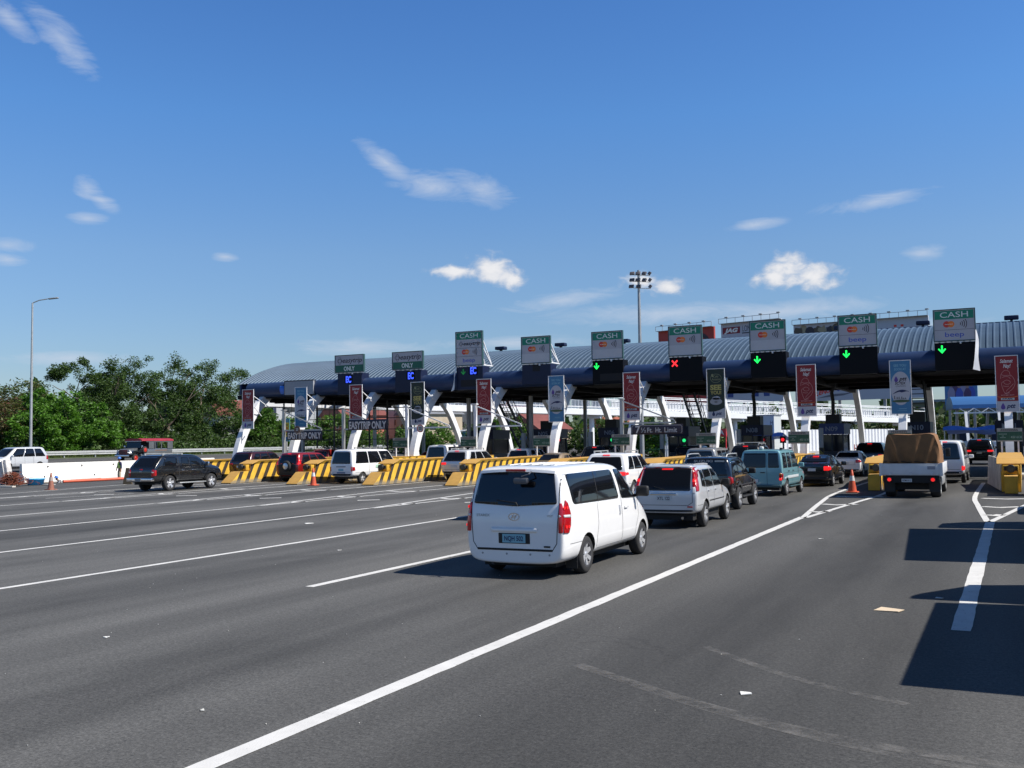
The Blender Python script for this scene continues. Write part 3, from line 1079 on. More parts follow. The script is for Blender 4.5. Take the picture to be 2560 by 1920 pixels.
def banner(kind, x, label, group, n):
    Y = 59.0
    t = thing('banner', label, 'banner', (x, Y, 3.5), group=group)
    fr = MB()
    hw = BW / 2
    for a, b in (((-hw - 0.05, 0, 0), (-hw - 0.015, 0.05, BH)), ((hw + 0.015, 0, 0), (hw + 0.05, 0.05, BH)), ((-hw - 0.0149, 0, BH - 0.04), (hw + 0.0149, 0.05, BH)), ((-hw - 0.0149, 0, 0), (hw + 0.0149, 0.05, 0.03))):
        fr.box(a, b)
    for z, dy in ((2.5, 2.1), (1.75, 1.3), (0.2, 0.35)):
        fr.bar((hw + 0.03, 0.03, z), (0.2, dy, z - (0.75 if z > 1 else 0)), 0.045)
    fr.build('frame', [M_white], t)
    base = {'red': M_bred, 'blue': M_bblue, 'dark': M_bdark}[kind]
    sh = MB().box((-hw, 0.012, 0.04), (hw, 0.03, BH - 0.05))
    sh.build('sheet', [base], t)
    Mf = facing(0, 0.012 - E4, 0)
    Mt = facing(0, 0.012 - 2 * E4, 0)
    Mu = facing(0, 0.012 - 3 * E4, 0)
    p = MB()
    if kind == 'red':
        p.rect(-hw + 0.001, 0.04, hw - 0.001, 0.58, 0, Mf)
        ptt(p, 0.02, 0.22, 0.3, 1, 2, Mt)
        p.text('Salamat', 0, 2.63, 0.19, 3, Mf, w=0.62, shear=0.3, bold=0.015)
        p.text('Nay!', 0.02, 2.36, 0.2, 3, Mf, w=0.36, shear=0.3, bold=0.015)
        L = lambda pts, w=0.014, n=6: p.stroke(spline(pts, n), w, 4, Mf)
        # line drawing of a mother holding a child
        L([(-0.3, 1.78), (-0.27, 2.02), (-0.1, 2.22), (0.1, 2.16), (0.16, 1.98), (0.24, 1.9), (0.34, 1.72), (0.37, 1.48), (0.26, 1.24), (0.05, 1.06), (-0.1, 0.98), (-0.2, 1.2), (-0.27, 1.5), (-0.2, 1.62)])
        L([(-0.27, 2.0), (-0.1, 1.94), (0.06, 1.95), (0.2, 1.9)])
        L([(-0.22, 1.84), (-0.08, 1.9), (0.08, 1.86), (0.16, 1.76)])
        L([(-0.18, 1.62), (-0.04, 1.7), (0.1, 1.66), (0.16, 1.56), (0.06, 1.48), (-0.1, 1.5), (-0.18, 1.62)])
        L([(0.3, 1.5), (0.16, 1.34), (0.02, 1.2), (-0.06, 1.1)])
        L([(-0.2, 1.4), (-0.05, 1.36), (0.08, 1.38)])
        p.text('HAPPY', 0, 0.98, 0.055, 4, Mt, w=0.24, bold=0.01)
        p.text("MOTHER'S DAY!", 0, 0.87, 0.06, 4, Mt, w=0.62, bold=0.01)
        p.stroke(spline([(-hw + 0.01, 0.83), (-0.2, 0.785), (0.2, 0.785), (hw - 0.01, 0.83)], 5), 0.022, 5, Mf)
        p.rect(-0.32, 0.38 + 0.26, 0.32, 0.75 - 0.0, 6, Mf)
        p.text('NLEX', 0, 0.70 - 0.008, 0.05, 1, Mt, w=0.5, bold=0.05, shear=0.15)
        p.text('SCTEX', 0, 0.655, 0.028, 1, Mt, w=0.54, bold=0.03, shear=0.15)
        p.build('print', [M_bwhite, M_tnavy, M_drop, M_text, M_pink, M_tora, M_cream], t)
    elif kind == 'blue':
        p.text('SEE YOU', 0, 2.66, 0.13, 1, Mf, w=0.66, bold=0.02)
        p.text('SOON AT', 0, 2.45, 0.13, 1, Mf, w=0.62, bold=0.02)
        ov = [(0.0 + 0.505 * math.cos(a) if abs(math.cos(a)) < 0.995 else 0.505 * math.cos(a), 1.45 + 0.93 * math.copysign(abs(math.sin(a)) ** 0.85, math.sin(a))) for a in [2 * math.pi * i / 36 for i in range(36)]]
        p.add(ov, [list(range(36))], 0, Mf)
        ptt(p, 0.02, 1.88, 0.28, 2, 3, Mt)
        p.text('SCTEX', 0, 1.66, 0.15, 2, Mt, w=0.58, bold=0.035, shear=0.25)
        p.text('STATION', 0, 1.53, 0.08, 2, Mt, w=0.5, bold=0.005)
        p.add(spline([(-0.45, 1.12), (-0.2, 1.3), (0.1, 1.37), (0.42, 1.27)], 5) + spline([(0.42, 1.24), (0.3, 1.27), (0.05, 1.22), (-0.1, 1.25), (-0.45, 1.12)], 5), [list(range(37))], 4, Mt)
        for xx in (-0.35, -0.22, -0.12, 0.02, 0.1, 0.2):
            p.rect(xx, 0.86, xx + 0.05, 0.92 + 0.12 * abs(math.sin(xx * 31)), 6, Mt)
        p.rect(-0.38, 0.85, 0.3, 0.87, 6, Mt)
        p.add([(0.0 + 0.46 * math.cos(a), 0.74 + 0.08 * math.sin(a)) for a in [2 * math.pi * i / 20 for i in range(20)]], [list(range(20))], 5, Mt)
        p.rect(-0.12, 0.3, 0.28, 0.33, 1, Mt)
        p.rect(-0.2, 0.2, 0.3, 0.215, 1, Mt)
        p.build('print', [M_bwhite, M_pale, M_tblk, M_drop, M_tnavy, mat('banner_field_green', (0.06, 0.10, 0.05), 0.6), mat('banner_grey', (0.10, 0.11, 0.12), 0.6)], t)
    else:
        p.add([(-hw + 0.001, 0.04), (hw - 0.001, 0.04), (hw - 0.001, 0.62)] + spline([(hw - 0.002, 0.64), (0.2, 0.5), (-0.15, 0.42), (-hw + 0.002, 0.42)], 6), [list(range(22))], 0, Mf)
        ptt(p, 0.05, 0.22, 0.25, 2, 2, Mt)
        p.text('PTTAR STATION', 0.05, 0.1, 0.05, 2, Mt, w=0.5, bold=0.01) if False else None
        p.text('SEE', 0, 1.73, 0.29, 1, Mf, w=0.68, bold=0.045)
        p.text('YOU!', 0, 1.46, 0.2, 1, Mf, w=0.66, bold=0.03)
        p.stroke([(0.33 * math.cos(a) + 0.02, 2.42 + 0.26 * math.sin(a)) for a in [2 * math.pi * i / 28 for i in range(28)]], 0.02, 3, Mf, closed=True)
        p.text('Café', 0.02, 2.47, 0.13, 3, Mf, w=0.3, shear=0.15)
        p.text('Amazon', 0.02, 2.3, 0.14, 3, Mf, w=0.52, shear=0.1)
        p.add(spline([(-0.2, 2.5), (-0.26, 2.62), (-0.18, 2.7), (-0.12, 2.55)], 4, True), [list(range(16))], 3, Mf)
        p.disc((0.0, 1.02), 0.37, 0.2, 28, 4, Mf)
        p.disc((0.0, 1.12), 0.29, 0.15, 28, 4, Mt)
        p.disc((0.02, 1.235), 0.235, 0.1, 28, 0, Mt)
        p.stroke([(0.02 + 0.22 * math.cos(a), 1.20 + 0.09 * math.sin(a)) for a in [math.pi + math.pi * i / 12 for i in range(13)]], 0.014, 2, Mu)
        p.disc((0.0, 1.0), 0.1, 0.055, 14, 5, Mu)
        p.disc((0.02, 1.24), 0.07, 0.03, 14, 5, Mu)
        p.build('print', [M_bwhite, M_gold, M_tnavy, mat('banner_dull_gold', (0.26, 0.27, 0.14), 0.5), mat('banner_grey_white', (0.33, 0.34, 0.36), 0.5), mat('banner_mid_grey', (0.14, 0.14, 0.15), 0.5)], t)
    return t


G_R, G_B, G_D = 'red mother banners in front of the legs', 'blue banners in front of the legs', 'dark green banners in front of the legs'
banner('red', -51.95, 'red mother-and-child banner on the leftmost white leg', G_R, 0)
banner('blue', -46.9, 'blue station banner above the small yellow notice, second from the left', G_B, 0)
banner('red', -41.95, 'red mother-and-child banner above the higher dark height-limit board', G_R, 1)
banner('dark', -36.75, 'dark green coffee banner right of the easytrip only pair', G_D, 0)
banner('red', -31.52, 'red mother-and-child banner right of the tallest lane sign', G_R, 2)
banner('blue', -26.2, 'blue station banner right of the cash sign with the unlit box', G_B, 1)
banner('red', -21.05, 'red mother-and-child banner left of the red cross sign', G_R, 3)
banner('dark', -15.7, 'dark green coffee banner right of the red cross sign', G_D, 1)
banner('red', -10.4, 'red mother-and-child banner between the two rightmost coffee and blue banners', G_R, 4)
banner('blue', -5.3, 'blue station banner left of the lane sign with the torn sheet', G_B, 2)
banner('red', 0.0, 'red mother-and-child banner at the right edge of the picture', G_R, 5)

# ------------------------------------------------------------------ height limit gates
M_hboard = mat('height_board', (0.012, 0.012, 0.03), 0.5)
M_hbrown = mat('height_board_brown', (0.03, 0.022, 0.04), 0.5)


def height_gate(x, y, label, text=None, w=0, z0=0, z1=0, x0=0, board=M_hboard):
    t = thing('height_gate', label, 'height gate', (x, y, 0.1), group='height limit gates')
    MB().box((-0.09, -0.09, 0), (0.09, 0.09, 4.65)).box((-0.16, -0.16, 4.65), (0.16, 0.16, 4.72)).build('post', [M_whitep if not text else M_galv], t)
    m = MB()
    m.bar((0.09, 0, 4.55), (3.35, 0, 3.3), 0.07)
    m.bar((0.09, 0, 3.2), (3.4, 0, 3.2), 0.1)
    m.build('arm', [M_whitep if not text else M_galv], t)
    if text:
        MB().bbox((x0, -0.07, z0), (x0 + w, -0.02 - 0.04 + 0.0, z1), 0.004, 0).build('board', [board], t)
        lt = MB()
        Mb = facing(x0 + w / 2, -0.07 - E4, z0)
        h = z1 - z0
        if text == 'ft':
            lt.stroke([(-w / 2 + 0.08, 0.06), (w / 2 - 0.14, 0.06), (w / 2 - 0.06, 0.14), (w / 2 - 0.06, h - 0.14), (w / 2 - 0.14, h - 0.06), (-w / 2 + 0.14, h - 0.06), (-w / 2 + 0.06, h - 0.14), (-w / 2 + 0.06, 0.12)], 0.02, 0, Mb, closed=True)
            lt.text('7', -1.18, 0.09, 0.43, 0, Mb, w=0.3, bold=0.02)
            lt.text('½', -0.82, 0.12, 0.30, 0, Mb, w=0.3)
            lt.text('Ft.', -0.42, 0.12, 0.29, 0, Mb, w=0.32, bold=0.012)
            lt.text('Ht.', 0.12, 0.12, 0.29, 0, Mb, w=0.38, bold=0.012)
            lt.text('Limit', 0.88, 0.12, 0.29, 0, Mb, w=0.78, bold=0.012)
        else:
            lt.text(text, -0.02, 0.1, h * 0.66, 0, Mb, w=w * 0.94, bold=0.035)
        lt.build('lettering', [mat('board_lettering', (0.62, 0.60, 0.58), 0.5)], t)
    return t


height_gate(IX[9] + 0.05, 57.6, 'height gate with the lower easytrip only board, left one', 'EASYTRIP ONLY', 3.15, 2.5, 3.14, 0.35)
height_gate(IX[8] + 0.05, 57.65, 'height gate with the higher easytrip only board, in front of the red banner', 'EASYTRIP ONLY', 3.3, 3.12, 3.86, 0.45)
height_gate(IX[7] + 0.05, 57.7, 'bare white triangular height gate under the dark green banner')
height_gate(IX[6] + 0.05, 57.8, 'bare white triangular height gate beside the big navy booth')
height_gate(IX[4] - 0.05, 57.3, 'height gate with the brown seven and a half feet limit board', 'ft', 3.25, 2.5, 3.1, 0.6, board=M_hbrown)

# small yellow notice on a post
t = thing('notice_board', 'small yellow and red notice on a post beside the lower easytrip board', 'notice', (-47.7, 58.3, 0.3))
MB().box((-0.05, 0, 0), (0.05, 0.1, 2.5)).build('post', [M_galv], t)
b = MB().box((-0.36, -0.04, 2.2), (0.36, 0, 3.9), 0)
Mf = facing(0, -0.04 - E4, 0)
b.rect(-0.35, 2.55, 0.35, 3.6, 1, Mf)
b.rect(-0.35, 2.35, 0.35, 2.55, 2, Mf)
b.text('More', 0, 3.36, 0.16, 4, facing(0, -0.04 - 2 * E4, 0), w=0.4, bold=0.03)
b.text('TREA', 0, 3.12, 0.16, 3, facing(0, -0.04 - 2 * E4, 0), w=0.46, bold=0.03)
b.rect(-0.34, 2.88, 0.34, 3.06, 3, facing(0, -0.04 - 2 * E4, 0))
b.text('Store', 0, 2.66, 0.14, 4, facing(0, -0.04 - 2 * E4, 0), w=0.42, bold=0.03)
b.build('board', [mat('notice_teal', (0.08, 0.28, 0.36), 0.5), mat('notice_yellow', (0.60, 0.50, 0.03), 0.5), M_bblue, M_tred, M_tblk], t)

# round speed signs
for x, y, z, lab in ((-45.95, 57.5, 3.35, 'round brown speed sign above the lower easytrip board'), (-35.6, 57.6, 3.25, 'small round red-ringed speed sign on the bare gate arm')):
    t = thing('speed_sign', lab, 'road sign', (x, y - 0.12, z))
    Mf = facing(0, 0, 0)
    MB().cyl((0, 0, 0), (0, 0.03, 0), 0.27, 0.27, 20).build('plate', [M_cream if x > -40 else mat('sign_brown', (0.10, 0.06, 0.05), 0.6)], t)
    p = MB()
    p.stroke([(0.235 * math.cos(a), 0.235 * math.sin(a)) for a in [2 * math.pi * i / 24 for i in range(24)]], 0.05, 0, facing(0, -E4, 0), closed=True)
    p.text('20', 0, -0.09, 0.2, 1, facing(0, -E4, 0), w=0.22, bold=0.03)
    p.build('ring', [M_tred if x > -40 else mat('sign_rust', (0.2, 0.13, 0.1), 0.6), M_tblk if x > -40 else M_cream], t)
# ------------------------------------------------------------------ islands with striped noses
def stripe_mat():
    m = bpy.data.materials.new('hazard_stripes')
    m.use_nodes = True
    N, L = m.node_tree.nodes, m.node_tree.links
    b = N['Principled BSDF']
    b.inputs['Roughness'].default_value = 0.6
    tc = N.new('ShaderNodeTexCoord')
    sp = N.new('ShaderNodeSeparateXYZ')
    L.new(tc.outputs['Object'], sp.inputs[0])

    def mth(op, a, c, clamp=False):
        n = N.new('ShaderNodeMath')
        n.operation = op
        n.use_clamp = clamp
        for i, x in enumerate((a, c)):
            if isinstance(x, (int, float)):
                n.inputs[i].default_value = x
            else:
                L.new(x, n.inputs[i])
        return n.outputs[0]
    # slanted bands along the barrier's length
    s = mth('SUBTRACT', sp.outputs[1], mth('MULTIPLY', sp.outputs[2], 0.55))
    fr = mth('FRACT', mth('MULTIPLY', s, 1 / 0.76), 0)
    st = mth('GREATER_THAN', fr, 0.57)
    st = mth('MULTIPLY', st, mth('LESS_THAN', sp.outputs[2], 1.265))
    no = N.new('ShaderNodeTexNoise')
    no.inputs['Scale'].default_value = 2.3
    no.inputs['Detail'].default_value = 7
    L.new(tc.outputs['Object'], no.inputs['Vector'])
    rg = N.new('ShaderNodeMapRange')
    rg.inputs['From Min'].default_value = 0.3
    rg.inputs['From Max'].default_value = 0.7
    rg.inputs['To Min'].default_value = 0.78
    rg.inputs['To Max'].default_value = 1.14
    L.new(no.outputs['Fac'], rg.inputs['Value'])
    mx = N.new('ShaderNodeMix')
    mx.data_type = 'RGBA'
    L.new(st, mx.inputs['Factor'])
    mx.inputs['A'].default_value = (0.72, 0.43, 0.045, 1)
    mx.inputs['B'].default_value = (0.045, 0.032, 0.022, 1)
    mm = N.new('ShaderNodeMix')
    mm.data_type = 'RGBA'
    mm.blend_type = 'MULTIPLY'
    mm.inputs['Factor'].default_value = 1
    L.new(mx.outputs['Result'], mm.inputs['A'])
    L.new(rg.outputs[0], mm.inputs['B'])
    # scuffed grey dirt along the foot
    dz = mth('SUBTRACT', mth('ADD', 0.02, mth('MULTIPLY', no.outputs['Fac'], 0.52)), sp.outputs[2])
    df = mth('MULTIPLY', mth('MULTIPLY', dz, 6.0, True), 0.8, True)
    m3 = N.new('ShaderNodeMix')
    m3.data_type = 'RGBA'
    L.new(df, m3.inputs['Factor'])
    L.new(mm.outputs['Result'], m3.inputs['A'])
    m3.inputs['B'].default_value = (0.19, 0.175, 0.15, 1)
    L.new(m3.outputs['Result'], b.inputs['Base Color'])
    return m


M_stripe = stripe_mat()
M_ytop = mat('yellow_cap', (0.50, 0.285, 0.07), 0.7, var=0.14, vscale=2)
M_ylow = mat('yellow_ochre', (0.55, 0.30, 0.02), 0.65, var=0.2, vscale=2)
M_wall_w = mat('worn_white', (0.42, 0.40, 0.36), 0.8, var=0.35, vscale=1.6)
M_lampg = mat('lamp_glass', (0.05, 0.055, 0.05), 0.15)


def island(k, x, yn, label):
    L = 96 - yn
    t = thing('island_barrier', label, 'barrier', (x, yn, 0), group='striped toll island barriers')
    hw = 0.5
    # body: flat low ramp first, then the tall wall, as one side profile extruded across
    low = MB().prism([(0.5, 0.02), (0.55, 0.69), (0.85, 0.7), (1.75, 0.72), (1.75, 0.02)] if k < 2 else [(0, 0.02), (0.0, 0.06), (0.85, 0.7), (1.75, 0.72), (1.75, 0.02)], 'x', -0.38 if k > 1 else -0.24, 0.38 if k > 1 else 0.24)
    low.m[0] = low.m[1] = 0
    for q in (2, 3, 4):
        low.m[q] = 1 if q == 2 and k < 2 else 2
    low.build('ramp', [M_stripe, M_yel, M_ytop], t)
    body = MB()
    # plan: slightly tapered towards the nose
    prof = [(1.75, 0.02), (1.75, 1.12), (2.45, 1.33), (14.0, 1.36), (14.0, 0.02)]
    n = len(prof)
    vs = []
    for y, z in prof:
        w = 0.36 + 0.14 * min(1, max(0, (y - 1.75) / 0.7))
        vs += [(-w, y, z), (w, y, z)]
    fs = [(2 * i, 2 * i + 1, 2 * ((i + 1) % n) + 1, 2 * ((i + 1) % n)) for i in range(n)]
    fs += [[2 * i for i in range(n)][::-1], [2 * i + 1 for i in range(n)]]
    body.add(vs, fs)
    body.m[0] = 1
    body.build('wall', [M_stripe, M_yel], t)
    top = MB().prism([(1.73, 1.125), (2.45, 1.336), (14.01, 1.366), (14.01, 1.395), (2.43, 1.368), (1.72, 1.16)], 'x', -0.51, 0.51)
    top.build('cap', [M_ytop], t)
    fr = MB().bbox((-0.30, 1.42, 0.735), (0.30, 1.74, 1.10), 0.03)
    fr.build('nose_block', [M_ylow], t)
    lm = MB().cyl((0, 1.22, 0.96), (0, 1.41, 0.96), 0.15, 0.17, 16, 0).box((-0.24, 1.33, 0.88), (0.24, 1.41, 1.04)).build('lamp', [M_black], t)
    MB().cyl((0, 1.205, 0.96), (0, 1.218, 0.96), 0.125, 0.125, 16).build('lens', [M_lampg], lm)
    base = MB().bbox((-0.82, 14.02, 0), (0.82, L, 0.28), 0.03)
    base.build('base_slab', [M_conc], t)
    if k < 2:
        pv = [(-0.40, 1.9, 0.05), (-0.38, 1.7, 1.12), (-0.40, 2.5, 1.33), (-0.92, 8.5, 1.36), (-1.0, 8.5, 0.05)]
        pn_ = MB().add(pv + [(q[0] + 0.05, q[1], q[2]) for q in pv], [(4, 3, 2, 1, 0), (5, 6, 7, 8, 9)] + [(a_, (a_ + 1) % 5, 5 + (a_ + 1) % 5, 5 + a_) for a_ in range(5)])
        pn_.build('side_panel', [M_wall_w], t)
    return t


pos_words = ['rightmost, with a pale worn panel on its left flank', 'left of the tarp truck, behind a cone', 'behind the black sedan, mostly hidden', 'ending left of the teal car',
             'right of the tan sedan, showing only its top', 'running behind the roof of the white van', 'right of the old white van, cone before it', 'just left of the old white van',
             'behind the black pickup nose', 'farthest left, behind the black pickup cab', 'beyond the left end']
for k in range(0, 10):
    island(k, IX[k], NOSE[k], 'yellow and black striped barrier ' + pos_words[k])
for k, x in ((11, 5.26), (12, 10.53)):
    island(k, x, 43.2, 'yellow and black striped barrier out of frame, lane %s to the right' % ('next' if k == 11 else 'two'))


# ------------------------------------------------------------------ booths on the islands
M_bglass = mat('booth_glass', (0.018, 0.022, 0.03), 0.08)
M_booth = mat('booth_wall', (0.020, 0.024, 0.040), 0.45, var=0.2, vscale=2)
M_bhead = mat('booth_header', (0.02, 0.045, 0.19), 0.45, var=0.1)
M_bnum = mat('booth_number', (0.22, 0.26, 0.36), 0.5)
BN = {1: 'N10', 2: 'N09', 3: 'N08', 4: 'N07', 5: 'N06', 6: 'N05', 7: 'N04', 0: 'N11', 8: 'N03', 9: 'N02'}


def booth(k, big=False):
    num = BN[k]
    w = 0.74 if not big else 0.95
    t = thing('toll_booth', 'navy toll booth numbered %s on its header' % num, 'toll booth', (IX[k], 68.6, 0.28), group='toll booths on the islands')
    h = 2.9
    MB().box((-w, 0, 0), (w, 2.8, 1.05)).box((-w, 0, 1.05), (-w + 0.08, 0.08, h - 0.72)).box((w - 0.08, 0, 1.05), (w, 0.08, h - 0.72)).box((-w, 2.72, 1.05), (-w + 0.08, 2.8, h - 0.72)).box((w - 0.08, 2.72, 1.05), (w, 2.8, h - 0.72)).box((-0.04, 0.0, 1.05), (0.04, 0.06, h - 0.72)).build('wall', [M_booth], t)
    MB().box((-w + 0.06, 0.07, 1.06), (w - 0.06, 2.73, h - 0.73)).build('window', [M_bglass], t)
    hd = MB().box((-w - 0.05, -0.06, h - 0.719), (w + 0.05, 2.86, h)).build('header', [M_bhead if k in (2,) else M_navy], t)
    MB().text(num, 0.0 if k != 5 else 0.1, h - 0.5, 0.3, 0, facing(0, -0.06 - E4, 0), w=0.78, bold=0.02).build('lettering', [M_bnum], hd)
    MB().box((-0.45, 0.5, h), (0.45, 1.5, h + 0.62)).build('roof_unit', [M_black], t)
    return t


for k in range(0, 8):
    booth(k, k == 7)

# ducts rising from the booths to the soffit
for k in (2, 3):
    t = thing('duct', 'dark bent cable duct rising from booth %s to the soffit' % BN[k], 'duct', (IX[k], 69.4, 3.8))
    m = MB()
    pts = [(0, 0, 0), (0.02, 0, 0.9), (-0.06, 0, 1.5), (0.12, 0, 1.95), (0.16, 0, 2.2)]
    for a, b in zip(pts[:-1], pts[1:]):
        m.cyl(a, b, 0.12, 0.12, 8)
    m.build('duct_body', [M_dark], t)

# steel stairs from the canopy down to the islands
for k, yt, lab in ((7, 71.5, 'steep dark steel stair behind the tallest red banner, next to booth N05'), (4, 70.8, 'steep dark steel stair behind the brown limit board'), (1, 68.6, 'steep dark steel stair beside the white tarp-truck lane')):
    t = thing('steel_stair', lab, 'stair', (IX[k], yt, 0.3), group='dark stairs under the canopy')
    top, bot = Vector((0, 0.3, 5.6)), Vector((0, 5.6, 0.6))
    m = MB()
    for s in (-0.42, 0.42):
        o = Vector((s, 0, 0))
        m.bar(top + o, bot + o, 0.09, 0.24)
    m.build('stringer', [M_dark], t)
    tr = MB()
    for i in range(1, 17):
        p = top.lerp(bot, i / 17)
        tr.box((-0.4, p.y - 0.13, p.z - 0.025), (0.4, p.y + 0.13, p.z + 0.025))
    tr.build('treads', [M_dark], t)
    rl = MB()
    for s in (-0.45, 0.45):
        o = Vector((s, 0.1, 0.95))
        rl.cyl(top + o, bot + o, 0.03, 0.03, 6)
        o2 = Vector((s, 0.05, 0.5))
        rl.cyl(top + o2, bot + o2, 0.022, 0.022, 6)
        for i in range(0, 9):
            p = top.lerp(bot, i / 8) + Vector((s, 0, 0))
            rl.cyl(p, p + Vector((0, 0.1, 0.95)), 0.022, 0.022, 5)
    rl.build('handrail', [M_dark], t)

# scaffold-like mesh partition under the left end of the canopy
t = thing('mesh_partition', 'open black steel frame with mesh under the left canopy end', 'partition', (-48.2, 67.2, 0))
m = MB()
for i in range(8):
    x = -7 + i * 1.75
    m.box((x - 0.05, -0.05, 0), (x + 0.05, 0.05, 5.8))
for z in (0.9, 1.7, 2.6, 3.4, 4.3, 5.1):
    m.box((-7, -0.03, z - 0.03), (5.25, 0.03, z + 0.03))
for i in range(16):
    x = -7 + i * 0.8
    m.box((x - 0.012, -0.01, 0), (x + 0.012, 0.01, 5.7))
m.build('frame', [M_dark], t)

# small green rate boards on two white posts
M_hdr = mat('board_header', (0.30, 0.31, 0.29), 0.6)
sp_words = ['far right, before the red banner', 'half hidden by the brown tarp', 'above the teal and black cars', 'right of the brown limit board', 'behind the brown limit board post', 'beside booth N05',
            'behind the bare gate beside the big booth', 'behind the gate under the dark green banner']
for k in range(0, 8):
    t = thing('rate_board', 'green two-panel rate board ' + sp_words[k], 'rate board', (IX[k] + 0.02, 56.9, 1.3), group='green rate boards on the islands')
    MB().box((-0.42, 0, 0.08), (-0.34, 0.07, 0.66)).box((0.34, 0, 0.08), (0.42, 0.07, 0.66)).build('posts', [M_whitep], t)
    b = MB().box((-0.58, -0.05, 0.66), (0.58, 0.02, 1.34), 0)
    Mf, Mg = facing(0, -0.05 - E4, 0), facing(0, -0.05 - 2 * E4, 0)
    b.rect(-0.57, 0.72, 0.57, 1.16, 1, Mf)
    b.rect(-0.02, 0.74, -0.01, 1.15, 2, Mg)
    for z, a, c in ((1.27, -0.4, 0.38), (1.21, -0.42, 0.4)):
        for i in range(9):
            xx = lerp(a, c, i / 9)
            b.rect(xx, z - 0.018, xx + 0.07, z + 0.018, 3, Mf)
    for z, a, c in ((1.04, -0.5, -0.12), (0.94, -0.36, -0.26), (0.86, -0.44, -0.18)):
        n = max(1, int((c - a) / 0.045))
        for i in range(n):
            xx = lerp(a, c, i / n)
            b.rect(xx, z - 0.017, xx + 0.034, z + 0.017, 4, Mg)
    b.text('45', 0.12, 0.82, 0.12, 4, Mg, w=0.15)
    b.text('116', 0.29, 0.82, 0.12, 4, Mg, w=0.16)
    b.text('138', 0.47, 0.82, 0.12, 4, Mg, w=0.16)
    for xx in (0.2, 0.38):
        b.rect(xx, 0.76, xx + 0.008, 1.13, 2, Mg)
    b.build('board', [M_hdr, mat('board_green', (0.012, 0.075, 0.045), 0.5), mat('board_rule', (0.05, 0.14, 0.10), 0.5), M_tblk, mat('board_print', (0.30, 0.42, 0.36), 0.5)], t)

# striped guard posts and signal lights by the booths
def guard_mat():
    m = bpy.data.materials.new('guard_stripes')
    m.use_nodes = True
    N, L = m.node_tree.nodes, m.node_tree.links
    b = N['Principled BSDF']
    tc = N.new('ShaderNodeTexCoord')
    w = N.new('ShaderNodeTexWave')
    w.wave_type = 'BANDS'
    w.bands_direction = 'DIAGONAL'
    w.inputs['Scale'].default_value = 1.1
    L.new(tc.outputs['Object'], w.inputs['Vector'])
    r = N.new('ShaderNodeValToRGB')
    r.color_ramp.interpolation = 'CONSTANT'
    r.color_ramp.elements[0].color = (0.012, 0.012, 0.01, 1)
    r.color_ramp.elements[1].position = 0.5
    r.color_ramp.elements[1].color = (0.22, 0.17, 0.03, 1)
    L.new(w.outputs['Fac'], r.inputs['Fac'])
    L.new(r.outputs['Color'], b.inputs['Base Color'])
    return m


M_guard = guard_mat()
for k in range(0, 7):
    t = thing('guard_post', 'grey post with yellow and black striped foot before booth ' + BN[k], 'guard post', (IX[k] - 0.2, 65.6, 0.28), group='striped guard posts before the booths')
    MB().box((-0.13, -0.13, 1.35), (0.13, 0.13, 2.6)).build('upper_post', [M_grey], t)
    MB().box((-0.135, -0.135, 0), (0.135, 0.135, 1.35)).build('striped_foot', [M_guard], t)
M_sig_r = mat('signal_red', (0.3, 0, 0), 0.3, emit=(1, 0.02, 0.03), estr=0.9)
M_sig_g = mat('signal_green', (0, 0.2, 0.05), 0.3, emit=(0.02, 0.75, 0.2), estr=0.9)
for x, y, z, m, lab in ((-29.8, 67.5, 2.15, M_sig_r, 'red lane signal beside the dark stair, left of booth N05'), (-25.2, 66.5, 2.1, M_sig_g, 'green lane signal beside booth N05 and its red text display'), (-20.1, 67, 2.0, M_sig_g, 'green lane signal just under the brown limit board'),
                        (-14.4, 72, 1.95, M_sig_r, 'red lane signal right of booth N08'), (-35.3, 66.5, 2.4, M_sig_r, 'red lane signal left of the dark green banner leg')):
    t = thing('lane_signal', lab, 'signal light', (x, y, 0.25), group='lane signal lights')
    MB().box((-0.05, 0, 0), (0.05, 0.1, z - 0.25)).build('post', [M_dark], t)
    MB().box((-0.2, -0.1, z - 0.3), (0.2, 0.1, z + 0.18)).build('housing', [M_black], t)
    MB().cyl((0, -0.13, z - 0.06), (0, -0.1, z - 0.06), 0.12, 0.12, 14).build('lens', [m], t)
t = thing('text_display', 'black fare display with red dotted letters beside a green signal', 'display', (-25.0, 66.2, 0.25))
MB().box((-0.5, 0, 0.9), (0.5, 0.12, 1.5)).box((-0.05, 0.02, 0), (0.05, 0.1, 0.9)).build('case', [M_black], t)
d = MB()
for r_ in range(2):
    for i in range(9):
        if rng.random() < 0.75:
            d.rect(-0.42 + i * 0.09, 1.32 - r_ * 0.16, -0.36 + i * 0.09, 1.37 - r_ * 0.16, 0, facing(0, -E4, 0))
d.build('letters', [mat('led_red_dim', (0.2, 0, 0), 0.4, emit=(1, 0.05, 0.02), estr=0.7)], t)
# ------------------------------------------------------------------ vehicles
def paint(name, col, metal=0.0, rough=0.32, coat=1.0):
    return mat(name, col, rough, metal, var=0.04, vscale=1.2, coat=coat)


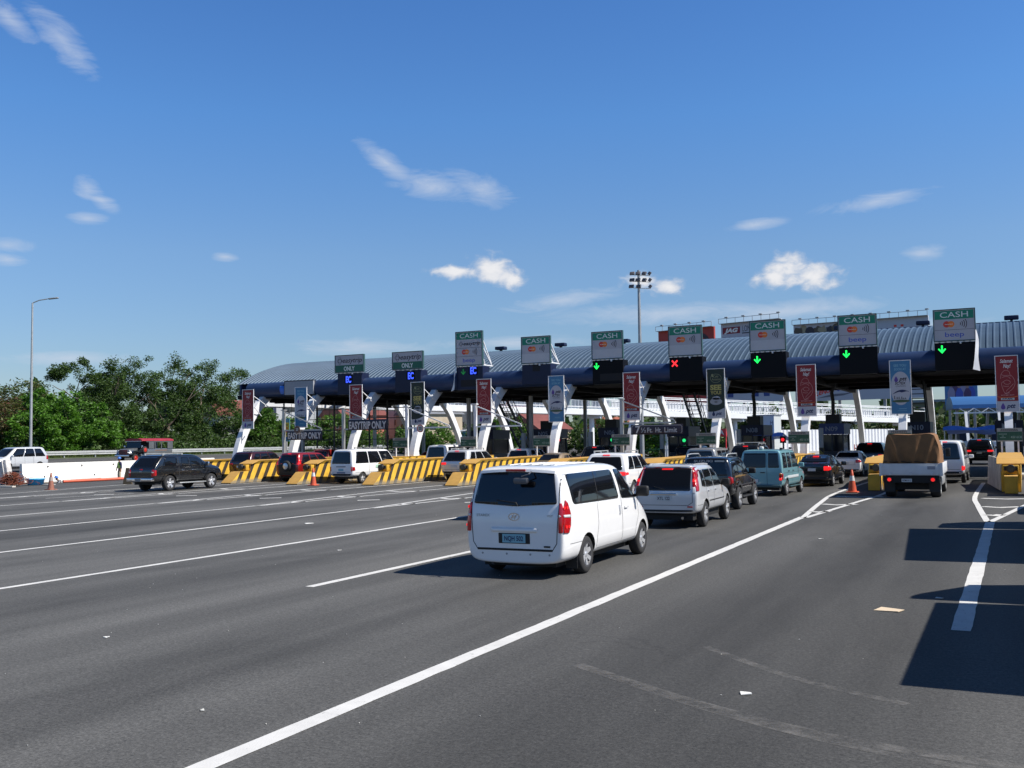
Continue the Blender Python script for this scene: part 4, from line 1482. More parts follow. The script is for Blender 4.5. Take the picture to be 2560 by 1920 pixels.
M_glass = mat('tinted_glass', (0.006, 0.007, 0.009), 0.03, spec=0.6, var=0.0)
M_trimb = mat('black_trim', (0.014, 0.014, 0.015), 0.6)
M_seam = mat('door_gap', (0.02, 0.02, 0.022), 0.8)
M_tyre = mat('tyre_rubber', (0.022, 0.022, 0.023), 0.85, bump=0.2, bscale=40)
M_alloy = mat('alloy', (0.66, 0.67, 0.69), 0.3, metal=0.6)
M_chrome = mat('chrome', (0.70, 0.70, 0.72), 0.12, metal=1.0)
M_tail = mat('tail_lamp_red', (0.33, 0.004, 0.007), 0.12, coat=0.6, emit=(0.9, 0.01, 0.01), estr=0.02)
M_tail_on = mat('tail_lamp_lit', (0.5, 0.005, 0.005), 0.2, coat=0.5, emit=(1.0, 0.02, 0.02), estr=0.65)
M_clear = mat('lamp_clear', (0.55, 0.55, 0.56), 0.12, coat=0.5)
M_amber = mat('lamp_amber', (0.55, 0.17, 0.02), 0.2)
M_plate_w = mat('plate_white', (0.58, 0.60, 0.60), 0.45)
M_plate_g = mat('plate_green_blue', (0.20, 0.42, 0.50), 0.45)
M_under = mat('underbody', (0.010, 0.010, 0.010), 0.8)


def rpoly(P, r, n=4):
    out = []
    m = len(P)
    for i in range(m):
        a, b, c = Vector(P[i - 1]), Vector(P[i]), Vector(P[(i + 1) % m])
        d1, d2 = (a - b), (c - b)
        k = min(r, 0.45 * d1.length, 0.45 * d2.length)
        p, q = b + d1.normalized() * k, b + d2.normalized() * k
        for j in range(n + 1):
            t = j / n
            out.append(((1 - t) ** 2 * p + 2 * t * (1 - t) * b + t * t * q).to_tuple())
    return out


def dens(P, s=0.09):
    out = []
    for i in range(len(P)):
        a, b = Vector(P[i]), Vector(P[(i + 1) % len(P)])
        n = max(1, int((b - a).length / s))
        out += [a.lerp(b, j / n).to_tuple() for j in range(n)]
    return out


class Body:
    """car body lofted from cross sections, wheel wells cut out; local +Y is forward, rear at y=0"""

    def __init__(self, st, arches, rr=0.0, bul=0.012, sub=2):
        verts, faces = [], []
        n = len(st)
        for (yb, yl, yt, zb, zl, zt, wb, wl_, wt) in st:
            hz = zt - zl
            half = [(wb * 0.8, yb, zb), (wb, lerp(yb, yl, 0.15), zb + 0.13 * (zl - zb)), (max(wb, wl_) + bul, lerp(yb, yl, 0.58), zb + 0.58 * (zl - zb)), (wl_, yl, zl),
                    (lerp(wl_, wt, 0.5) + 0.012, lerp(yl, yt, 0.5), zl + 0.5 * hz), (wt, lerp(yl, yt, 0.9), zl + 0.9 * hz), (wt * 0.90, yt, zl + 1.0 * hz), (wt * 0.5, yt, zt + 0.012)]
            ring = [(0, yb, zb)] + half + [(0, yt, zt + 0.016)] + [(-p[0], p[1], p[2]) for p in half[::-1]]
            verts += ring
        m = 18
        for i in range(n - 1):
            for j in range(m):
                k = (j + 1) % m
                faces.append([i * m + j, i * m + k, (i + 1) * m + k, (i + 1) * m + j])
        for base, flip in ((0, True), ((n - 1) * m, False)):
            L = [base + 9 + (9 - j) for j in range(0, 10)]      # mirrored index of half point j
            caps = []
            caps.append([base + 0, base + 1, base + 2, base + 16, base + 17])
            for j in range(2, 7):
                caps.append([base + j, base + j + 1, base + 18 - j - 1, base + 18 - j])
            caps.append([base + 7, base + 8, base + 9, base + 10, base + 11])
            for c in caps:
                faces.append(c[::1] if flip else c[::-1])
        me = bpy.data.meshes.new('body')
        me.from_pydata(verts, [], faces)
        me.materials.append(M_trimb)
        me.materials.append(M_under)
        bm = bmesh.new()
        bm.from_mesh(me)
        bmesh.ops.recalc_face_normals(bm, faces=bm.faces[:])
        bm.to_mesh(me)
        bm.free()
        ob = bpy.data.objects.new('body', me)
        COL.objects.link(ob)
        sm = ob.modifiers.new('s', 'SUBSURF')
        sm.levels = sm.render_levels = sub
        cutters = []
        if arches:
            cb = MB()
            hw = max(s[7] for s in st)
            for (y, z, r) in arches:
                for s in (1, -1):
                    pts = [(y + r * math.cos(a), z + r * math.sin(a)) for a in [2 * math.pi * i / 28 for i in range(28)]]
                    cb.prism(pts, 'x', s * (hw - 0.34) if s > 0 else -(hw + 0.3), s * (hw + 0.3) if s > 0 else -(hw - 0.34))
            cm = cb.build('cut', [M_under])
            bmm = bmesh.new()
            bmm.from_mesh(cm.data)
            bmesh.ops.remove_doubles(bmm, verts=bmm.verts[:], dist=1e-5)
            bmesh.ops.recalc_face_normals(bmm, faces=bmm.faces[:])
            bmm.to_mesh(cm.data)
            bmm.free()
            bo = ob.modifiers.new('b', 'BOOLEAN')
            bo.operation = 'DIFFERENCE'
            bo.solver = 'EXACT'
            bo.object = cm
            try:
                bo.material_mode = 'TRANSFER'
            except Exception:
                pass
            cutters.append(cm)
        dg = bpy.context.evaluated_depsgraph_get()
        me2 = bpy.data.meshes.new_from_object(ob.evaluated_get(dg))
        self.v = [tuple(v.co) for v in me2.vertices]
        self.f = [list(p.vertices) for p in me2.polygons]
        names = [(m_.name if m_ else '') for m_ in me2.materials]
        self.mi = [1 if names[p.material_index].startswith('underbody') else 0 for p in me2.polygons]
        bpy.data.objects.remove(ob)
        for c in cutters:
            bpy.data.objects.remove(c)
        self.bvh = BVHTree.FromPolygons([Vector(p) for p in self.v], self.f)
        self.extra = []

    def project(self, pts, view, off=0.006):
        """view: 'R','L' side (pts are (y,z)); 'B' rear, 'F' front (x,z); 'T' top (x,y)"""
        out = []
        for p in pts:
            if view == 'R':
                o, d = Vector((4, p[0], p[1])), Vector((-1, 0, 0))
            elif view == 'L':
                o, d = Vector((-4, p[0], p[1])), Vector((1, 0, 0))
            elif view == 'B':
                o, d = Vector((p[0], -4, p[1])), Vector((0, 1, 0))
            elif view == 'F':
                o, d = Vector((p[0], 12, p[1])), Vector((0, -1, 0))
            else:
                o, d = Vector((p[0], p[1], 6)), Vector((0, 0, -1))
            loc, nor, idx, dist = self.bvh.ray_cast(o, d)
            if loc is None:
                out.append(None)
                continue
            if nor.dot(d) > 0:
                nor = -nor
            out.append((loc + nor * off, nor))
        return out

    def patch(self, poly, view, off=0.006, mb=None, mi=0, s=0.1, rim=0.014, smooth=True):
        mb = mb or MB()
        P = dens(poly, s)
        nb = len(P)
        xs, ys = [p[0] for p in P], [p[1] for p in P]
        inner = []
        x = min(xs) + s * 0.5
        while x < max(xs):
            y = min(ys) + s * 0.5
            while y < max(ys):
                inner.append((x, y))
                y += s
            x += s
        pts = [Vector(p) for p in P] + [Vector(p) for p in inner]
        r = delaunay_2d_cdt(pts, [(i, (i + 1) % nb) for i in range(nb)], [], 1, 1e-5)
        v2, e2, f2 = r[0], r[1], r[2]
        pr = self.project([tuple(p) for p in v2], view, off)
        ok = {i for i, q in enumerate(pr) if q is not None}
        idx = {}
        vs = []
        for i in sorted(ok):
            idx[i] = len(vs)
            vs.append(pr[i][0])
        fs = [[idx[i] for i in f] for f in f2 if all(i in ok for i in f)]
        # orient outwards
        for f in fs:
            a, b, c = (Vector(vs[k]) for k in f[:3])
            nrm = (b - a).cross(c - a)
            oi = [k for k, q in idx.items() if q == f[0]][0] if False else None
            ref = {'R': Vector((1, 0, 0)), 'L': Vector((-1, 0, 0)), 'B': Vector((0, -1, 0)), 'F': Vector((0, 1, 0)), 'T': Vector((0, 0, 1))}[view]
            if nrm.dot(ref) < 0:
                f.reverse()
        # rim so that the panel has thickness
        cnt = {}
        for f in fs:
            for i in range(len(f)):
                a, b = f[i], f[(i + 1) % len(f)]
                cnt.setdefault((min(a, b), max(a, b)), []).append((a, b))
        inv = {q: i for i, q in idx.items()}
        nv = len(vs)
        rimmap = {}
        rf = []
        for k, l in cnt.items():
            if len(l) == 1:
                a, b = l[0]
                for q in (a, b):
                    if q not in rimmap:
                        rimmap[q] = len(vs)
                        p, nrm = pr[inv[q]]
                        vs.append(Vector(p) - nrm * (off + rim))
                rf.append([b, a, rimmap[a], rimmap[b]])
        mb.add(vs, fs, mi, None, smooth)
        o = len(mb.v) - len(vs)
        for f in rf:
            mb.f.append([q + o for q in f])
            mb.m.append(mi)
            mb.s.append(False)
        return mb

    def strip(self, pts, w, view, off=0.004, mb=None, mi=0, closed=False):
        """thin conformal line"""
        mb = mb or MB()
        P = [Vector(p) for p in (dens(pts, 0.07) if closed else self._dl(pts))]
        if closed:
            P.append(P[0])
        n = len(P)
        two = []
        for i in range(n):
            t = (P[min(n - 1, i + 1)] - P[max(0, i - 1)])
            t = t.normalized() if t.length > 1e-9 else Vector((1, 0))
            q = Vector((-t.y, t.x)) * (w / 2)
            two += [(P[i] + q).to_tuple(), (P[i] - q).to_tuple()]
        pr = self.project(two, view, off)
        for i in range(n - 1):
            q = [pr[2 * i], pr[2 * i + 1], pr[2 * i + 3], pr[2 * i + 2]]
            if all(q) and max((Vector(q[a][0]) - Vector(q[b][0])).length for a, b in ((0, 3), (1, 2))) < 0.3:
                mb.add([x[0] for x in q], [(0, 1, 2, 3)], mi)
        return mb

    @staticmethod
    def _dl(pts):
        out = []
        for a, b in zip(pts[:-1], pts[1:]):
            a, b = Vector(a), Vector(b)
            n = max(1, int((b - a).length / 0.07))
            out += [a.lerp(b, j / n).to_tuple() for j in range(n)]
        out.append(tuple(pts[-1]))
        return out

    def build(self, root, pm, seams=None, lower=None):
        mb = MB()
        mb.v = list(self.v)
        mb.f = [list(f) for f in self.f]
        mb.m = list(self.mi)
        mb.s = [True] * len(self.f)
        if seams:
            mb.add(seams.v, seams.f, 2)
        return mb.build('body', [pm, M_under, M_seam], root, sharp=38)


WHEELS = {}


def wheel_meshes(R, w, rim_r, spokes, style):
    key = (R, w, rim_r, spokes, style)
    if key in WHEELS:
        return WHEELS[key]
    h = w / 2
    t = MB()
    t.lathe([(rim_r - 0.02, -h * 0.9), (rim_r + 0.01, -h), (R - 0.045, -h * 1.02), (R - 0.012, -h * 0.82), (R, -h * 0.4), (R, h * 0.4), (R - 0.012, h * 0.82), (R - 0.045, h * 1.02), (rim_r + 0.01, h), (rim_r - 0.02, h * 0.9)], 'x', 32)
    t.lathe([(0.0, -h * 0.7), (rim_r - 0.02, -h * 0.7)], 'x', 32)
    r = MB()
    r.lathe([(rim_r + 0.012, h * 1.01), (rim_r - 0.012, h * 1.03), (rim_r - 0.03, h * 0.9), (rim_r - 0.04, h * 0.1), (0.0, h * 0.05)], 'x', 32, 0)
    if style == 'steel':
        r.lathe([(rim_r - 0.035, h * 0.3), (rim_r * 0.75, h * 0.62), (rim_r * 0.45, h * 0.52), (rim_r * 0.4, h * 0.75), (0, h * 0.78)], 'x', 24, 0)
    else:
        for i in range(spokes):
            a = 2 * math.pi * i / spokes
            M = Matrix.Rotation(a, 4, 'X')
            wd = {5: 0.075, 6: 0.06, 7: 0.045, 10: 0.03}.get(spokes, 0.05) * (rim_r / 0.2)
            vs = [(h * 0.72, -wd * 0.5, 0.03), (h * 0.72, wd * 0.5, 0.03), (h * 0.98, wd * 0.62, rim_r - 0.025), (h * 0.98, -wd * 0.62, rim_r - 0.025),
                  (h * 0.35, -wd * 0.6, 0.03), (h * 0.35, wd * 0.6, 0.03), (h * 0.6, wd * 0.75, rim_r - 0.025), (h * 0.6, -wd * 0.75, rim_r - 0.025)]
            r.add(vs, [(0, 1, 2, 3), (4, 7, 6, 5), (0, 3, 7, 4), (1, 5, 6, 2), (3, 2, 6, 7)], 1, M)
        r.lathe([(0.001, h * 0.85), (0.045, h * 0.83), (0.062, h * 0.6)], 'x', 16, 1)
    WHEELS[key] = (t, r)
    return WHEELS[key]


def wheels(root, ys, track, R, w=0.2, rim=0.2, spokes=5, style='alloy', rm=None, skip=()):
    rm = rm or M_alloy
    t, r = wheel_meshes(R, w, rim, spokes, style)
    for y in ys:
        for s in (1, -1):
            o = t.build('wheel', [M_tyre], root)
            o.location = (s * (track - w / 2), y, R)
            if s < 0:
                o.rotation_euler = (0, 0, math.pi)
            r.build('rim', [mat('rim_well', (0.05, 0.05, 0.055), 0.5) if style != 'steel' else rm, rm], o)


def mirrors(root, x, y, z, m, s=1.0):
    for sg in (1, -1):
        mb = MB().bbox((-0.12 * s, -0.055 * s, -0.09 * s), (0.12 * s, 0.055 * s, 0.10 * s), 0.04 * s, 0, seg=3)
        mb.cyl((-sg * 0.2 * s, 0.05, -0.09 * s), (-sg * 0.04, 0, -0.05 * s), 0.03 * s, 0.03 * s, 6)
        o = mb.build('mirror', [m], root)
        o.location = (sg * (x + 0.13 * s), y, z)


def plate(root, y, z, txt, m, tm, x=0.0, w=0.40, h=0.15):
    o = MB().box((x - w / 2, y - 0.015, z - h / 2), (x + w / 2, y + 0.03, z + h / 2)).build('number_plate', [m], root)
    if txt:
        MB().text(txt, x, z - h * 0.27, h * 0.55, 0, facing(0, y - 0.018, 0), w=w * 0.82, bold=0.02).build('lettering', [tm], o)
    return o


def stations(L, hw, H, zb, belt, hood, tw, rt=0.25, ws_top=None, ws_base=None, rear='suv', trunk=None, tl=0.6, nose=0.42, hoodw=0.8, rlean=0.0, front_drop=0.2):
    """generic body: rt = how far the roof's rear edge sits ahead of the bumper"""
    T = hw * tw
    st = []
    if rear == 'suv':
        st.append((0.07, 0.05 + rlean, rt, zb + 0.10, belt, H - 0.10, 0.88 * hw, 0.91 * hw, 0.86 * T))
        st.append((0.10, 0.07 + rlean, rt + 0.04, zb + 0.04, belt, H - 0.05, 0.95 * hw, 0.965 * hw, 0.95 * T))
        st.append((0.26, 0.24 + rlean, rt + 0.18, zb, belt, H - 0.012, hw, hw, T))
        st.append((0.7, 0.7, max(0.85, rt + 0.5), zb, belt, H, hw, hw, T))
    else:
        tz = trunk
        st.append((0.07, 0.04, 0.07, zb + 0.12, tz - 0.16, tz - 0.04, 0.86 * hw, 0.88 * hw, 0.66 * hw))
        st.append((0.11, 0.08, 0.12, zb + 0.04, tz - 0.12, tz - 0.005, 0.95 * hw, 0.95 * hw, 0.72 * hw))
        st.append((0.3, 0.28, 0.3, zb, tz - 0.09, tz + 0.012, hw, 0.985 * hw, 0.76 * hw))
        st.append((tl, tl, tl, zb, belt - 0.02, tz + 0.02, hw, 0.99 * hw, 0.78 * hw))
        st.append((tl + 0.35, tl + 0.3, rt - 0.08, zb, belt, H - 0.06, hw, hw, 0.97 * T))
        st.append((tl + 0.55, tl + 0.55, rt + 0.18, zb, belt, H - 0.01, hw, hw, T))
    mid = lerp(st[-1][2], ws_top, 0.55)
    st.append((mid, mid, mid, zb, belt, H, hw, hw, T))
    st.append((ws_top + 0.05, ws_top + 0.1, ws_top - 0.25, zb, belt, H - 0.02, hw, hw, 0.99 * T))
    st.append((lerp(ws_top, ws_base, 0.45), lerp(ws_top, ws_base, 0.55), ws_top, zb, belt + 0.01, H - 0.07, hw, 0.995 * hw, 0.96 * T))
    st.append((ws_base, ws_base, ws_base, zb, hood - 0.08, hood + 0.02, hw, 0.975 * hw, hoodw * hw))
    e = L - ws_base
    st.append((L - 0.5 * e, L - 0.5 * e, L - 0.5 * e, zb + 0.01, hood - 0.14, hood - 0.3 * front_drop, 0.99 * hw, 0.95 * hw, 0.76 * hw))
    st.append((L - 0.16, L - 0.2, L - 0.24, zb + 0.03, hood - 0.24, hood - 0.75 * front_drop, 0.93 * hw, 0.86 * hw, 0.66 * hw))
    st.append((L - 0.03, L - 0.05, L - 0.09, zb + 0.08, hood - front_drop - 0.16, hood - front_drop - 0.06, 0.84 * hw, 0.78 * hw, 0.58 * hw))
    st.append((L, L - 0.01, L - 0.03, zb + 0.13, hood - front_drop - 0.25, hood - front_drop - 0.16, 0.76 * hw, 0.72 * hw, 0.5 * hw))
    return st


def side_glass(b, root, polys, r=0.07, both=True):
    for P in polys:
        for v in ('R', 'L'):
            b.patch(rpoly(P, r), v, 0.006).build('side_window', [M_glass], root)


def add_lamps(b, root, rear_poly, side_poly, m, name='tail_lamp', extra=None):
    for s in (1, -1):
        mb = b.patch([(s * p[0], p[1]) for p in rear_poly], 'B', 0.012, s=0.06)
        if side_poly:
            b.patch(side_poly, 'R' if s > 0 else 'L', 0.012, mb, s=0.06)
        o = mb.build(name, [m], root)
        if extra:
            for poly, mm in extra:
                b.patch([(s * p[0], p[1]) for p in poly], 'B', 0.016, s=0.05).build('reflector', [mm], o)


def front_bits(b, root, hw, hood, L, lampz=None, grille=True):
    z = lampz or hood - 0.22
    for s in (1, -1):
        P = [(s * hw * 0.48, z - 0.07), (s * hw * 0.80, z - 0.05), (s * hw * 0.82, z + 0.08), (s * hw * 0.52, z + 0.06)]
        b.patch(P, 'F', 0.01, s=0.06).build('headlight', [M_clear], root)
    if grille:
        b.patch(rpoly([(-hw * 0.42, z - 0.12), (hw * 0.42, z - 0.12), (hw * 0.42, z + 0.02), (-hw * 0.42, z + 0.02)], 0.04), 'F', 0.012, s=0.06).build('grille', [M_trimb], root)


def generic(name, label, cat, loc, rz, P, pm, group=None, lit=False, plate_txt=None, plate_m=None):
    """fast car for the lanes further away"""
    root = thing(name, label, cat, loc, rz, group)
    L, hw, H = P['L'], P['hw'], P['H']
    zb, belt, hood, tw = P['zb'], P['belt'], P['hood'], P['tw']
    R = P['R']
    st = stations(L, hw, H, zb, belt, hood, tw, P['rt'], P['wst'], P['wsb'], P.get('rear', 'suv'), P.get('trunk'), P.get('tl', 0.6), front_drop=P.get('fd', 0.2), hoodw=P.get('hoodw', 0.8), rlean=P.get('rlean', 0))
    ys = P['wy']
    b = Body(st, [(y, R, R + 0.055) for y in ys])
    seams = MB()
    zt = H - 0.13
    T = hw * tw
    rs = P.get('rear', 'suv')
    y_r0, y_r1 = (P['rt'] + 0.2, P['rt'] + 0.32) if rs == 'suv' else (P['tl'] + 0.25, P['rt'] + 0.28)
    if rs == 'suv':
        y_r0 = 0.32 + P.get('rlean', 0)
    yf_b, yf_t = lerp(P['wst'], P['wsb'], 0.72), P['wst'] - 0.12
    n = P.get('nwin', 3)
    gb, gt = belt + 0.05, zt
    edges = [(lerp(y_r0, yf_b, q), lerp(y_r1, yf_t, q)) for q in P.get('splits', [i / n for i in range(n + 1)])]
    for i in range(len(edges) - 1):
        (b0, t0), (b1, t1) = edges[i], edges[i + 1]
        side = [(b0 + 0.035, gb), (b1 - 0.035, gb), (t1 - 0.035, gt), (t0 + 0.035, gt)]
        side_glass(b, root, [side], 0.05)
    for v in ('R', 'L'):
        for y in P.get('doors', [lerp(ys[0] + 0.5, ys[1] - 0.6, q) for q in (0.05, 0.5, 1.0)]):
            b.strip([(y, zb + 0.12), (y, belt)], 0.012, v, 0.004, seams)
        b.strip([(0.3, zb + 0.36 * (belt - zb)), (L - 0.4, zb + 0.36 * (belt - zb))], 0.01, v, 0.004, seams)
    if rs == 'suv':
        rz0, rz1 = belt + 0.03, H - 0.15
        b.patch(rpoly([(-0.80 * hw, rz0), (0.80 * hw, rz0), (0.80 * T, rz1), (-0.80 * T, rz1)], 0.08), 'B', 0.008).build('rear_window', [M_glass], root)
        b.strip([(-0.78 * hw, zb + 0.30), (0.78 * hw, zb + 0.30)], 0.014, 'B', 0.004, seams)
        lz0, lz1 = P.get('lz', (belt - 0.32, belt + 0.0))
    else:
        tz = P['trunk']
        b.patch(rpoly([(-0.74 * hw, tz + 0.06), (0.74 * hw, tz + 0.06), (0.82 * T, H - 0.09), (-0.82 * T, H - 0.09)], 0.06), 'B', 0.008).build('rear_window', [M_glass], root)
        b.strip([(-0.55 * hw, tz - 0.08), (-0.62 * hw, tz - 0.36), (0.62 * hw, tz - 0.36), (0.55 * hw, tz - 0.08)], 0.012, 'B', 0.004, seams)
        lz0, lz1 = P.get('lz', (tz - 0.28, tz - 0.07))
    lw = P.get('lw', 0.26)
    add_lamps(b, root, rpoly([((1 - lw) * hw, lz0), (0.93 * hw, lz0), (0.93 * hw, lz1), ((1 - lw) * hw, lz1)], 0.03), [(0.09, lz0 + 0.02), (0.30, lz0 + 0.05), (0.26, lz1 - 0.02), (0.09, lz1)] if P.get('wrap', True) else None, M_tail_on if lit else M_tail)
    b.patch(rpoly([(-0.78 * hw, hood + 0.04), (0.78 * hw, hood + 0.04), (0.82 * T, H - 0.1), (-0.82 * T, H - 0.1)], 0.08), 'F', 0.006).build('windshield', [M_glass], root)
    front_bits(b, root, hw, hood, L, hood - P.get('fd', 0.2) - 0.04)
    if lit:
        b.patch([(-0.14, H - 0.1), (0.14, H - 0.1), (0.14, H - 0.065), (-0.14, H - 0.065)], 'B', 0.012, s=0.05).build('brake_lamp', [M_tail_on], root)
    b.build(root, pm, seams)
    lo = MB()
    b.patch(rpoly([(-0.86 * hw, zb + 0.05), (0.86 * hw, zb + 0.05), (0.84 * hw, zb + 0.2), (-0.84 * hw, zb + 0.2)], 0.03), 'B', 0.006, lo)
    lo.build('bumper_trim', [M_trimb], root)
    MB().box((-hw * 0.8, 0.3, zb - 0.1), (hw * 0.8, L - 0.35, zb + 0.02)).build('underbody', [M_under], root)
    wheels(root, ys, hw - 0.01, R, P.get('ww', 0.2), R * 0.64, P.get('spokes', 5))
    mirrors(root, hw * 0.97, lerp(P['wst'], P['wsb'], 0.62), belt + 0.1, pm)
    pz = P.get('pz', zb + 0.42)
    y0 = 0.03
    hit = b.project([(0, pz)], 'B', 0)[0]
    plate(root, (hit[0].y if hit else y0) - 0.005, pz, plate_txt, plate_m or M_plate_w, M_tblk, w=0.36, h=0.13)
    if P.get('rack'):
        for s in (1, -1):
            m = MB()
            xx = s * T * 0.86
            m.bar((xx, P['rt'] + 0.35, H + 0.07), (xx, P['wst'] - 0.25, H + 0.07), 0.035)
            for yy in (P['rt'] + 0.4, lerp(P['rt'], P['wst'], 0.5), P['wst'] - 0.3):
                m.box((xx - 0.02, yy - 0.04, H - 0.04), (xx + 0.02, yy + 0.04, H + 0.055))
            m.build('roof_rail', [P.get('rackm', M_galv)], root)
        if P['rack'] > 1:
            for yy in (P['rt'] + 0.7, P['wst'] - 0.6):
                MB().bbox((-T * 0.88, yy - 0.05, H + 0.09), (T * 0.88, yy + 0.05, H + 0.14), 0.02).build('cross_bar', [M_galv], root)
    if P.get('spare'):
        b.patch(rpoly([(-0.7 * hw, zb + 0.16), (0.7 * hw, zb + 0.16), (0.78 * hw, belt + 0.01), (-0.78 * hw, belt + 0.01)], 0.05), 'B', 0.007).build('rear_cladding', [M_trimb], root)
        o = MB().lathe([(0.0, -0.09), (0.28, -0.1), (0.33, -0.05), (0.33, 0.05), (0.28, 0.1), (0, 0.09)], 'y', 24).build('spare_wheel', [M_tyre], root)
        o.location = (0.05, -0.05, P['spare'])
        MB().lathe([(0.0, -0.115), (0.18, -0.11), (0.2, -0.095)], 'y', 20).build('rim', [M_alloy], o)
    return root, b


SUV = dict(L=4.5, hw=0.91, H=1.74, zb=0.33, belt=1.06, hood=1.10, tw=0.80, R=0.36, rt=0.30, wst=2.55, wsb=3.35, wy=(0.86, 3.55), lz=(0.82, 1.05))
SEDAN = dict(L=4.41, hw=0.85, H=1.475, zb=0.25, belt=0.92, hood=0.96, tw=0.74, R=0.31, rear='sedan', trunk=1.06, tl=0.62, rt=1.25, wst=2.45, wsb=3.3, wy=(0.9, 3.45), splits=[0.0, 0.2, 0.6, 1.0], pz=0.80, lz=(0.76, 0.96), lw=0.36, spokes=7)
BIG = dict(L=4.8, hw=0.925, H=1.835, zb=0.40, belt=1.16, hood=1.14, tw=0.79, R=0.38, rt=0.42, wst=2.75, wsb=3.5, wy=(0.95, 3.7), lz=(0.98, 1.12), lw=0.42, spokes=6, splits=[0.0, 0.26, 0.62, 1.0], rack=1, pz=0.9)
AUVP = dict(L=4.5, hw=0.84, H=1.84, zb=0.34, belt=1.08, hood=1.08, tw=0.82, R=0.34, rt=0.16, wst=2.75, wsb=3.35, wy=(0.9, 3.6), lz=(0.66, 1.02), lw=0.16)
VANP = dict(L=4.7, hw=0.85, H=1.97, zb=0.38, belt=1.12, hood=1.12, tw=0.83, R=0.32, rt=0.2, wst=3.75, wsb=4.32, wy=(1.0, 3.75), lz=(0.62, 0.92), lw=0.15, fd=0.16, nwin=3, doors=[1.6, 2.7, 3.55])
# ------------------------------------------------------------------ the white van in front
P_white = paint('white_car_paint', (0.80, 0.80, 0.80), 0, 0.3)
P_silver = paint('silver_car_paint', (0.62, 0.635, 0.66), 0.25, 0.32)
P_black = paint('black_car_paint', (0.008, 0.009, 0.011), 0, 0.22)
P_teal = paint('teal_car_paint', (0.17, 0.36, 0.40), 0.1, 0.32)
P_dark = paint('dark_car_paint', (0.012, 0.014, 0.02), 0.2, 0.25)
P_red = paint('red_car_paint', (0.21, 0.008, 0.007), 0.1, 0.28)
P_maroon = paint('maroon_car_paint', (0.045, 0.008, 0.009), 0.2, 0.25)
P_tan = paint('tan_car_paint', (0.34, 0.26, 0.18), 0.4, 0.32)
P_grey = paint('grey_car_paint', (0.30, 0.30, 0.29), 0.4, 0.34)


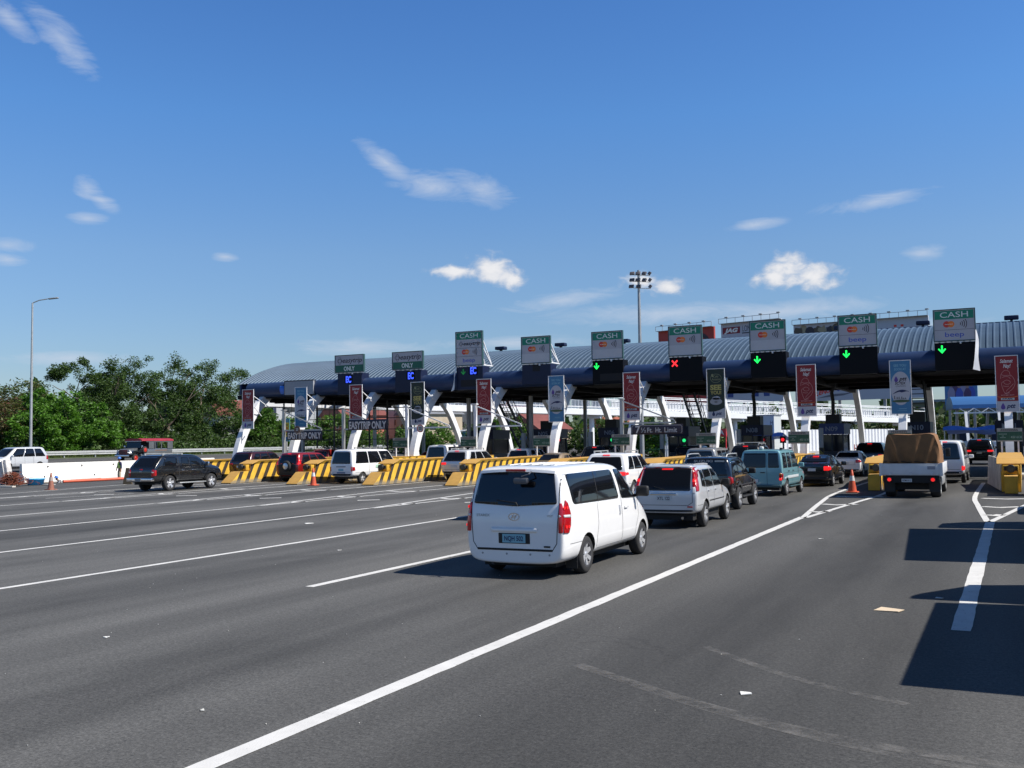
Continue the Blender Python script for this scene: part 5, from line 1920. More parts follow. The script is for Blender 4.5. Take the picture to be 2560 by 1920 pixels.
def white_van():
    root = thing('van', 'white passenger van in the foreground, rear and right side towards us', 'van', (-7.76, 15.52, 0), rad(1.0))
    hw = 0.96
    st = [(0.08, 0.05, 0.24, 0.31, 1.06, 1.83, 0.84, 0.86, 0.72),
          (0.08, 0.06, 0.26, 0.25, 1.06, 1.88, 0.90, 0.91, 0.77),
          (0.24, 0.20, 0.36, 0.235, 1.06, 1.915, 0.955, 0.955, 0.81),
          (0.8, 0.8, 0.85, 0.24, 1.07, 1.935, 0.965, 0.965, 0.82),
          (2.0, 2.0, 2.0, 0.27, 1.07, 1.94, 0.965, 0.965, 0.82),
          (3.1, 3.15, 2.9, 0.27, 1.07, 1.925, 0.965, 0.965, 0.82),
          (3.65, 3.75, 3.35, 0.27, 1.07, 1.85, 0.965, 0.96, 0.80),
          (4.15, 4.2, 4.0, 0.27, 1.03, 1.40, 0.96, 0.95, 0.76),
          (4.45, 4.45, 4.4, 0.28, 0.98, 1.13, 0.95, 0.92, 0.72),
          (4.80, 4.78, 4.74, 0.30, 0.86, 0.98, 0.91, 0.85, 0.62),
          (5.02, 5.02, 4.98, 0.36, 0.72, 0.82, 0.83, 0.77, 0.54),
          (5.08, 5.08, 5.05, 0.42, 0.64, 0.72, 0.75, 0.70, 0.46)]
    R = 0.335
    b = Body(st, [(1.12, R, R + 0.06), (4.27, R, R + 0.06)])
    # glass
    b.patch(rpoly([(-0.80, 1.285), (0, 1.24), (0.80, 1.285), (0.70, 1.825), (-0.70, 1.825)], 0.05), 'B', 0.016, s=0.05, rim=0.03).build('rear_window', [M_glass], root)
    for v in ('R', 'L'):
        b.patch(rpoly([(0.52, 1.26), (2.86, 1.235), (2.70, 1.80), (0.42, 1.79)], 0.10), v, 0.006, s=0.1).build('side_window', [M_glass], root)
        b.patch(rpoly([(3.02, 1.225), (3.95, 1.19), (3.62, 1.50), (3.20, 1.79), (2.86, 1.80)], 0.06), v, 0.006, s=0.08).build('side_window', [M_glass], root)
    b.patch(rpoly([(-0.72, 1.16), (0.72, 1.16), (0.68, 1.82), (-0.68, 1.82)], 0.08), 'F', 0.006).build('windshield', [M_glass], root)
    seams = MB()
    for v in ('R', 'L'):
        b.strip([(1.66, 1.23), (1.66, 0.85), (1.58, 0.62), (1.58, 0.36)], 0.010, v, 0.003, seams)
        b.strip([(1.62, 0.40), (3.05, 0.40), (3.93, 0.42)], 0.006, v, 0.003, seams)
        b.strip([(2.94, 1.80), (2.98, 1.24), (2.98, 0.36)], 0.011, v, 0.003, seams)
        b.strip([(4.0, 1.15), (3.98, 0.85), (3.80, 0.62), (3.78, 0.38)], 0.010, v, 0.003, seams)
        b.strip([(1.72, 1.79), (1.72, 1.24)], 0.018, v, 0.009, seams)
        b.strip([(0.3, 0.60), (0.82, 0.60)], 0.008, v, 0.003, seams)
    # tailgate outline, bumper joint
    b.strip([(-0.80, 1.86), (-0.84, 1.25), (-0.80, 0.62), (-0.72, 0.50), (0.72, 0.50), (0.80, 0.62), (0.84, 1.25), (0.80, 1.86)], 0.014, 'B', 0.003, seams)
    b.build(root, P_white, seams)
    b.patch(rpoly([(-0.72, 0.478), (0.72, 0.478), (0.72, 0.515), (-0.72, 0.515)], 0.012), 'B', 0.006, s=0.06).build('bumper_step', [M_trimb], root)
    b.patch(rpoly([(-0.30, 0.60), (0.30, 0.60), (0.30, 0.78), (-0.30, 0.78)], 0.01), 'B', 0.004, s=0.06).build('plate_recess', [M_trimb], root)
    y = b.project([(0, 0.69)], 'B', 0)[0][0].y
    plate(root, y - 0.006, 0.69, 'NQH 502', M_plate_g, M_tnavy, w=0.44, h=0.15)
    b.patch(rpoly([(-0.44, 0.80), (0.44, 0.80), (0.44, 0.875), (-0.44, 0.875)], 0.02), 'B', 0.018, s=0.06).build('plate_garnish', [P_white], root)
    e = MB()
    Me = facing(0, b.project([(0, 1.06)], 'B', 0)[0][0].y - 0.006, 0)
    e.stroke([(0.10 * math.cos(a), 1.06 + 0.062 * math.sin(a)) for a in [2 * math.pi * i / 24 for i in range(24)]], 0.016, 0, Me, closed=True)
    for s in (-1, 1):
        e.stroke([(0.03 * s - 0.025, 1.015), (0.03 * s + 0.02, 1.105)], 0.016, 0, Me)
    e.stroke([(-0.04, 1.05), (0.04, 1.072)], 0.014, 0, Me)
    e.build('emblem', [M_chrome], root)
    lt = MB()
    Ml = facing(0, b.project([(0.5, 1.08)], 'B', 0)[0][0].y - 0.008, 0)
    lt.text('STAREX', -0.60, 1.06, 0.045, 0, Ml, w=0.26, bold=0.02)
    lt.text('VGT', 0.68, 1.07, 0.035, 0, Ml, w=0.11, bold=0.02)
    lt.rect(0.56, 0.545, 0.68, 0.575, 1, Ml)
    lt.build('badges', [M_galv, M_trimb], root)
    # lamps: tall, wrapping the corner
    lp = rpoly([(0.84, 0.80), (0.905, 0.80), (0.915, 1.10), (0.872, 1.30), (0.84, 1.30)], 0.02)
    ls = rpoly([(0.09, 0.80), (0.23, 0.79), (0.31, 0.92), (0.35, 1.11), (0.29, 1.30), (0.22, 1.355), (0.15, 1.22), (0.105, 1.06)], 0.02)
    for s in (1, -1):
        mb = b.patch([(s * p[0], p[1]) for p in lp], 'B', 0.018, s=0.035, rim=0.03)
        b.patch(ls, 'R' if s > 0 else 'L', 0.018, mb, s=0.035, rim=0.03)
        o = mb.build('tail_lamp', [M_tail], root)
        mb = b.patch(rpoly([(0.11, 1.065), (0.325, 1.05), (0.325, 1.10), (0.11, 1.105)], 0.01), 'R' if s > 0 else 'L', 0.023, s=0.05)
        b.patch([(s * p[0], p[1]) for p in ((0.845, 1.06), (0.92, 1.06), (0.92, 1.105), (0.845, 1.105))], 'B', 0.023, mb, s=0.05)
        mb.build('reflector', [M_clear], o)
        for zz in (0.90, 1.22):
            for yy in (0.15, 0.23):
                c = b.project([(yy, zz)], 'R' if s > 0 else 'L', 0.022)[0][0]
                MB().cyl(c, c + Vector((0.012 * s, 0, 0)), 0.028, 0.024, 10).build('bulb', [M_tail_on], o)
    # roof spoiler with brake lamp
    sp = MB()
    rows = []
    for i in range(9):
        x = -0.72 + 1.44 * i / 8
        yb = 0.20 + 0.05 * (abs(x) / 0.72) ** 2
        zt = 1.905 - 0.035 * (abs(x) / 0.72) ** 2
        rows += [(x, yb - 0.02, zt - 0.02), (x, yb - 0.035, zt - 0.065), (x, yb + 0.10, zt - 0.075), (x, yb + 0.42, zt + 0.012)]
    sp.v = rows
    for i in range(8):
        for k in range(4):
            sp.f.append([4 * i + k, 4 * i + (k + 1) % 4, 4 * i + 4 + (k + 1) % 4, 4 * i + 4 + k][::-1])
            sp.m.append(0)
            sp.s.append(True)
    sp.f += [[0, 1, 2, 3], [35, 34, 33, 32]]
    sp.m += [0, 0]
    sp.s += [False, False]
    so = sp.build('spoiler', [P_white], root, sharp=50)
    MB().bbox((-0.19, 0.150, 1.845), (0.19, 0.175, 1.885), 0.008).build('brake_lamp', [M_tail], so)
    # wiper, rear parking mirror, handles, sensors, roof ribs
    wp = MB()
    yy = b.project([(0.0, 1.3)], 'B', 0)[0][0].y
    wp.bar((0.06, yy - 0.03, 1.25), (0.02, yy - 0.03, 1.31), 0.03)
    wp.bar((0.02, yy - 0.03, 1.30), (-0.34, yy - 0.012, 1.345), 0.018)
    wp.build('wiper', [M_trimb], root)
    mm = MB()
    mm.cyl((0.30, 0.16, 1.84), (0.30, 0.04, 1.80), 0.014, 0.014, 6).cyl((0.30, 0.04, 1.80), (0.18, 0.02, 1.76), 0.012, 0.012, 6)
    mm.bbox((0.02, 0.0, 1.63), (0.30, 0.05, 1.745), 0.035, 0, seg=3)
    mm.build('parking_mirror', [mat('mirror_grey', (0.10, 0.10, 0.11), 0.3)], root)
    for v, s in (('R', 1), ('L', -1)):
        for (y0, z, ln, up) in ((2.84, 1.02, 0.05, 1), (3.20, 1.045, 0.19, 0)):
            c = b.project([(y0, z)], v, 0.0)[0][0]
            h = MB()
            if up:
                h.bbox((c.x - 0.005, y0 - 0.028, z - 0.09), (c.x + s * 0.032, y0 + 0.028, z + 0.09) if s > 0 else (c.x + 0.005, y0 + 0.028, z + 0.09), 0.004)
            else:
                h.bbox((min(c.x, c.x + s * 0.032), y0 - ln / 2, z - 0.02), (max(c.x, c.x + s * 0.032), y0 + ln / 2, z + 0.022), 0.006)
            h.build('door_handle', [P_white], root)
    for xs in (-0.62, -0.15, 0.30, 0.66):
        c = b.project([(xs, 0.42)], 'B', 0.0)[0][0]
        MB().cyl(c, c + Vector((0, -0.006, 0)), 0.018, 0.018, 10).build('parking_sensor', [mat('sensor_grey', (0.3, 0.3, 0.3), 0.5)], root)
    for xs in (-0.42, -0.2, 0.02, 0.24, 0.46):
        m = MB()
        q = b.project([(xs, 0.75 + 0.25 * i) for i in range(9)], 'T', 0.0)
        for (a, _), (c, _2) in zip(q[:-1], q[1:]):
            m.bar(a, c, 0.06, 0.022)
        m.build('roof_rib', [P_white], root)
    mirrors(root, 0.955, 3.86, 1.32, M_trimb, 1.12)
    front_bits(b, root, 0.94, 0.98, 5.08, 0.80)
    MB().box((-0.68, 0.3, 0.19), (0.68, 4.75, 0.30)).build('underbody', [M_under], root)
    MB().cyl((-0.45, 0.12, 0.25), (-0.45, 0.5, 0.25), 0.03, 0.03, 10).build('exhaust', [M_dark], root)
    for s in (1, -1):
        MB().box((s * 0.80 - 0.11, 0.72, 0.13), (s * 0.80 + 0.11, 0.735, 0.42)).build('mud_flap', [M_trimb], root)
    wheels(root, (1.12, 4.27), 0.945, R, 0.215, 0.21, 6)
    return root


white_van()


def silver_suv():
    hw = 0.885
    root = thing('suv', 'silver compact suv with plate XTL 122, right ahead of the white van', 'suv', (-8.20, 25.35, 0), rad(2.0))
    st = stations(4.46, hw, 1.66, 0.36, 1.02, 1.04, 0.82, 0.42, 2.55, 3.3, front_drop=0.2)
    R = 0.35
    b = Body(st, [(0.98, R, R + 0.06), (3.62, R, R + 0.06)])
    seams = MB()
    b.patch(rpoly([(-0.70, 1.0), (0.70, 1.0), (0.64, 1.585), (-0.64, 1.585)], 0.05), 'B', 0.007, s=0.08).build('rear_window', [M_glass], root)
    for v in ('R', 'L'):
        for P in ([(0.62, 1.10), (1.02, 1.06), (1.02, 1.52), (0.72, 1.52)], [(1.08, 1.06), (1.86, 1.055), (1.86, 1.53), (1.08, 1.53)], [(1.93, 1.055), (3.0, 1.05), (2.42, 1.51), (1.93, 1.53)]):
            b.patch(rpoly(P, 0.05), v, 0.006).build('side_window', [M_glass], root)
        b.strip([(1.06, 1.55), (1.06, 1.0), (1.22, 0.72), (1.42, 0.5)], 0.01, v, 0.003, seams)
        b.strip([(1.9, 1.55), (1.9, 0.5)], 0.01, v, 0.003, seams)
        b.strip([(3.05, 1.03), (3.05, 0.5)], 0.01, v, 0.003, seams)
        b.strip([(1.35, 0.68), (3.1, 0.68)], 0.035, v, 0.006, seams)
        b.strip([(0.1, 0.62), (0.62, 0.62)], 0.008, v, 0.003, seams)
    b.strip([(-0.74, 0.98), (-0.74, 0.70), (-0.62, 0.62), (0.62, 0.62), (0.74, 0.70), (0.74, 0.98)], 0.012, 'B', 0.003, seams)
    b.build(root, P_silver, seams)
    b.patch(rpoly([(-0.72, 1.60), (0.72, 1.60), (0.70, 1.655), (-0.70, 1.655)], 0.02), 'B', 0.02, s=0.06).build('rear_spoiler', [P_silver], root)
    lp = rpoly([(0.735, 1.10), (0.80, 1.08), (0.80, 1.35), (0.72, 1.60), (0.66, 1.60)], 0.02)
    ls = rpoly([(0.10, 0.98), (0.26, 0.99), (0.36, 1.22), (0.50, 1.58), (0.42, 1.60), (0.20, 1.25)], 0.02)
    for s in (1, -1):
        mb = b.patch([(s * p[0], p[1]) for p in lp], 'B', 0.014, s=0.05)
        b.patch(ls, 'R' if s > 0 else 'L', 0.014, mb, s=0.05)
        o = mb.build('tail_lamp', [M_tail], root)
        b.patch([(s * p[0], p[1]) for p in rpoly([(0.74, 0.93), (0.82, 0.93), (0.81, 1.09), (0.735, 1.09)], 0.02)], 'B', 0.016, s=0.05).build('reflector', [M_clear], o)
        b.patch([(s * p[0], p[1]) for p in ((0.72, 1.22), (0.80, 1.22), (0.80, 1.30), (0.72, 1.30))], 'B', 0.018, s=0.05).build('bulb', [M_tail_on], o)
        b.patch([(s * p[0], p[1]) for p in ((0.60, 0.565), (0.74, 0.565), (0.74, 0.60), (0.60, 0.60))], 'B', 0.01, s=0.05).build('bumper_reflector', [M_tail], root)
    b.patch([(-0.15, 1.535), (0.15, 1.535), (0.15, 1.57), (-0.15, 1.57)], 'B', 0.012, s=0.05).build('brake_lamp', [M_tail_on], root)
    b.patch(rpoly([(-0.40, 0.885), (0.32, 0.885), (0.32, 0.94), (-0.40, 0.94)], 0.02), 'B', 0.02, s=0.06).build('plate_garnish', [M_chrome], root)
    y = b.project([(0, 0.80)], 'B', 0)[0][0].y
    plate(root, y - 0.004, 0.80, 'XTL 122', M_plate_w, M_tblk, x=-0.03, w=0.42, h=0.15)
    b.patch(rpoly([(-0.78, 0.37), (0.78, 0.37), (0.74, 0.50), (-0.74, 0.50)], 0.03), 'B', 0.008, s=0.06).build('bumper_trim', [M_trimb], root)
    wp = MB()
    wp.bar((0.0, y - 0.01, 1.03), (-0.30, y + 0.05, 1.1), 0.018)
    wp.build('wiper', [M_trimb], root)
    for v, s in (('R', 1), ('L', -1)):
        for y0 in (1.28, 2.1):
            c = b.project([(y0, 0.97)], v, 0.0)[0][0]
            MB().bbox((min(c.x - 0.004, c.x + s * 0.03), y0 - 0.09, 0.95), (max(c.x, c.x + s * 0.03), y0 + 0.09, 0.985), 0.006).build('door_handle', [P_silver], root)
    for s in (1, -1):
        q = b.project([(s * 0.60, 0.75 + 0.2 * i) for i in range(9)], 'T', 0.02)
        m = MB()
        for (a, _), (c, _2) in zip(q[:-1], q[1:]):
            m.bar(a, c, 0.03, 0.03)
        m.build('roof_rail', [P_silver], root)
    b.patch(rpoly([(-0.66, 1.08), (0.66, 1.08), (0.58, 1.56), (-0.58, 1.56)], 0.08), 'F', 0.006).build('windshield', [M_glass], root)
    front_bits(b, root, hw, 1.02, 4.46, 0.80)
    mirrors(root, hw * 0.96, 2.95, 1.12, M_trimb)
    MB().box((-0.7, 0.25, 0.22), (0.7, 4.1, 0.38)).build('underbody', [M_under], root)
    MB().cyl((0.48, 0.02, 0.29), (0.48, 0.5, 0.31), 0.035, 0.035, 10).build('exhaust', [M_chrome], root)
    wheels(root, (0.98, 3.62), hw - 0.01, R, 0.215, 0.22, 5)
    return root


silver_suv()


def black_suv():
    hw = 0.89
    root = thing('suv', 'black boxy off-roader with SUZUKI across its rear window', 'suv', (-8.93, 31.95, 0), rad(1.5))
    st = stations(4.35, hw, 1.74, 0.42, 1.10, 1.12, 0.84, 0.16, 2.3, 2.95, front_drop=0.16)
    R = 0.37
    b = Body(st, [(1.0, R, R + 0.07), (3.5, R, R + 0.07)])
    seams = MB()
    b.patch(rpoly([(-0.72, 1.14), (0.72, 1.14), (0.66, 1.67), (-0.66, 1.67)], 0.05), 'B', 0.007, s=0.08).build('rear_window', [M_glass], root)
    for v in ('R', 'L'):
        for P in ([(0.35, 1.15), (0.95, 1.15), (0.95, 1.60), (0.38, 1.60)], [(1.02, 1.15), (1.72, 1.15), (1.72, 1.61), (1.02, 1.61)], [(1.8, 1.15), (2.66, 1.15), (2.22, 1.58), (1.8, 1.61)]):
            b.patch(rpoly(P, 0.04), v, 0.006).build('side_window', [M_glass], root)
        for y in (1.0, 1.76, 2.7):
            b.strip([(y, 1.12), (y, 0.55)], 0.01, v, 0.003, seams)
        # wheel arch flares
        for yw in (1.0, 3.5):
            b.strip([(yw + (R + 0.12) * math.cos(a), R + (R + 0.12) * math.sin(a)) for a in [math.pi * i / 14 for i in range(15)]], 0.1, v, 0.02, seams)
        b.strip([(0.4, 0.80), (4.0, 0.80)], 0.04, v, 0.008, seams)
    b.build(root, P_black, seams)
    y = b.project([(0, 1.60)], 'B', 0)[0][0].y
    lt = MB()
    Ml = facing(0, y - 0.03, 0)
    lt.text('SUZUKI', -0.08, 1.575, 0.075, 0, Ml, w=0.62, bold=0.02)
    lt.rect(0.30, 1.585, 0.62, 1.635, 1, Ml)
    lt.build('visor_lettering', [mat('faded_lettering', (0.42, 0.42, 0.43), 0.5), M_galv], root)
    add_lamps(b, root, rpoly([(0.74, 0.86), (0.84, 0.86), (0.84, 1.10), (0.74, 1.10)], 0.02), [(0.08, 0.88), (0.18, 0.88), (0.18, 1.08), (0.08, 1.08)], M_tail)
    for s in (1, -1):
        m = MB()
        pts = [(s * 0.64, 0.28, 1.74), (s * 0.66, 0.36, 1.82), (s * 0.66, 0.9, 1.84), (s * 0.65, 1.75, 1.83), (s * 0.63, 1.92, 1.74)]
        for a, c in zip(pts[:-1], pts[1:]):
            m.cyl(a, c, 0.022, 0.022, 8)
        m.build('roof_rail', [M_galv], root)
    b.patch(rpoly([(-0.66, 1.15), (0.66, 1.15), (0.60, 1.64), (-0.60, 1.64)], 0.08), 'F', 0.006).build('windshield', [M_glass], root)
    front_bits(b, root, hw, 1.08, 4.35, 0.92)
    mirrors(root, hw * 0.97, 2.65, 1.22, M_trimb)
    o = MB().lathe([(0.0, -0.1), (0.30, -0.11), (0.35, -0.06), (0.35, 0.05), (0.30, 0.1), (0, 0.09)], 'y', 24).build('spare_wheel', [M_trimb], root)
    o.location = (0.02, -0.07, 0.95)
    MB().box((-0.7, 0.25, 0.26), (0.7, 4.0, 0.44)).build('underbody', [M_under], root)
    for s in (1, -1):
        MB().bbox((s * 0.84 - 0.09, 1.5, 0.36), (s * 0.84 + 0.09, 2.95, 0.41), 0.015).build('side_step', [M_trimb], root)
    wheels(root, (1.0, 3.5), hw + 0.03, R, 0.24, 0.235, 5)
    return root


black_suv()


def teal_auv():
    hw = 0.845
    root = thing('utility_vehicle', 'pale teal boxy family utility vehicle with split rear doors', 'utility car', (-8.95, 40.15, 0), rad(-1.5))
    st = [(0.06, 0.03, 0.13, 0.42, 1.06, 1.80, 0.81, 0.82, 0.72),
          (0.08, 0.05, 0.15, 0.36, 1.06, 1.83, 0.835, 0.84, 0.75),
          (0.16, 0.14, 0.22, 0.34, 1.06, 1.85, 0.845, 0.845, 0.76),
          (0.8, 0.8, 0.8, 0.34, 1.06, 1.86, 0.845, 0.845, 0.765),
          (1.9, 1.9, 1.9, 0.34, 1.06, 1.86, 0.845, 0.845, 0.765),
          (2.75, 2.85, 2.55, 0.34, 1.06, 1.84, 0.845, 0.845, 0.76),
          (3.05, 3.1, 2.78, 0.34, 1.06, 1.80, 0.845, 0.84, 0.74),
          (3.3, 3.3, 3.3, 0.34, 1.0, 1.10, 0.845, 0.835, 0.74),
          (3.9, 3.9, 3.9, 0.36, 0.96, 1.04, 0.84, 0.82, 0.72),
          (4.28, 4.28, 4.26, 0.40, 0.88, 0.96, 0.83, 0.80, 0.7),
          (4.33, 4.33, 4.31, 0.44, 0.84, 0.9, 0.80, 0.77, 0.66)]
    R = 0.325
    b = Body(st, [(0.88, R, R + 0.06), (3.62, R, R + 0.06)], bul=0.006)
    seams = MB()
    b.patch(rpoly([(-0.74, 1.14), (0.20, 1.14), (0.20, 1.72), (-0.68, 1.72)], 0.04), 'B', 0.007, s=0.08).build('rear_window', [M_glass], root)
    b.patch(rpoly([(0.28, 1.14), (0.73, 1.14), (0.68, 1.72), (0.28, 1.72)], 0.04), 'B', 0.007, s=0.08).build('rear_window', [M_glass], root)
    b.strip([(0.24, 1.78), (0.24, 0.46)], 0.014, 'B', 0.003, seams)
    b.strip([(-0.78, 0.46), (0.78, 0.46)], 0.014, 'B', 0.003, seams)
    for v in ('R', 'L'):
        for P in ([(0.28, 1.12), (0.98, 1.12), (0.92, 1.72), (0.33, 1.72)], [(1.08, 1.12), (1.78, 1.12), (1.74, 1.72), (1.06, 1.72)], [(1.88, 1.12), (2.98, 1.12), (2.68, 1.70), (1.86, 1.72)]):
            b.patch(rpoly(P, 0.07), v, 0.006).build('side_window', [M_glass], root)
        for y in (1.03, 1.83, 3.0):
            b.strip([(y, 1.1), (y, 0.45)], 0.011, v, 0.003, seams)
        b.strip([(0.3, 0.92), (4.1, 0.92)], 0.01, v, 0.003, seams)
    b.build(root, P_teal, seams)
    for v in ('R', 'L'):
        m = b.patch([(0.45, 0.66), (3.0, 0.68), (3.0, 0.80), (1.1, 0.80), (0.45, 0.74)], v, 0.005, s=0.09)
        m.build('side_decal', [mat('decal_silver', (0.42, 0.45, 0.46), 0.4)], root)
        for y0 in (1.2, 2.0):
            s = 1 if v == 'R' else -1
            c = b.project([(y0, 0.98)], v, 0.0)[0][0]
            MB().bbox((min(c.x - 0.004, c.x + s * 0.03), y0 - 0.08, 0.965), (max(c.x, c.x + s * 0.03), y0 + 0.08, 1.0), 0.006).build('door_handle', [M_trimb], root)
    add_lamps(b, root, rpoly([(0.72, 0.64), (0.82, 0.64), (0.82, 0.92), (0.72, 0.92)], 0.015), [(0.06, 0.65), (0.18, 0.65), (0.18, 0.91), (0.06, 0.91)], M_tail,
              extra=[([(0.72, 0.64), (0.82, 0.64), (0.82, 0.74), (0.72, 0.74)], M_tail_on), ([(0.72, 0.85), (0.82, 0.85), (0.82, 0.92), (0.72, 0.92)], M_amber)])
    MB().bbox((-0.02, 0.0, 0.93), (0.16, 0.05, 0.965), 0.006).build('door_handle', [M_trimb], root)
    MB().bbox((-0.80, -0.04, 0.36), (0.80, 0.10, 0.47), 0.03).build('rear_bumper', [mat('dark_teal', (0.04, 0.08, 0.09), 0.4)], root)
    plate(root, 0.02, 0.62, None, M_plate_w, M_tblk, x=-0.3, w=0.36, h=0.13)
    for y in (0.6, 2.2):
        for s in (1, -1):
            MB().box((s * 0.70 - 0.05, y - 0.05, 1.85), (s * 0.70 + 0.05, y + 0.05, 1.93)).build('rack_foot', [M_trimb], root)
    MB().bbox((-0.1, 0.25, 1.865), (0.06, 0.45, 1.99), 0.05, seg=3).build('roof_beacon', [M_plate_w], root)
    b.patch(rpoly([(-0.7, 1.12), (0.7, 1.12), (0.66, 1.74), (-0.66, 1.74)], 0.06), 'F', 0.006).build('windshield', [M_glass], root)
    front_bits(b, root, hw, 1.0, 4.33, 0.78)
    mirrors(root, hw * 0.99, 3.0, 1.18, P_teal)
    MB().box((-0.68, 0.2, 0.24), (0.68, 4.0, 0.36)).build('underbody', [M_under], root)
    for s in (1, -1):
        MB().bbox((s * 0.82 - 0.07, 1.4, 0.33), (s * 0.82 + 0.07, 3.1, 0.37), 0.012).build('side_step', [mat('dark_teal', (0.04, 0.08, 0.09), 0.4)], root)
    wheels(root, (0.88, 3.62), hw - 0.005, R, 0.2, 0.205, 7)
    return root


teal_auv()


def pickup():
    hw = 0.91
    root = thing('pickup_truck', 'black double-cab pickup with a closed canopy over its bed', 'pickup truck', (-39.98, 37.35, 0), rad(1.0))
    st0 = [(0.05, 0.02, 0.62, 0.52, 1.10, 1.70, 0.82, 0.84, 0.66),
          (0.06, 0.04, 0.66, 0.46, 1.10, 1.75, 0.87, 0.88, 0.75),
          (0.18, 0.16, 0.80, 0.44, 1.10, 1.79, 0.905, 0.905, 0.79),
          (0.9, 0.9, 1.1, 0.44, 1.10, 1.81, 0.91, 0.91, 0.80),
          (1.7, 1.7, 1.7, 0.44, 1.10, 1.81, 0.91, 0.91, 0.79),
          (2.6, 2.6, 2.6, 0.44, 1.10, 1.81, 0.91, 0.91, 0.77),
          (3.2, 3.25, 3.08, 0.44, 1.10, 1.79, 0.91, 0.91, 0.76),
          (3.72, 3.72, 3.38, 0.44, 1.10, 1.72, 0.91, 0.905, 0.74),
          (4.12, 4.12, 4.12, 0.44, 1.07, 1.18, 0.91, 0.895, 0.76),
          (4.7, 4.7, 4.7, 0.46, 1.02, 1.12, 0.90, 0.875, 0.74),
          (5.04, 5.04, 5.0, 0.50, 0.92, 1.03, 0.87, 0.83, 0.68),
          (5.16, 5.14, 5.1, 0.55, 0.76, 0.84, 0.80, 0.74, 0.54)]
    st = [q[:4] + (q[4] + 0.06, q[5] + (0.06 if q[2] < 3.5 else 0.11)) + q[6:] for q in st0]
    R = 0.40
    b = Body(st, [(1.14, R, R + 0.085), (4.2, R, R + 0.085)])
    seams = MB()
    b.patch(rpoly([(-0.72, 1.24), (0.72, 1.24), (0.62, 1.76), (-0.62, 1.76)], 0.06), 'B', 0.007, s=0.08).build('rear_window', [M_glass], root)
    for v in ('R', 'L'):
        for P in ([(0.60, 1.25), (1.66, 1.25), (1.66, 1.75), (0.88, 1.75)], [(1.92, 1.24), (2.52, 1.24), (2.52, 1.73), (2.0, 1.73)], [(2.62, 1.24), (3.82, 1.24), (3.30, 1.68), (2.62, 1.73)]):
            b.patch(rpoly(P, 0.06), v, 0.006).build('side_window', [M_glass], root)
        b.strip([(1.76, 1.76), (1.80, 0.52)], 0.028, v, 0.003, seams)
        b.strip([(2.57, 1.68), (2.57, 0.52)], 0.011, v, 0.003, seams)
        b.strip([(3.78, 1.16), (3.70, 0.52)], 0.011, v, 0.003, seams)
        b.strip([(0.2, 1.12), (1.76, 1.12)], 0.011, v, 0.003, seams)
        s = 1 if v == 'R' else -1
        for yw in (1.14, 4.2):
            fl = MB()
            b.strip([(yw + (R + 0.14) * math.cos(a), R + (R + 0.14) * math.sin(a)) for a in [math.pi * i / 16 for i in range(17)]], 0.11, v, 0.03, fl)
            fl.build('arch_flare', [P_black], root)
        for y0 in (2.05, 2.78):
            c = b.project([(y0, 1.05)], v, 0.0)[0][0]
            MB().bbox((min(c.x - 0.004, c.x + s * 0.035), y0 - 0.1, 1.03), (max(c.x, c.x + s * 0.035), y0 + 0.1, 1.07), 0.008).build('door_handle', [M_chrome], root)
    b.strip([(-0.80, 0.66), (0.80, 0.66)], 0.012, 'B', 0.003, seams)
    b.strip([(-0.80, 1.13), (0.80, 1.13)], 0.014, 'B', 0.003, seams)
    b.build(root, P_black, seams)
    add_lamps(b, root, rpoly([(0.72, 0.78), (0.86, 0.78), (0.86, 1.12), (0.72, 1.12)], 0.03), [(0.06, 0.79), (0.2, 0.82), (0.2, 1.08), (0.06, 1.11)], M_tail,
              extra=[([(0.73, 0.96), (0.85, 0.96), (0.85, 1.01), (0.73, 1.01)], M_clear)])
    b.patch([(-0.11, 1.10), (0.08, 1.10), (0.08, 1.15), (-0.11, 1.15)], 'B', 0.02, s=0.05).build('brake_lamp', [M_tail], root)
    b.patch([(-0.09, 1.00), (0.06, 1.00), (0.06, 1.03), (-0.09, 1.03)], 'B', 0.012, s=0.05).build('emblem', [M_chrome], root)
    MB().bbox((-0.86, -0.12, 0.53), (0.86, 0.12, 0.70), 0.03).build('rear_bumper', [M_chrome], root)
    plate(root, -0.13, 0.60, None, mat('plate_dull', (0.25, 0.25, 0.25), 0.5), M_tblk, x=-0.05, w=0.42, h=0.14)
    for s in (1, -1):
        MB().bbox((s * 0.93 - 0.10, 1.72, 0.36), (s * 0.93 + 0.10, 3.68, 0.42), 0.02).build('side_step', [M_galv], root)
        m = MB()
        m.bar((s * 0.62, 0.85, 1.93), (s * 0.62, 2.3, 1.93), 0.05, 0.04)
        for yy in (0.9, 2.25):
            m.box((s * 0.62 - 0.03, yy - 0.05, 1.83), (s * 0.62 + 0.03, yy + 0.05, 1.915))
        m.build('roof_rail', [M_galv], root)
    b.patch(rpoly([(-0.68, 1.2), (0.68, 1.2), (0.6, 1.66), (-0.6, 1.66)], 0.06), 'F', 0.006).build('windshield', [M_glass], root)
    front_bits(b, root, hw, 1.05, 5.16, 0.92)
    mirrors(root, hw * 0.99, 3.72, 1.34, M_chrome, 1.15)
    MB().box((-0.72, 0.3, 0.34), (0.72, 4.8, 0.47)).build('underbody', [M_under], root)
    wheels(root, (1.14, 4.2), hw + 0.02, R, 0.25, 0.27, 5)
    return root


pickup()
# ------------------------------------------------------------------ cars queueing in the lanes
def V(**k):
    d = dict(k.pop('base'))
    d.update(k)
    return d


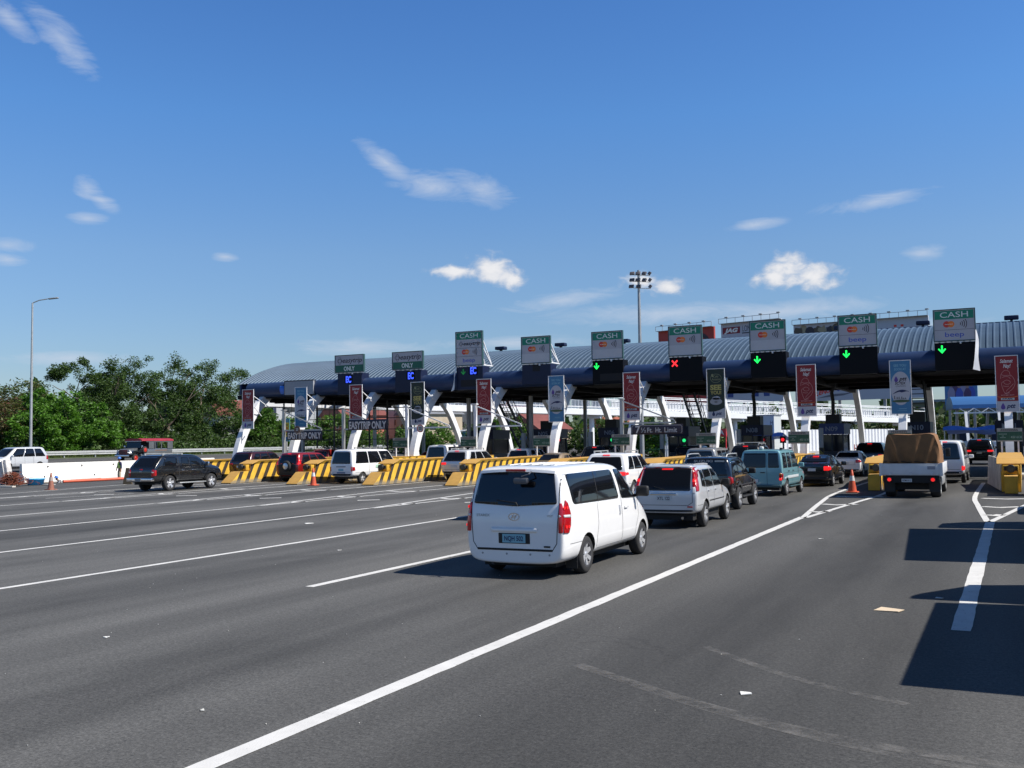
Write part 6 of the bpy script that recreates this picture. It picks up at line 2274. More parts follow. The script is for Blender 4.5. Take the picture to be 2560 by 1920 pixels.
generic('sedan', 'black sedan with glowing right tail lamp, ahead of the teal car', 'sedan', (-8.35, 48.1, 0), rad(-1.5), V(base=SEDAN, H=1.48, trunk=1.08), P_black, lit=True)
generic('sedan', 'white sedan with slanted red lamps, ahead of the black sedan', 'sedan', (-8.45, 59.6, 0), rad(-2), V(base=SEDAN, lz=(0.82, 0.98)), P_silver if False else P_white)
generic('suv', 'dark blue-black suv under booth N10, ahead of the white sedan', 'suv', (-8.1, 67.6, 0), 0, V(base=BIG, H=1.9, rack=0), P_dark, lit=True)
generic('suv', 'white suv with split red lamps behind the white van roof', 'suv', (-13.9, 35.6, 0), rad(2.5), V(base=BIG), P_white, lit=True)
generic('sedan', 'dark sedan hidden behind the white van, showing only its shadow', 'sedan', (-13.7, 26.3, 0), 0, SEDAN, P_dark)
generic('utility_vehicle', 'grey-silver utility wagon above the black boxy off-roader', 'utility car', (-13.15, 46.2, 0), rad(-1), V(base=AUVP, H=1.88, lz=(0.7, 1.05)), P_grey, lit=False)
generic('suv', 'dark suv with pale roof cross bars behind the teal car', 'suv', (-13.3, 55.6, 0), rad(-1), V(base=BIG, H=1.93, rack=2), P_dark, lit=True)
r_, b_ = generic('van', 'old white high-roof van with sticker on its side, orange cone behind it', 'van', (-34.45, 46.9, 0.0), rad(-3), V(base=VANP, H=1.98, lz=(0.72, 0.98)), P_white, plate_m=M_plate_g)
b_.patch([(2.2, 0.86), (3.0, 0.86), (3.0, 1.06), (2.2, 1.06)], 'R', 0.006).build('sticker', [mat('sticker_green', (0.35, 0.55, 0.42), 0.5)], r_)
b_.patch([(-0.34, 0.96), (0.34, 0.96), (0.34, 1.0), (-0.34, 1.0)], 'B', 0.012, s=0.06).build('handle_bar', [M_trimb], r_)
b_.patch([(-0.3, 0.60), (0.3, 0.60), (0.3, 0.68), (-0.3, 0.68)], 'B', 0.012, s=0.06).build('bumper_lettering', [mat('faded_blue', (0.2, 0.24, 0.34), 0.5)], r_)
r_, b_ = generic('van', 'white delivery van with a round green sticker, left of the silver suv', 'van', (-34.3, 57.2, 0.0), 0, V(base=VANP, H=2.12), P_white)
b_.patch([(0.75 + 0.3 * math.cos(a), 1.5 + 0.24 * math.sin(a)) for a in [2 * math.pi * i / 16 for i in range(16)]], 'R', 0.012).build('sticker', [mat('sticker_bright_green', (0.05, 0.5, 0.08), 0.5)], r_)
generic('suv', 'silver suv with slim red lamps behind the striped barriers', 'suv', (-29.1, 50.6, 0), rad(-2), V(base=BIG, H=1.86), P_silver, lit=True)
generic('suv', 'small white hatch-like suv stopped at a red signal by the dark stair', 'suv', (-29.2, 59.2, 0), 0, V(base=SUV, H=1.82), P_white, lit=True)
generic('sedan', 'tan sedan with dark rear window behind the striped barrier', 'sedan', (-23.9, 51.8, 0), rad(-2), V(base=SEDAN, H=1.60, trunk=1.14), P_tan)
generic('suv', 'dark suv with two lit red lamps right of the tan sedan', 'suv', (-23.7, 58.8, 0), 0, V(base=BIG, H=1.92, hw=0.93, lz=(1.0, 1.25), lw=0.14, rack=0), P_dark, lit=True)
generic('suv', 'dark suv under the brown limit board, right of booth N06', 'suv', (-18.7, 62.5, 0), 0, V(base=BIG, H=1.85, rack=0), P_dark)
generic('suv', 'dark maroon wagon with glinting side behind the leftmost barriers', 'suv', (-45.0, 50.2, 0), rad(-2), V(base=BIG, H=1.86, rack=0), P_maroon)
generic('suv', 'red and black suv with a spare wheel on its tailgate', 'suv', (-39.75, 48.6, 0), rad(-2), V(base=SUV, H=1.80, spare=0.98, lz=(1.05, 1.62), lw=0.10, L=4.55), P_red, lit=True)
generic('suv', 'bright red suv ahead of the maroon wagon', 'suv', (-44.8, 58.3, 0), 0, V(base=SUV, H=1.9, rack=1), P_red)
generic('suv', 'black suv ahead of the red one with the spare wheel', 'suv', (-39.6, 55.6, 0), 0, V(base=BIG, H=1.95), P_dark)
generic('hatchback', 'red hatchback beyond the dark green banner leg', 'hatchback', (-39.5, 65.0, 0), rad(4), V(base=SUV, H=1.6, L=4.0, wst=2.2, wsb=3.0, wy=(0.75, 3.2)), P_red, lit=True)
generic('van', 'white boxy minivan half hidden by the tarp truck', 'van', (-2.85, 52.4, 0), rad(-1), V(base=VANP, H=2.08, hw=0.88, lz=(0.62, 0.85)), P_white, lit=True)
generic('suv', 'dark suv far down the rightmost lane, before the blue tarps', 'suv', (-2.1, 84.0, 0), rad(-2), V(base=BIG, H=1.95, hw=0.97), P_dark, lit=True)
generic('van', 'grey minivan in the lane right of the frame', 'van', (2.75, 33.0, 0), 0, V(base=VANP, H=2.2), P_grey)


def mpv():
    P = V(base=AUVP, L=4.75, H=1.86, hw=0.9, tw=0.78, rt=0.34, wst=3.0, wsb=3.8, wy=(0.9, 3.75), belt=1.08, hood=1.1, zb=0.30, splits=[0.0, 0.30, 0.64, 1.0], lz=(0.85, 1.2))
    generic('minivan', 'silver minivan leaving the picture at the left edge', 'minivan', (-68.6, 54.0, 0.50), math.pi + rad(3), P, P_silver)


mpv()

# ------------------------------------------------------------------ flatbed truck with a brown tarp
def tarp_mat():
    return mat('brown_tarp', (0.20, 0.095, 0.035), 0.8, var=0.22, vscale=1.8, bump=0.5, bscale=7)


def truck():
    root = thing('flatbed_truck', 'white dropside truck with a brown tarp over its load', 'truck', (-3.36, 40.2, 0), rad(0.5))
    P_bed = mat('bed_paint', (0.56, 0.57, 0.58), 0.5, var=0.08, vscale=2)
    hw = 1.06
    bed = MB()
    bed.box((-hw, 0.0, 0.86), (hw, 3.9, 0.92))
    bed.bbox((-hw, -0.02, 0.90), (hw, 0.03, 1.30), 0.012)
    for s in (1, -1):
        bed.bbox((s * hw - 0.03, 0.03, 0.90), (s * hw + 0.03, 3.9, 1.30), 0.012)
        bed.box((s * hw - 0.05, -0.04, 0.84), (s * hw + 0.05, 0.0, 1.32))
    for i in range(5):
        bed.box((-0.95 + i * 0.45, -0.035, 0.93), (-0.91 + i * 0.45, -0.0199, 1.26)) if i in (0, 4) else None
    bed.box((-hw, -0.036, 1.265), (hw, -0.0199, 1.30)).box((-hw, -0.034, 0.90), (hw, -0.0199, 0.93))
    bed.build('bed', [P_bed], root)
    MB().rect(0.58, 1.08, 0.86, 1.2, 0, facing(0, -0.025, 0)).build('data_panel', [mat('panel_print', (0.25, 0.26, 0.30), 0.6)], root)
    for x in (-0.72, 0.0, 0.72):
        MB().bbox((x - 0.05, -0.05, 0.86), (x + 0.05, -0.02, 0.97), 0.01).build('latch', [P_bed], root)
    # tarp: draped box with folds
    tb = MB()
    nx, ny = 28, 14

    def tp(u, v):
        """u across 0..1 over left side, top, right side; v along"""
        y = 0.12 + v * 2.9
        path = [(-1.0, 1.18), (-0.98, 1.6), (-0.86, 2.30), (-0.78, 2.41), (0.0, 2.37), (0.70, 2.42), (0.84, 2.34), (0.97, 1.9), (1.0, 1.18)]
        k = u * (len(path) - 1)
        i = min(int(k), len(path) - 2)
        f = k - i
        x, z = lerp(path[i][0], path[i + 1][0], f), lerp(path[i][1], path[i + 1][1], f)
        z += (0.02 * math.sin(5 * v + 7 * u) + 0.015 * math.sin(17 * v + 3 * u)) * v
        x += 0.025 * math.sin(11 * v + 9 * u)
        return Vector((x, y, z))
    for j in range(ny + 1):
        for i in range(nx + 1):
            tb.v.append(tuple(tp(i / nx, j / ny)))
    for j in range(ny):
        for i in range(nx):
            q = j * (nx + 1) + i
            tb.f.append([q, q + nx + 1, q + nx + 2, q + 1])
            tb.m.append(0)
            tb.s.append(True)
    # rear curtain with vertical folds
    o = len(tb.v)
    nz = 10
    for k in range(nz + 1):
        for i in range(nx + 1):
            top = tp(i / nx, 0)
            zb_ = 1.14
            xb = lerp(-1.0, 1.0, i / nx)
            t_ = k / nz
            fold = (0.07 * math.sin(i * 1.15) + 0.05 * math.sin(i * 2.3 + 1)) * (0.3 + 0.7 * t_)
            xx = lerp(top.x, xb, t_ ** 0.8)
            zz = lerp(top.z, min(top.z, zb_), t_)
            tb.v.append((xx, 0.12 - 0.02 * t_ + fold - 0.06 * math.sin(math.pi * t_), zz))
    for k in range(nz):
        for i in range(nx):
            q = o + k * (nx + 1) + i
            tb.f.append([q, q + 1, q + nx + 2, q + nx + 1])
            tb.m.append(0)
            tb.s.append(True)
    tb.build('tarp', [tarp_mat()], root)
    rp = MB()
    for i in range(14):
        x0_, x1_ = lerp(-0.98, 0.98, i / 14), lerp(-0.98, 0.98, (i + 1) / 14)
        rp.cyl((x0_, 0.03 - 0.02 * math.sin(i), 1.36 + 0.02 * math.sin(i * 1.7)), (x1_, 0.03 - 0.02 * math.sin(i + 1), 1.36 + 0.02 * math.sin((i + 1) * 1.7)), 0.014, 0.014, 6)
    rp.build('tie_rope', [mat('rope_dark', (0.05, 0.03, 0.02), 0.9)], root)
    MB().box((-0.95, 0.08, 1.2), (0.95, 3.0, 1.26)).build('load_edge', [mat('load_dark', (0.05, 0.03, 0.02), 0.8)], root)
    ch = MB()
    ch.box((-0.42, 0.1, 0.55), (-0.3, 5.6, 0.80)).box((0.3, 0.1, 0.55), (0.42, 5.6, 0.80)).box((-0.98, 0.0, 0.58), (0.98, 0.10, 0.83)).box((-0.9, 0.11, 0.80), (0.9, 5.3, 0.855))
    ch.box((-0.7, 0.5, 0.3), (0.7, 3.4, 0.54))
    ch.build('chassis', [M_under], root)
    for s in (1, -1):
        MB().bbox((s * 0.76 - 0.1, -0.05, 0.62), (s * 0.76 + 0.1, 0.0, 0.78), 0.015).build('tail_lamp', [M_trimb], root)
        c = MB().cyl((s * 0.76 + 0.0, -0.065, 0.70), (s * 0.76, -0.05, 0.70), 0.07, 0.07, 12)
        c.build('bulb', [M_tail_on], root)
        MB().box((s * 0.80 - 0.2, 0.42, 0.22), (s * 0.80 + 0.2, 0.44, 0.7)).build('mud_flap', [M_trimb], root)
        MB().bbox((s * 0.98 - 0.03, 1.5, 0.45), (s * 0.98 + 0.03, 3.6, 0.75), 0.01).build('side_guard', [M_galv], root)
    plate(root, -0.012, 0.67, 'RFM 812', M_plate_w, M_tblk, x=-0.15, w=0.36, h=0.12)
    cabm = MB()
    cabm.prism([(4.05, 0.62), (5.75, 0.62), (5.78, 1.25), (5.35, 2.08), (4.1, 2.10)], 'x', -0.88, 0.88)
    cab = cabm.build('cab', [P_bed], root)
    MB().add([(-0.8, 5.785, 1.3), (0.8, 5.785, 1.3), (0.76, 5.40, 2.02), (-0.76, 5.40, 2.02)], [(0, 1, 2, 3)]).build('windshield', [M_glass], cab)
    for s in (1, -1):
        MB().prism([(4.5, 1.3), (5.45, 1.3), (5.2, 1.95), (4.5, 1.95)], 'x', s * 0.885 - 0.004, s * 0.885 + 0.004).build('side_window', [M_glass], cab)
        MB().bbox((s * 1.08 - 0.09, 5.3, 1.45), (s * 1.08 + 0.09, 5.36, 1.8), 0.02).cyl((s * 0.88, 5.33, 1.75), (s * 1.02, 5.33, 1.7), 0.015, 0.015, 6).build('mirror', [M_trimb], root)
    wheels(root, (0.95, 4.9), 0.98, 0.36, 0.36, 0.22, 5, 'steel', M_galv)
    return root


truck()


# ------------------------------------------------------------------ jeepney on the far carriageway
def jeepney():
    root = thing('jeepney', 'grey jeepney with a red roof and red wheels beyond the white barrier', 'jeepney', (-79.4, 77.4, 0.74), math.pi + rad(7))
    M_j = mat('jeep_steel', (0.22, 0.23, 0.24), 0.3, metal=0.6, var=0.15, vscale=2)
    M_jr = mat('jeep_roof_red', (0.30, 0.02, 0.03), 0.45, var=0.2, vscale=1.2)
    hw = 0.98
    b = MB()
    b.bbox((-hw, 0.0, 0.55), (hw, 4.1, 1.28), 0.03)
    for s in (1, -1):
        for y in (0.06, 0.75, 1.75, 2.75, 3.6):
            b.box((s * hw - 0.06, y - 0.06, 1.27), (s * hw + 0.0, y + 0.06, 2.02))
        b.box((s * hw - 0.05, 0.1, 1.27), (s * hw - 0.002, 0.7, 2.0))
        b.box((s * hw - 0.05, 2.9, 1.27), (s * hw - 0.003, 3.55, 2.0))
        b.box((s * hw - 0.055, 0.0, 1.95), (s * hw + 0.005, 4.05, 2.06))
    b.build('body', [M_j], root)
    for s in (1, -1):
        for y in (0.3,):
            MB().box((s * hw - 0.02, y - 0.06, 1.45), (s * hw + 0.012, y + 0.2, 1.85)).build('side_window', [M_plate_w], root)
        MB().box((s * hw, 0.8, 1.06), (s * hw + 0.012, 2.7, 1.14)).build('side_stripe', [mat('stripe_mix', (0.4, 0.2, 0.1), 0.5)], root)
    rf = MB().prism([(-hw - 0.1, 2.06), (hw + 0.1, 2.06), (hw + 0.02, 2.2), (hw - 0.4, 2.32), (-hw + 0.4, 2.32), (-hw - 0.02, 2.2)], 'y', -0.12, 4.75)
    rf.build('roof', [M_jr], root)
    MB().box((-hw, 3.56, 1.28), (hw, 3.6, 2.0)).build('bulkhead', [M_dark], root)
    MB().bbox((-hw + 0.02, 4.1, 0.55), (hw - 0.02, 4.75, 0.75), 0.02).build('cab_floor', [M_j], root)
    hd = MB()
    hd.prism([(4.75, 0.7), (6.15, 0.7), (6.15, 1.2), (6.0, 1.27), (4.75, 1.36)], 'x', -0.52, 0.52)
    hd.build('hood', [M_j], root)
    for s in (1, -1):
        p = spline([(4.55, 0.9), (4.9, 1.05), (5.5, 1.12), (5.9, 1.0), (6.15, 0.72)], 5)
        MB().prism(p + [(6.05, 0.66), (5.8, 0.9), (5.45, 1.0), (4.95, 0.93), (4.55, 0.76)], 'x', s * 0.53, s * 0.96).build('fender', [M_chrome], root)
        MB().cyl((s * 0.66, 6.05, 1.05), (s * 0.66, 6.2, 1.05), 0.12, 0.13, 12).build('headlight', [M_clear], root)
        MB().cyl((s * 0.98, 4.72, 1.4), (s * 1.0, 4.72, 1.45), 0.02, 0.02, 6).bbox((s * 1.08 - 0.1, 4.7, 1.4), (s * 1.08 + 0.1, 4.75, 1.6), 0.02).build('mirror', [M_chrome], root)
    g = MB().bbox((-0.5, 6.15, 0.62), (0.5, 6.2, 1.2), 0.02)
    g.build('grille', [mat('jeep_grille', (0.10, 0.03, 0.03), 0.5)], root)
    MB().bbox((-0.85, 6.3, 0.5), (0.85, 6.42, 0.7), 0.03).build('bumper', [M_chrome], root)
    ws = MB()
    ws.prism([(4.70, 1.36), (4.74, 1.36), (4.60, 2.05), (4.56, 2.05)], 'x', -0.86, 0.86)
    ws.build('windshield', [M_glass], root)
    MB().box((-0.95, 4.48, 2.0), (0.95, 4.78, 2.06)).build('visor', [M_plate_w], root)
    o = MB().lathe([(0.0, -0.09), (0.3, -0.1), (0.36, -0.05), (0.36, 0.05), (0.3, 0.1), (0, 0.09)], 'x', 22).build('spare_wheel', [M_tyre], root)
    o.location = (1.08, 4.35, 1.15)
    MB().lathe([(0.0, 0.11), (0.2, 0.105), (0.22, 0.09)], 'x', 18).build('rim', [mat('rim_red', (0.45, 0.03, 0.015), 0.4)], o)
    o = MB().lathe([(0.0, -0.09), (0.3, -0.1), (0.36, -0.05), (0.36, 0.05), (0.3, 0.1), (0, 0.09)], 'x', 22).build('spare_wheel', [M_tyre], root)
    o.location = (-1.08, 4.35, 1.15)
    MB().lathe([(0.0, -0.11), (0.2, -0.105), (0.22, -0.09)], 'x', 18).build('rim', [mat('rim_red', (0.45, 0.03, 0.015), 0.4)], o)
    MB().box((-0.8, 0.2, 0.4), (0.8, 5.9, 0.56)).build('chassis', [M_under], root)
    wheels(root, (1.1, 5.45), 0.96, 0.38, 0.22, 0.24, 5, 'steel', mat('rim_red', (0.45, 0.03, 0.015), 0.4))


jeepney()


# ------------------------------------------------------------------ trucks just outside the frame, whose shade lies on the road
def cargo_truck(name, label, x, y0, L, h, cab_h, cab_len, col, defl=None, rz=0.0):
    root = thing(name, label, 'truck', (x, y0, 0), rad(rz))
    hw = 1.2
    m = mat('truck_body_' + name + str(int(y0)), col, 0.45, var=0.08)
    MB().bbox((-hw, 0, 1.0), (hw, L, h), 0.03).build('cargo_box', [m], root)
    MB().box((-0.45, 0.1, 0.55), (0.45, L + cab_len, 0.98)).box((-hw, 0.1, 0.5), (hw, 0.2, 0.65)).build('chassis', [M_under], root)
    c = MB().prism([(L + 0.3, 0.5), (L + 0.3 + cab_len, 0.5), (L + 0.3 + cab_len, 1.3), (L + cab_len, min(cab_h - 0.1, 2.75)), (L + cab_len - 0.5, cab_h - 0.12), (L + 0.75, cab_h), (L + 0.3, cab_h)], 'x', -1.1, 1.1)
    cab = c.build('cab', [m], root)
    if defl:
        MB().prism([(L + 0.35, cab_h), (L + 0.9 + 0.5 * cab_len, cab_h), (L + 0.9, defl - 0.12), (L + 0.6, defl), (L + 0.35, defl)], 'x', -0.9, 0.9).build('wind_deflector', [m], root)
    MB().add([(-1.0, L + 0.31 + cab_len, 1.4), (1.0, L + 0.31 + cab_len, 1.4), (0.95, L + cab_len + 0.06, min(cab_h - 0.15, 2.6)), (-0.95, L + cab_len + 0.06, min(cab_h - 0.15, 2.6))], [(0, 1, 2, 3)]).build('windshield', [M_glass], cab)
    for s in (1, -1):
        MB().bbox((s * 1.32 - 0.1, L + cab_len - 0.1, 1.7), (s * 1.32 + 0.1, L + cab_len, 2.2), 0.02).cyl((s * 1.1, L + cab_len - 0.05, 2.15), (s * 1.3, L + cab_len - 0.05, 2.1), 0.02, 0.02, 6).build('mirror', [M_trimb], root)
        MB().box((s * 0.9 - 0.1, -0.02, 0.75), (s * 0.9 + 0.1, 0.0, 0.95)).build('tail_lamp', [M_tail], root)
    wheels(root, (1.2, L + 0.3 + 0.5 * cab_len), 1.15, 0.48, 0.36, 0.28, 5, 'steel', M_galv)
    return root


cargo_truck('cargo_truck', 'white box truck just right of the frame, shading the road', 2.95, 10.8, 5.2, 3.05, 2.95, 1.9, (0.6, 0.6, 0.6), 3.75)
cargo_truck('cargo_truck', 'tall grey box truck ahead of the white one, right of the frame', 3.1, 21.2, 6.9, 4.15, 3.5, 2.2, (0.42, 0.44, 0.46), rz=4.0)
# ------------------------------------------------------------------ left side: works area, barrier, rail, lamp, people
def jersey(x, y0, y1):
    t = thing('concrete_barrier', 'long white concrete road barrier behind the crouching worker', 'barrier', (x, y0, -0.74))
    mb = MB().prism([(-0.42, 0.0), (0.42, 0.0), (0.42, 0.8), (0.17, 1.15), (0.11, 1.86), (-0.11, 1.86), (-0.17, 1.15), (-0.42, 0.8)], 'y', 0, y1 - y0)
    mb.build('wall', [M_concw], t)
    h = MB()
    for i in range(6):
        yy = 2.2 + i * 3.1
        h.cyl((0.115, yy, 1.62), (0.20, yy, 1.60), 0.05, 0.05, 8)
    for i in range(3):
        h.cyl((0.41, 1.7 + i * 4.6, 0.86), (0.47, 1.7 + i * 4.6, 0.86), 0.05, 0.05, 8)
    h.build('lifting_holes', [mat('hole_dark', (0.06, 0.06, 0.06), 0.9)], t)
    return t


jersey(-65.7, 50.0, 70.0)
t = thing('concrete_barrier', 'spalled grey-white concrete slab leaning at the left edge by the rusty bars', 'barrier', (-56.75, 42.3, 0))
M = Matrix.Translation((0.0, 0, -0.06)) @ Matrix.Rotation(rad(-14), 4, 'Y')
b = MB()
b.bbox((-0.85, -0.18, 0.0), (0.35, 0.18, 1.65), 0.05, 0, M)
b.bbox((-0.1, -0.26, 0.0), (0.1, -0.17, 1.6), 0.02, 0, M)
b.build('slab', [mat('spalled_concrete', (0.50, 0.48, 0.46), 0.9, var=0.35, vscale=4, bump=0.8, bscale=14)], t)


def cone(x, y, label, h=0.85, dirty=False, z=0.0):
    t = thing('traffic_cone', label, 'traffic cone', (x, y, z), group='traffic cones')
    M_c = mat('cone_orange_old' if dirty else 'cone_orange', (0.26, 0.10, 0.065) if dirty else (0.50, 0.075, 0.03), 0.6, var=0.25, vscale=5)
    MB().bbox((-0.24, -0.24, 0), (0.24, 0.24, 0.05), 0.02).build('base', [M_c], t)
    z1, z2 = 0.52 * h, 0.74 * h
    r = lambda z_: 0.19 - 0.155 * z_ / h
    MB().lathe([(r(0.04), 0.04), (r(z1), z1)], 'z', 18).lathe([(r(z2), z2), (r(h), h), (0.0, h + 0.005)], 'z', 18).build('body', [M_c], t)
    MB().lathe([(r(z1) + 0.004, z1), (r(z2) + 0.004, z2)], 'z', 18).build('collar', [mat('cone_collar_old' if dirty else 'cone_collar', (0.34, 0.27, 0.24) if dirty else (0.6, 0.6, 0.6), 0.5)], t)


cone(-47.2, 37.8, 'grimy orange cone alone on the road left of the pickup', 0.95, True)
cone(-47.6, 34.4, 'grimy cone cut off at the left edge below the rusty bars', 0.95, True)
cone(-34.9, 45.0, 'orange cone behind the old white van', 0.98)
cone(-5.95, 43.7, 'orange cone with a pale collar by the nose left of the tarp truck', 0.95)

# rusty reinforcing bars
t = thing('rebar_pile', 'tangled heap of rusty reinforcing bars at the left edge', 'rebar', (-54.2, 40.6, 0))
M_rust = mat('rust', (0.20, 0.055, 0.028), 0.85, var=0.35, vscale=6)
rb = MB()
for i in range(170):
    a = rng.random() * 6.283
    r = abs(rng.gauss(0, 0.6))
    cx, cy = r * math.cos(a) * 1.15, r * math.sin(a) * 0.7
    zt = max(0.08, 0.72 * math.exp(-(cx * cx + cy * cy) / 1.1))
    z = 0.03 + rng.random() * zt
    rr = 0.12 + 0.25 * rng.random()
    a0 = rng.random() * 6.283
    tilt = rng.uniform(-0.7, 0.7)
    pts = []
    for k in range(7):
        th = a0 + k * 0.62
        pts.append(Vector((cx + rr * math.cos(th), cy + rr * math.sin(th) * math.cos(tilt), max(0.02, z + rr * math.sin(th) * math.sin(tilt) + 0.1))))
    for p, q in zip(pts[:-1], pts[1:]):
        rb.cyl(p, q, 0.014, 0.014, 5, cap=False)
rb.build('bars', [M_rust], t)
t = thing('plank', 'pale timber plank under the rusty bars', 'plank', (-53.6, 39.6, 0))
MB().bbox((-1.6, -0.12, 0.0), (1.0, 0.12, 0.09), 0.01).build('board', [mat('pale_timber', (0.52, 0.48, 0.42), 0.8, var=0.15)], t)
t = thing('wash_tub', 'bright blue plastic tub beside the rusty bars', 'tub', (-54.2, 42.3, 0))
MB().lathe([(0.0, 0.02), (0.44, 0.02), (0.50, 0.34), (0.56, 0.36), (0.56, 0.40), (0.49, 0.40), (0.42, 0.06), (0.0, 0.06)], 'z', 28).build('basin', [mat('tub_blue', (0.05, 0.40, 0.78), 0.45)], t)
t = thing('debris_board', 'grey rubble board beside the blue tub', 'board', (-53.4, 42.3, 0))
MB().bbox((0.0, -0.2, 0.0), (0.7, 0.25, 0.06), 0.015).build('board', [M_conc], t)
# excavated pit edge
t = thing('shoring_board', 'black dirty shoring board at the foot of the white barrier', 'board', (-57.0, 44.62, -0.7))
MB().box((-3.2, 0, 0), (0.95, 0.1, 0.70)).build('board', [mat('shoring', (0.04, 0.038, 0.036), 0.95, var=0.6, vscale=5, bump=0.5)], t)
for i, (x, y, L, rz, lab) in enumerate(((-55.3, 45.2, 4.4, 80, 'longest bright orange plastic pipe lying by the pit edge'), (-56.1, 46.5, 2.2, 84, 'short orange pipe behind the longest one'), (-55.7, 48.6, 1.6, 78, 'short orange pipe near the standing worker'))):
    t = thing('orange_pipe', lab, 'pipe', (x, y, 0.09 if i == 0 else 0.07), rad(rz), group='orange pipes at the pit')
    MB().cyl((0, 0, 0), (L, 0, 0.02), 0.09, 0.09, 12).build('tube', [mat('orange_plastic', (0.62, 0.11, 0.055), 0.5)], t)

t = thing('road_barricade', 'small striped folding barricade behind the pickup', 'barricade', (-48.6, 44.4, 0), rad(20))
MB().prism([(-0.30, 0), (0.30, 0), (0.09, 1.0), (-0.09, 1.0)], 'y', -0.05, 0.05).build('end_frame', [mat('barricade_brown', (0.10, 0.075, 0.045), 0.8)], t)
o = MB().box((0.3, 0.06, 0.15), (2.2, 0.10, 0.75)).build('striped_board', [mat('barricade_cream', (0.45, 0.42, 0.25), 0.7)], t)
s = MB()
for i in range(4):
    x = 0.38 + i * 0.48
    s.add([(x, 0.056, 0.151), (x + 0.22, 0.056, 0.151), (x + 0.42, 0.056, 0.749), (x + 0.2, 0.056, 0.749)], [(0, 1, 2, 3)])
s.build('stripes', [M_blk], o)

# guard rail along the far verge
t = thing('guard_rail', 'long grey steel guard rail along the verge before the trees', 'guard rail', (-89.2, 20, 1.0))
p = [(0.0, 0.42), (0.08, 0.47), (0.0, 0.56), (0.08, 0.66), (0.0, 0.74), (0.03, 0.75), (0.11, 0.66), (0.04, 0.56), (0.11, 0.47), (0.03, 0.41)]
MB().prism(p, 'y', 0, 150).build('rail', [M_galv], t)
for i in range(38):
    MB().box((-0.16, i * 4.0 + 1, 0), (-0.02, i * 4.0 + 1.12, 0.74)).build('post', [M_galv], t)
t = thing('guard_rail', 'lower second guard rail of the far shoulder', 'guard rail', (-91.0, 60, 1.15))
MB().prism([(q[0], q[1] - 0.05) for q in p], 'y', 0, 120).build('rail', [M_galv], t)
for i in range(30):
    MB().box((-0.16, i * 4.0 + 1, -0.05), (-0.02, i * 4.0 + 1.12, 0.68)).build('post', [M_galv], t)

# street lamp
t = thing('street_lamp', 'tall single-arm street lamp at the left', 'street lamp', (-88.2, 68.2, 1.05))
m = MB()
m.cyl((0, 0, 0), (0, 0, 7), 0.16, 0.125, 12).cyl((0, 0, 7), (0, 0, 15.9), 0.125, 0.085, 12)
pts = [Vector((0, 0, 15.4)), Vector((0.05, 0.02, 15.9)), Vector((0.6, 0.3, 16.15)), Vector((1.5, 0.75, 16.3))]
for a, b in zip(pts[:-1], pts[1:]):
    m.cyl(a, b, 0.055, 0.055, 8)
m.build('pole', [M_galv], t)
lh = MB().bbox((-0.14, -0.5, -0.07), (0.14, 0.5, 0.07), 0.05).build('lamp_head', [M_grey], t)
lh.location = (1.9, 0.95, 16.33)
lh.rotation_euler = (rad(6), 0, rad(-63))


# ---- people: one skinned body each
def skin_body(name, joints, edges, root, material, sub=2):
    me = bpy.data.meshes.new(name)
    me.from_pydata([j[0] for j in joints], edges, [])
    o = bpy.data.objects.new(name, me)
    COL.objects.link(o)
    sk = o.modifiers.new('skin', 'SKIN')
    sk.use_smooth_shade = True
    lay = me.skin_vertices[0].data
    for i, j in enumerate(joints):
        r = j[1]
        lay[i].radius = r if isinstance(r, tuple) else (r, r)
    lay[0].use_root = True
    ss = o.modifiers.new('sub', 'SUBSURF')
    ss.levels = ss.render_levels = sub
    bpy.context.view_layer.update()
    dg = bpy.context.evaluated_depsgraph_get()
    m2 = bpy.data.meshes.new_from_object(o.evaluated_get(dg))
    bpy.data.objects.remove(o)
    m2.name = name
    m2.materials.clear()
    m2.materials.append(material)
    for p_ in m2.polygons:
        p_.use_smooth = True
    ob = bpy.data.objects.new(name, m2)
    COL.objects.link(ob)
    ob.parent = root
    return ob


M_skin = mat('skin', (0.24, 0.13, 0.085), 0.6)
M_khaki = mat('khaki_cloth', (0.42, 0.36, 0.26), 0.9, var=0.12, vscale=6)
M_navycl = mat('navy_cloth', (0.025, 0.03, 0.085), 0.9, var=0.15, vscale=6)
M_hivis = mat('hivis_vest', (0.42, 0.62, 0.12), 0.7)
M_hat = mat('helmet_blue', (0.05, 0.17, 0.55), 0.35)
M_grcl = mat('grey_cloth', (0.30, 0.31, 0.33), 0.9, var=0.15, vscale=6)


def fingers(V, E, wrist, d, s=1.0):
    """five short finger chains from the wrist joint index, pointing along d"""
    d = Vector(d).normalized()
    w = Vector(V[wrist][0])
    side = d.cross(Vector((0, 1, 0))).normalized() if abs(d.y) < 0.9 else Vector((1, 0, 0))
    fwd = d.cross(side).normalized()
    palm = len(V)
    V.append((tuple(w + d * 0.07 * s), (0.036 * s, 0.02 * s)))
    E.append((wrist, palm))
    for k, (off, ln) in enumerate(((-0.028, 0.062), (-0.009, 0.075), (0.010, 0.07), (0.028, 0.055))):
        b = len(V)
        base = w + d * 0.10 * s + fwd * off * s
        V.append((tuple(base), 0.0095 * s))
        V.append((tuple(base + d * ln * s * 0.6 + side * 0.008 * s), 0.009 * s))
        V.append((tuple(base + d * ln * s + side * 0.026 * s), 0.008 * s))
        E += [(palm, b), (b, b + 1), (b + 1, b + 2)]
    b = len(V)
    V.append((tuple(w + d * 0.055 * s + fwd * -0.045 * s), 0.011 * s))
    V.append((tuple(w + d * 0.09 * s + fwd * -0.062 * s + side * 0.012 * s), 0.009 * s))
    E += [(palm, b), (b, b + 1)]


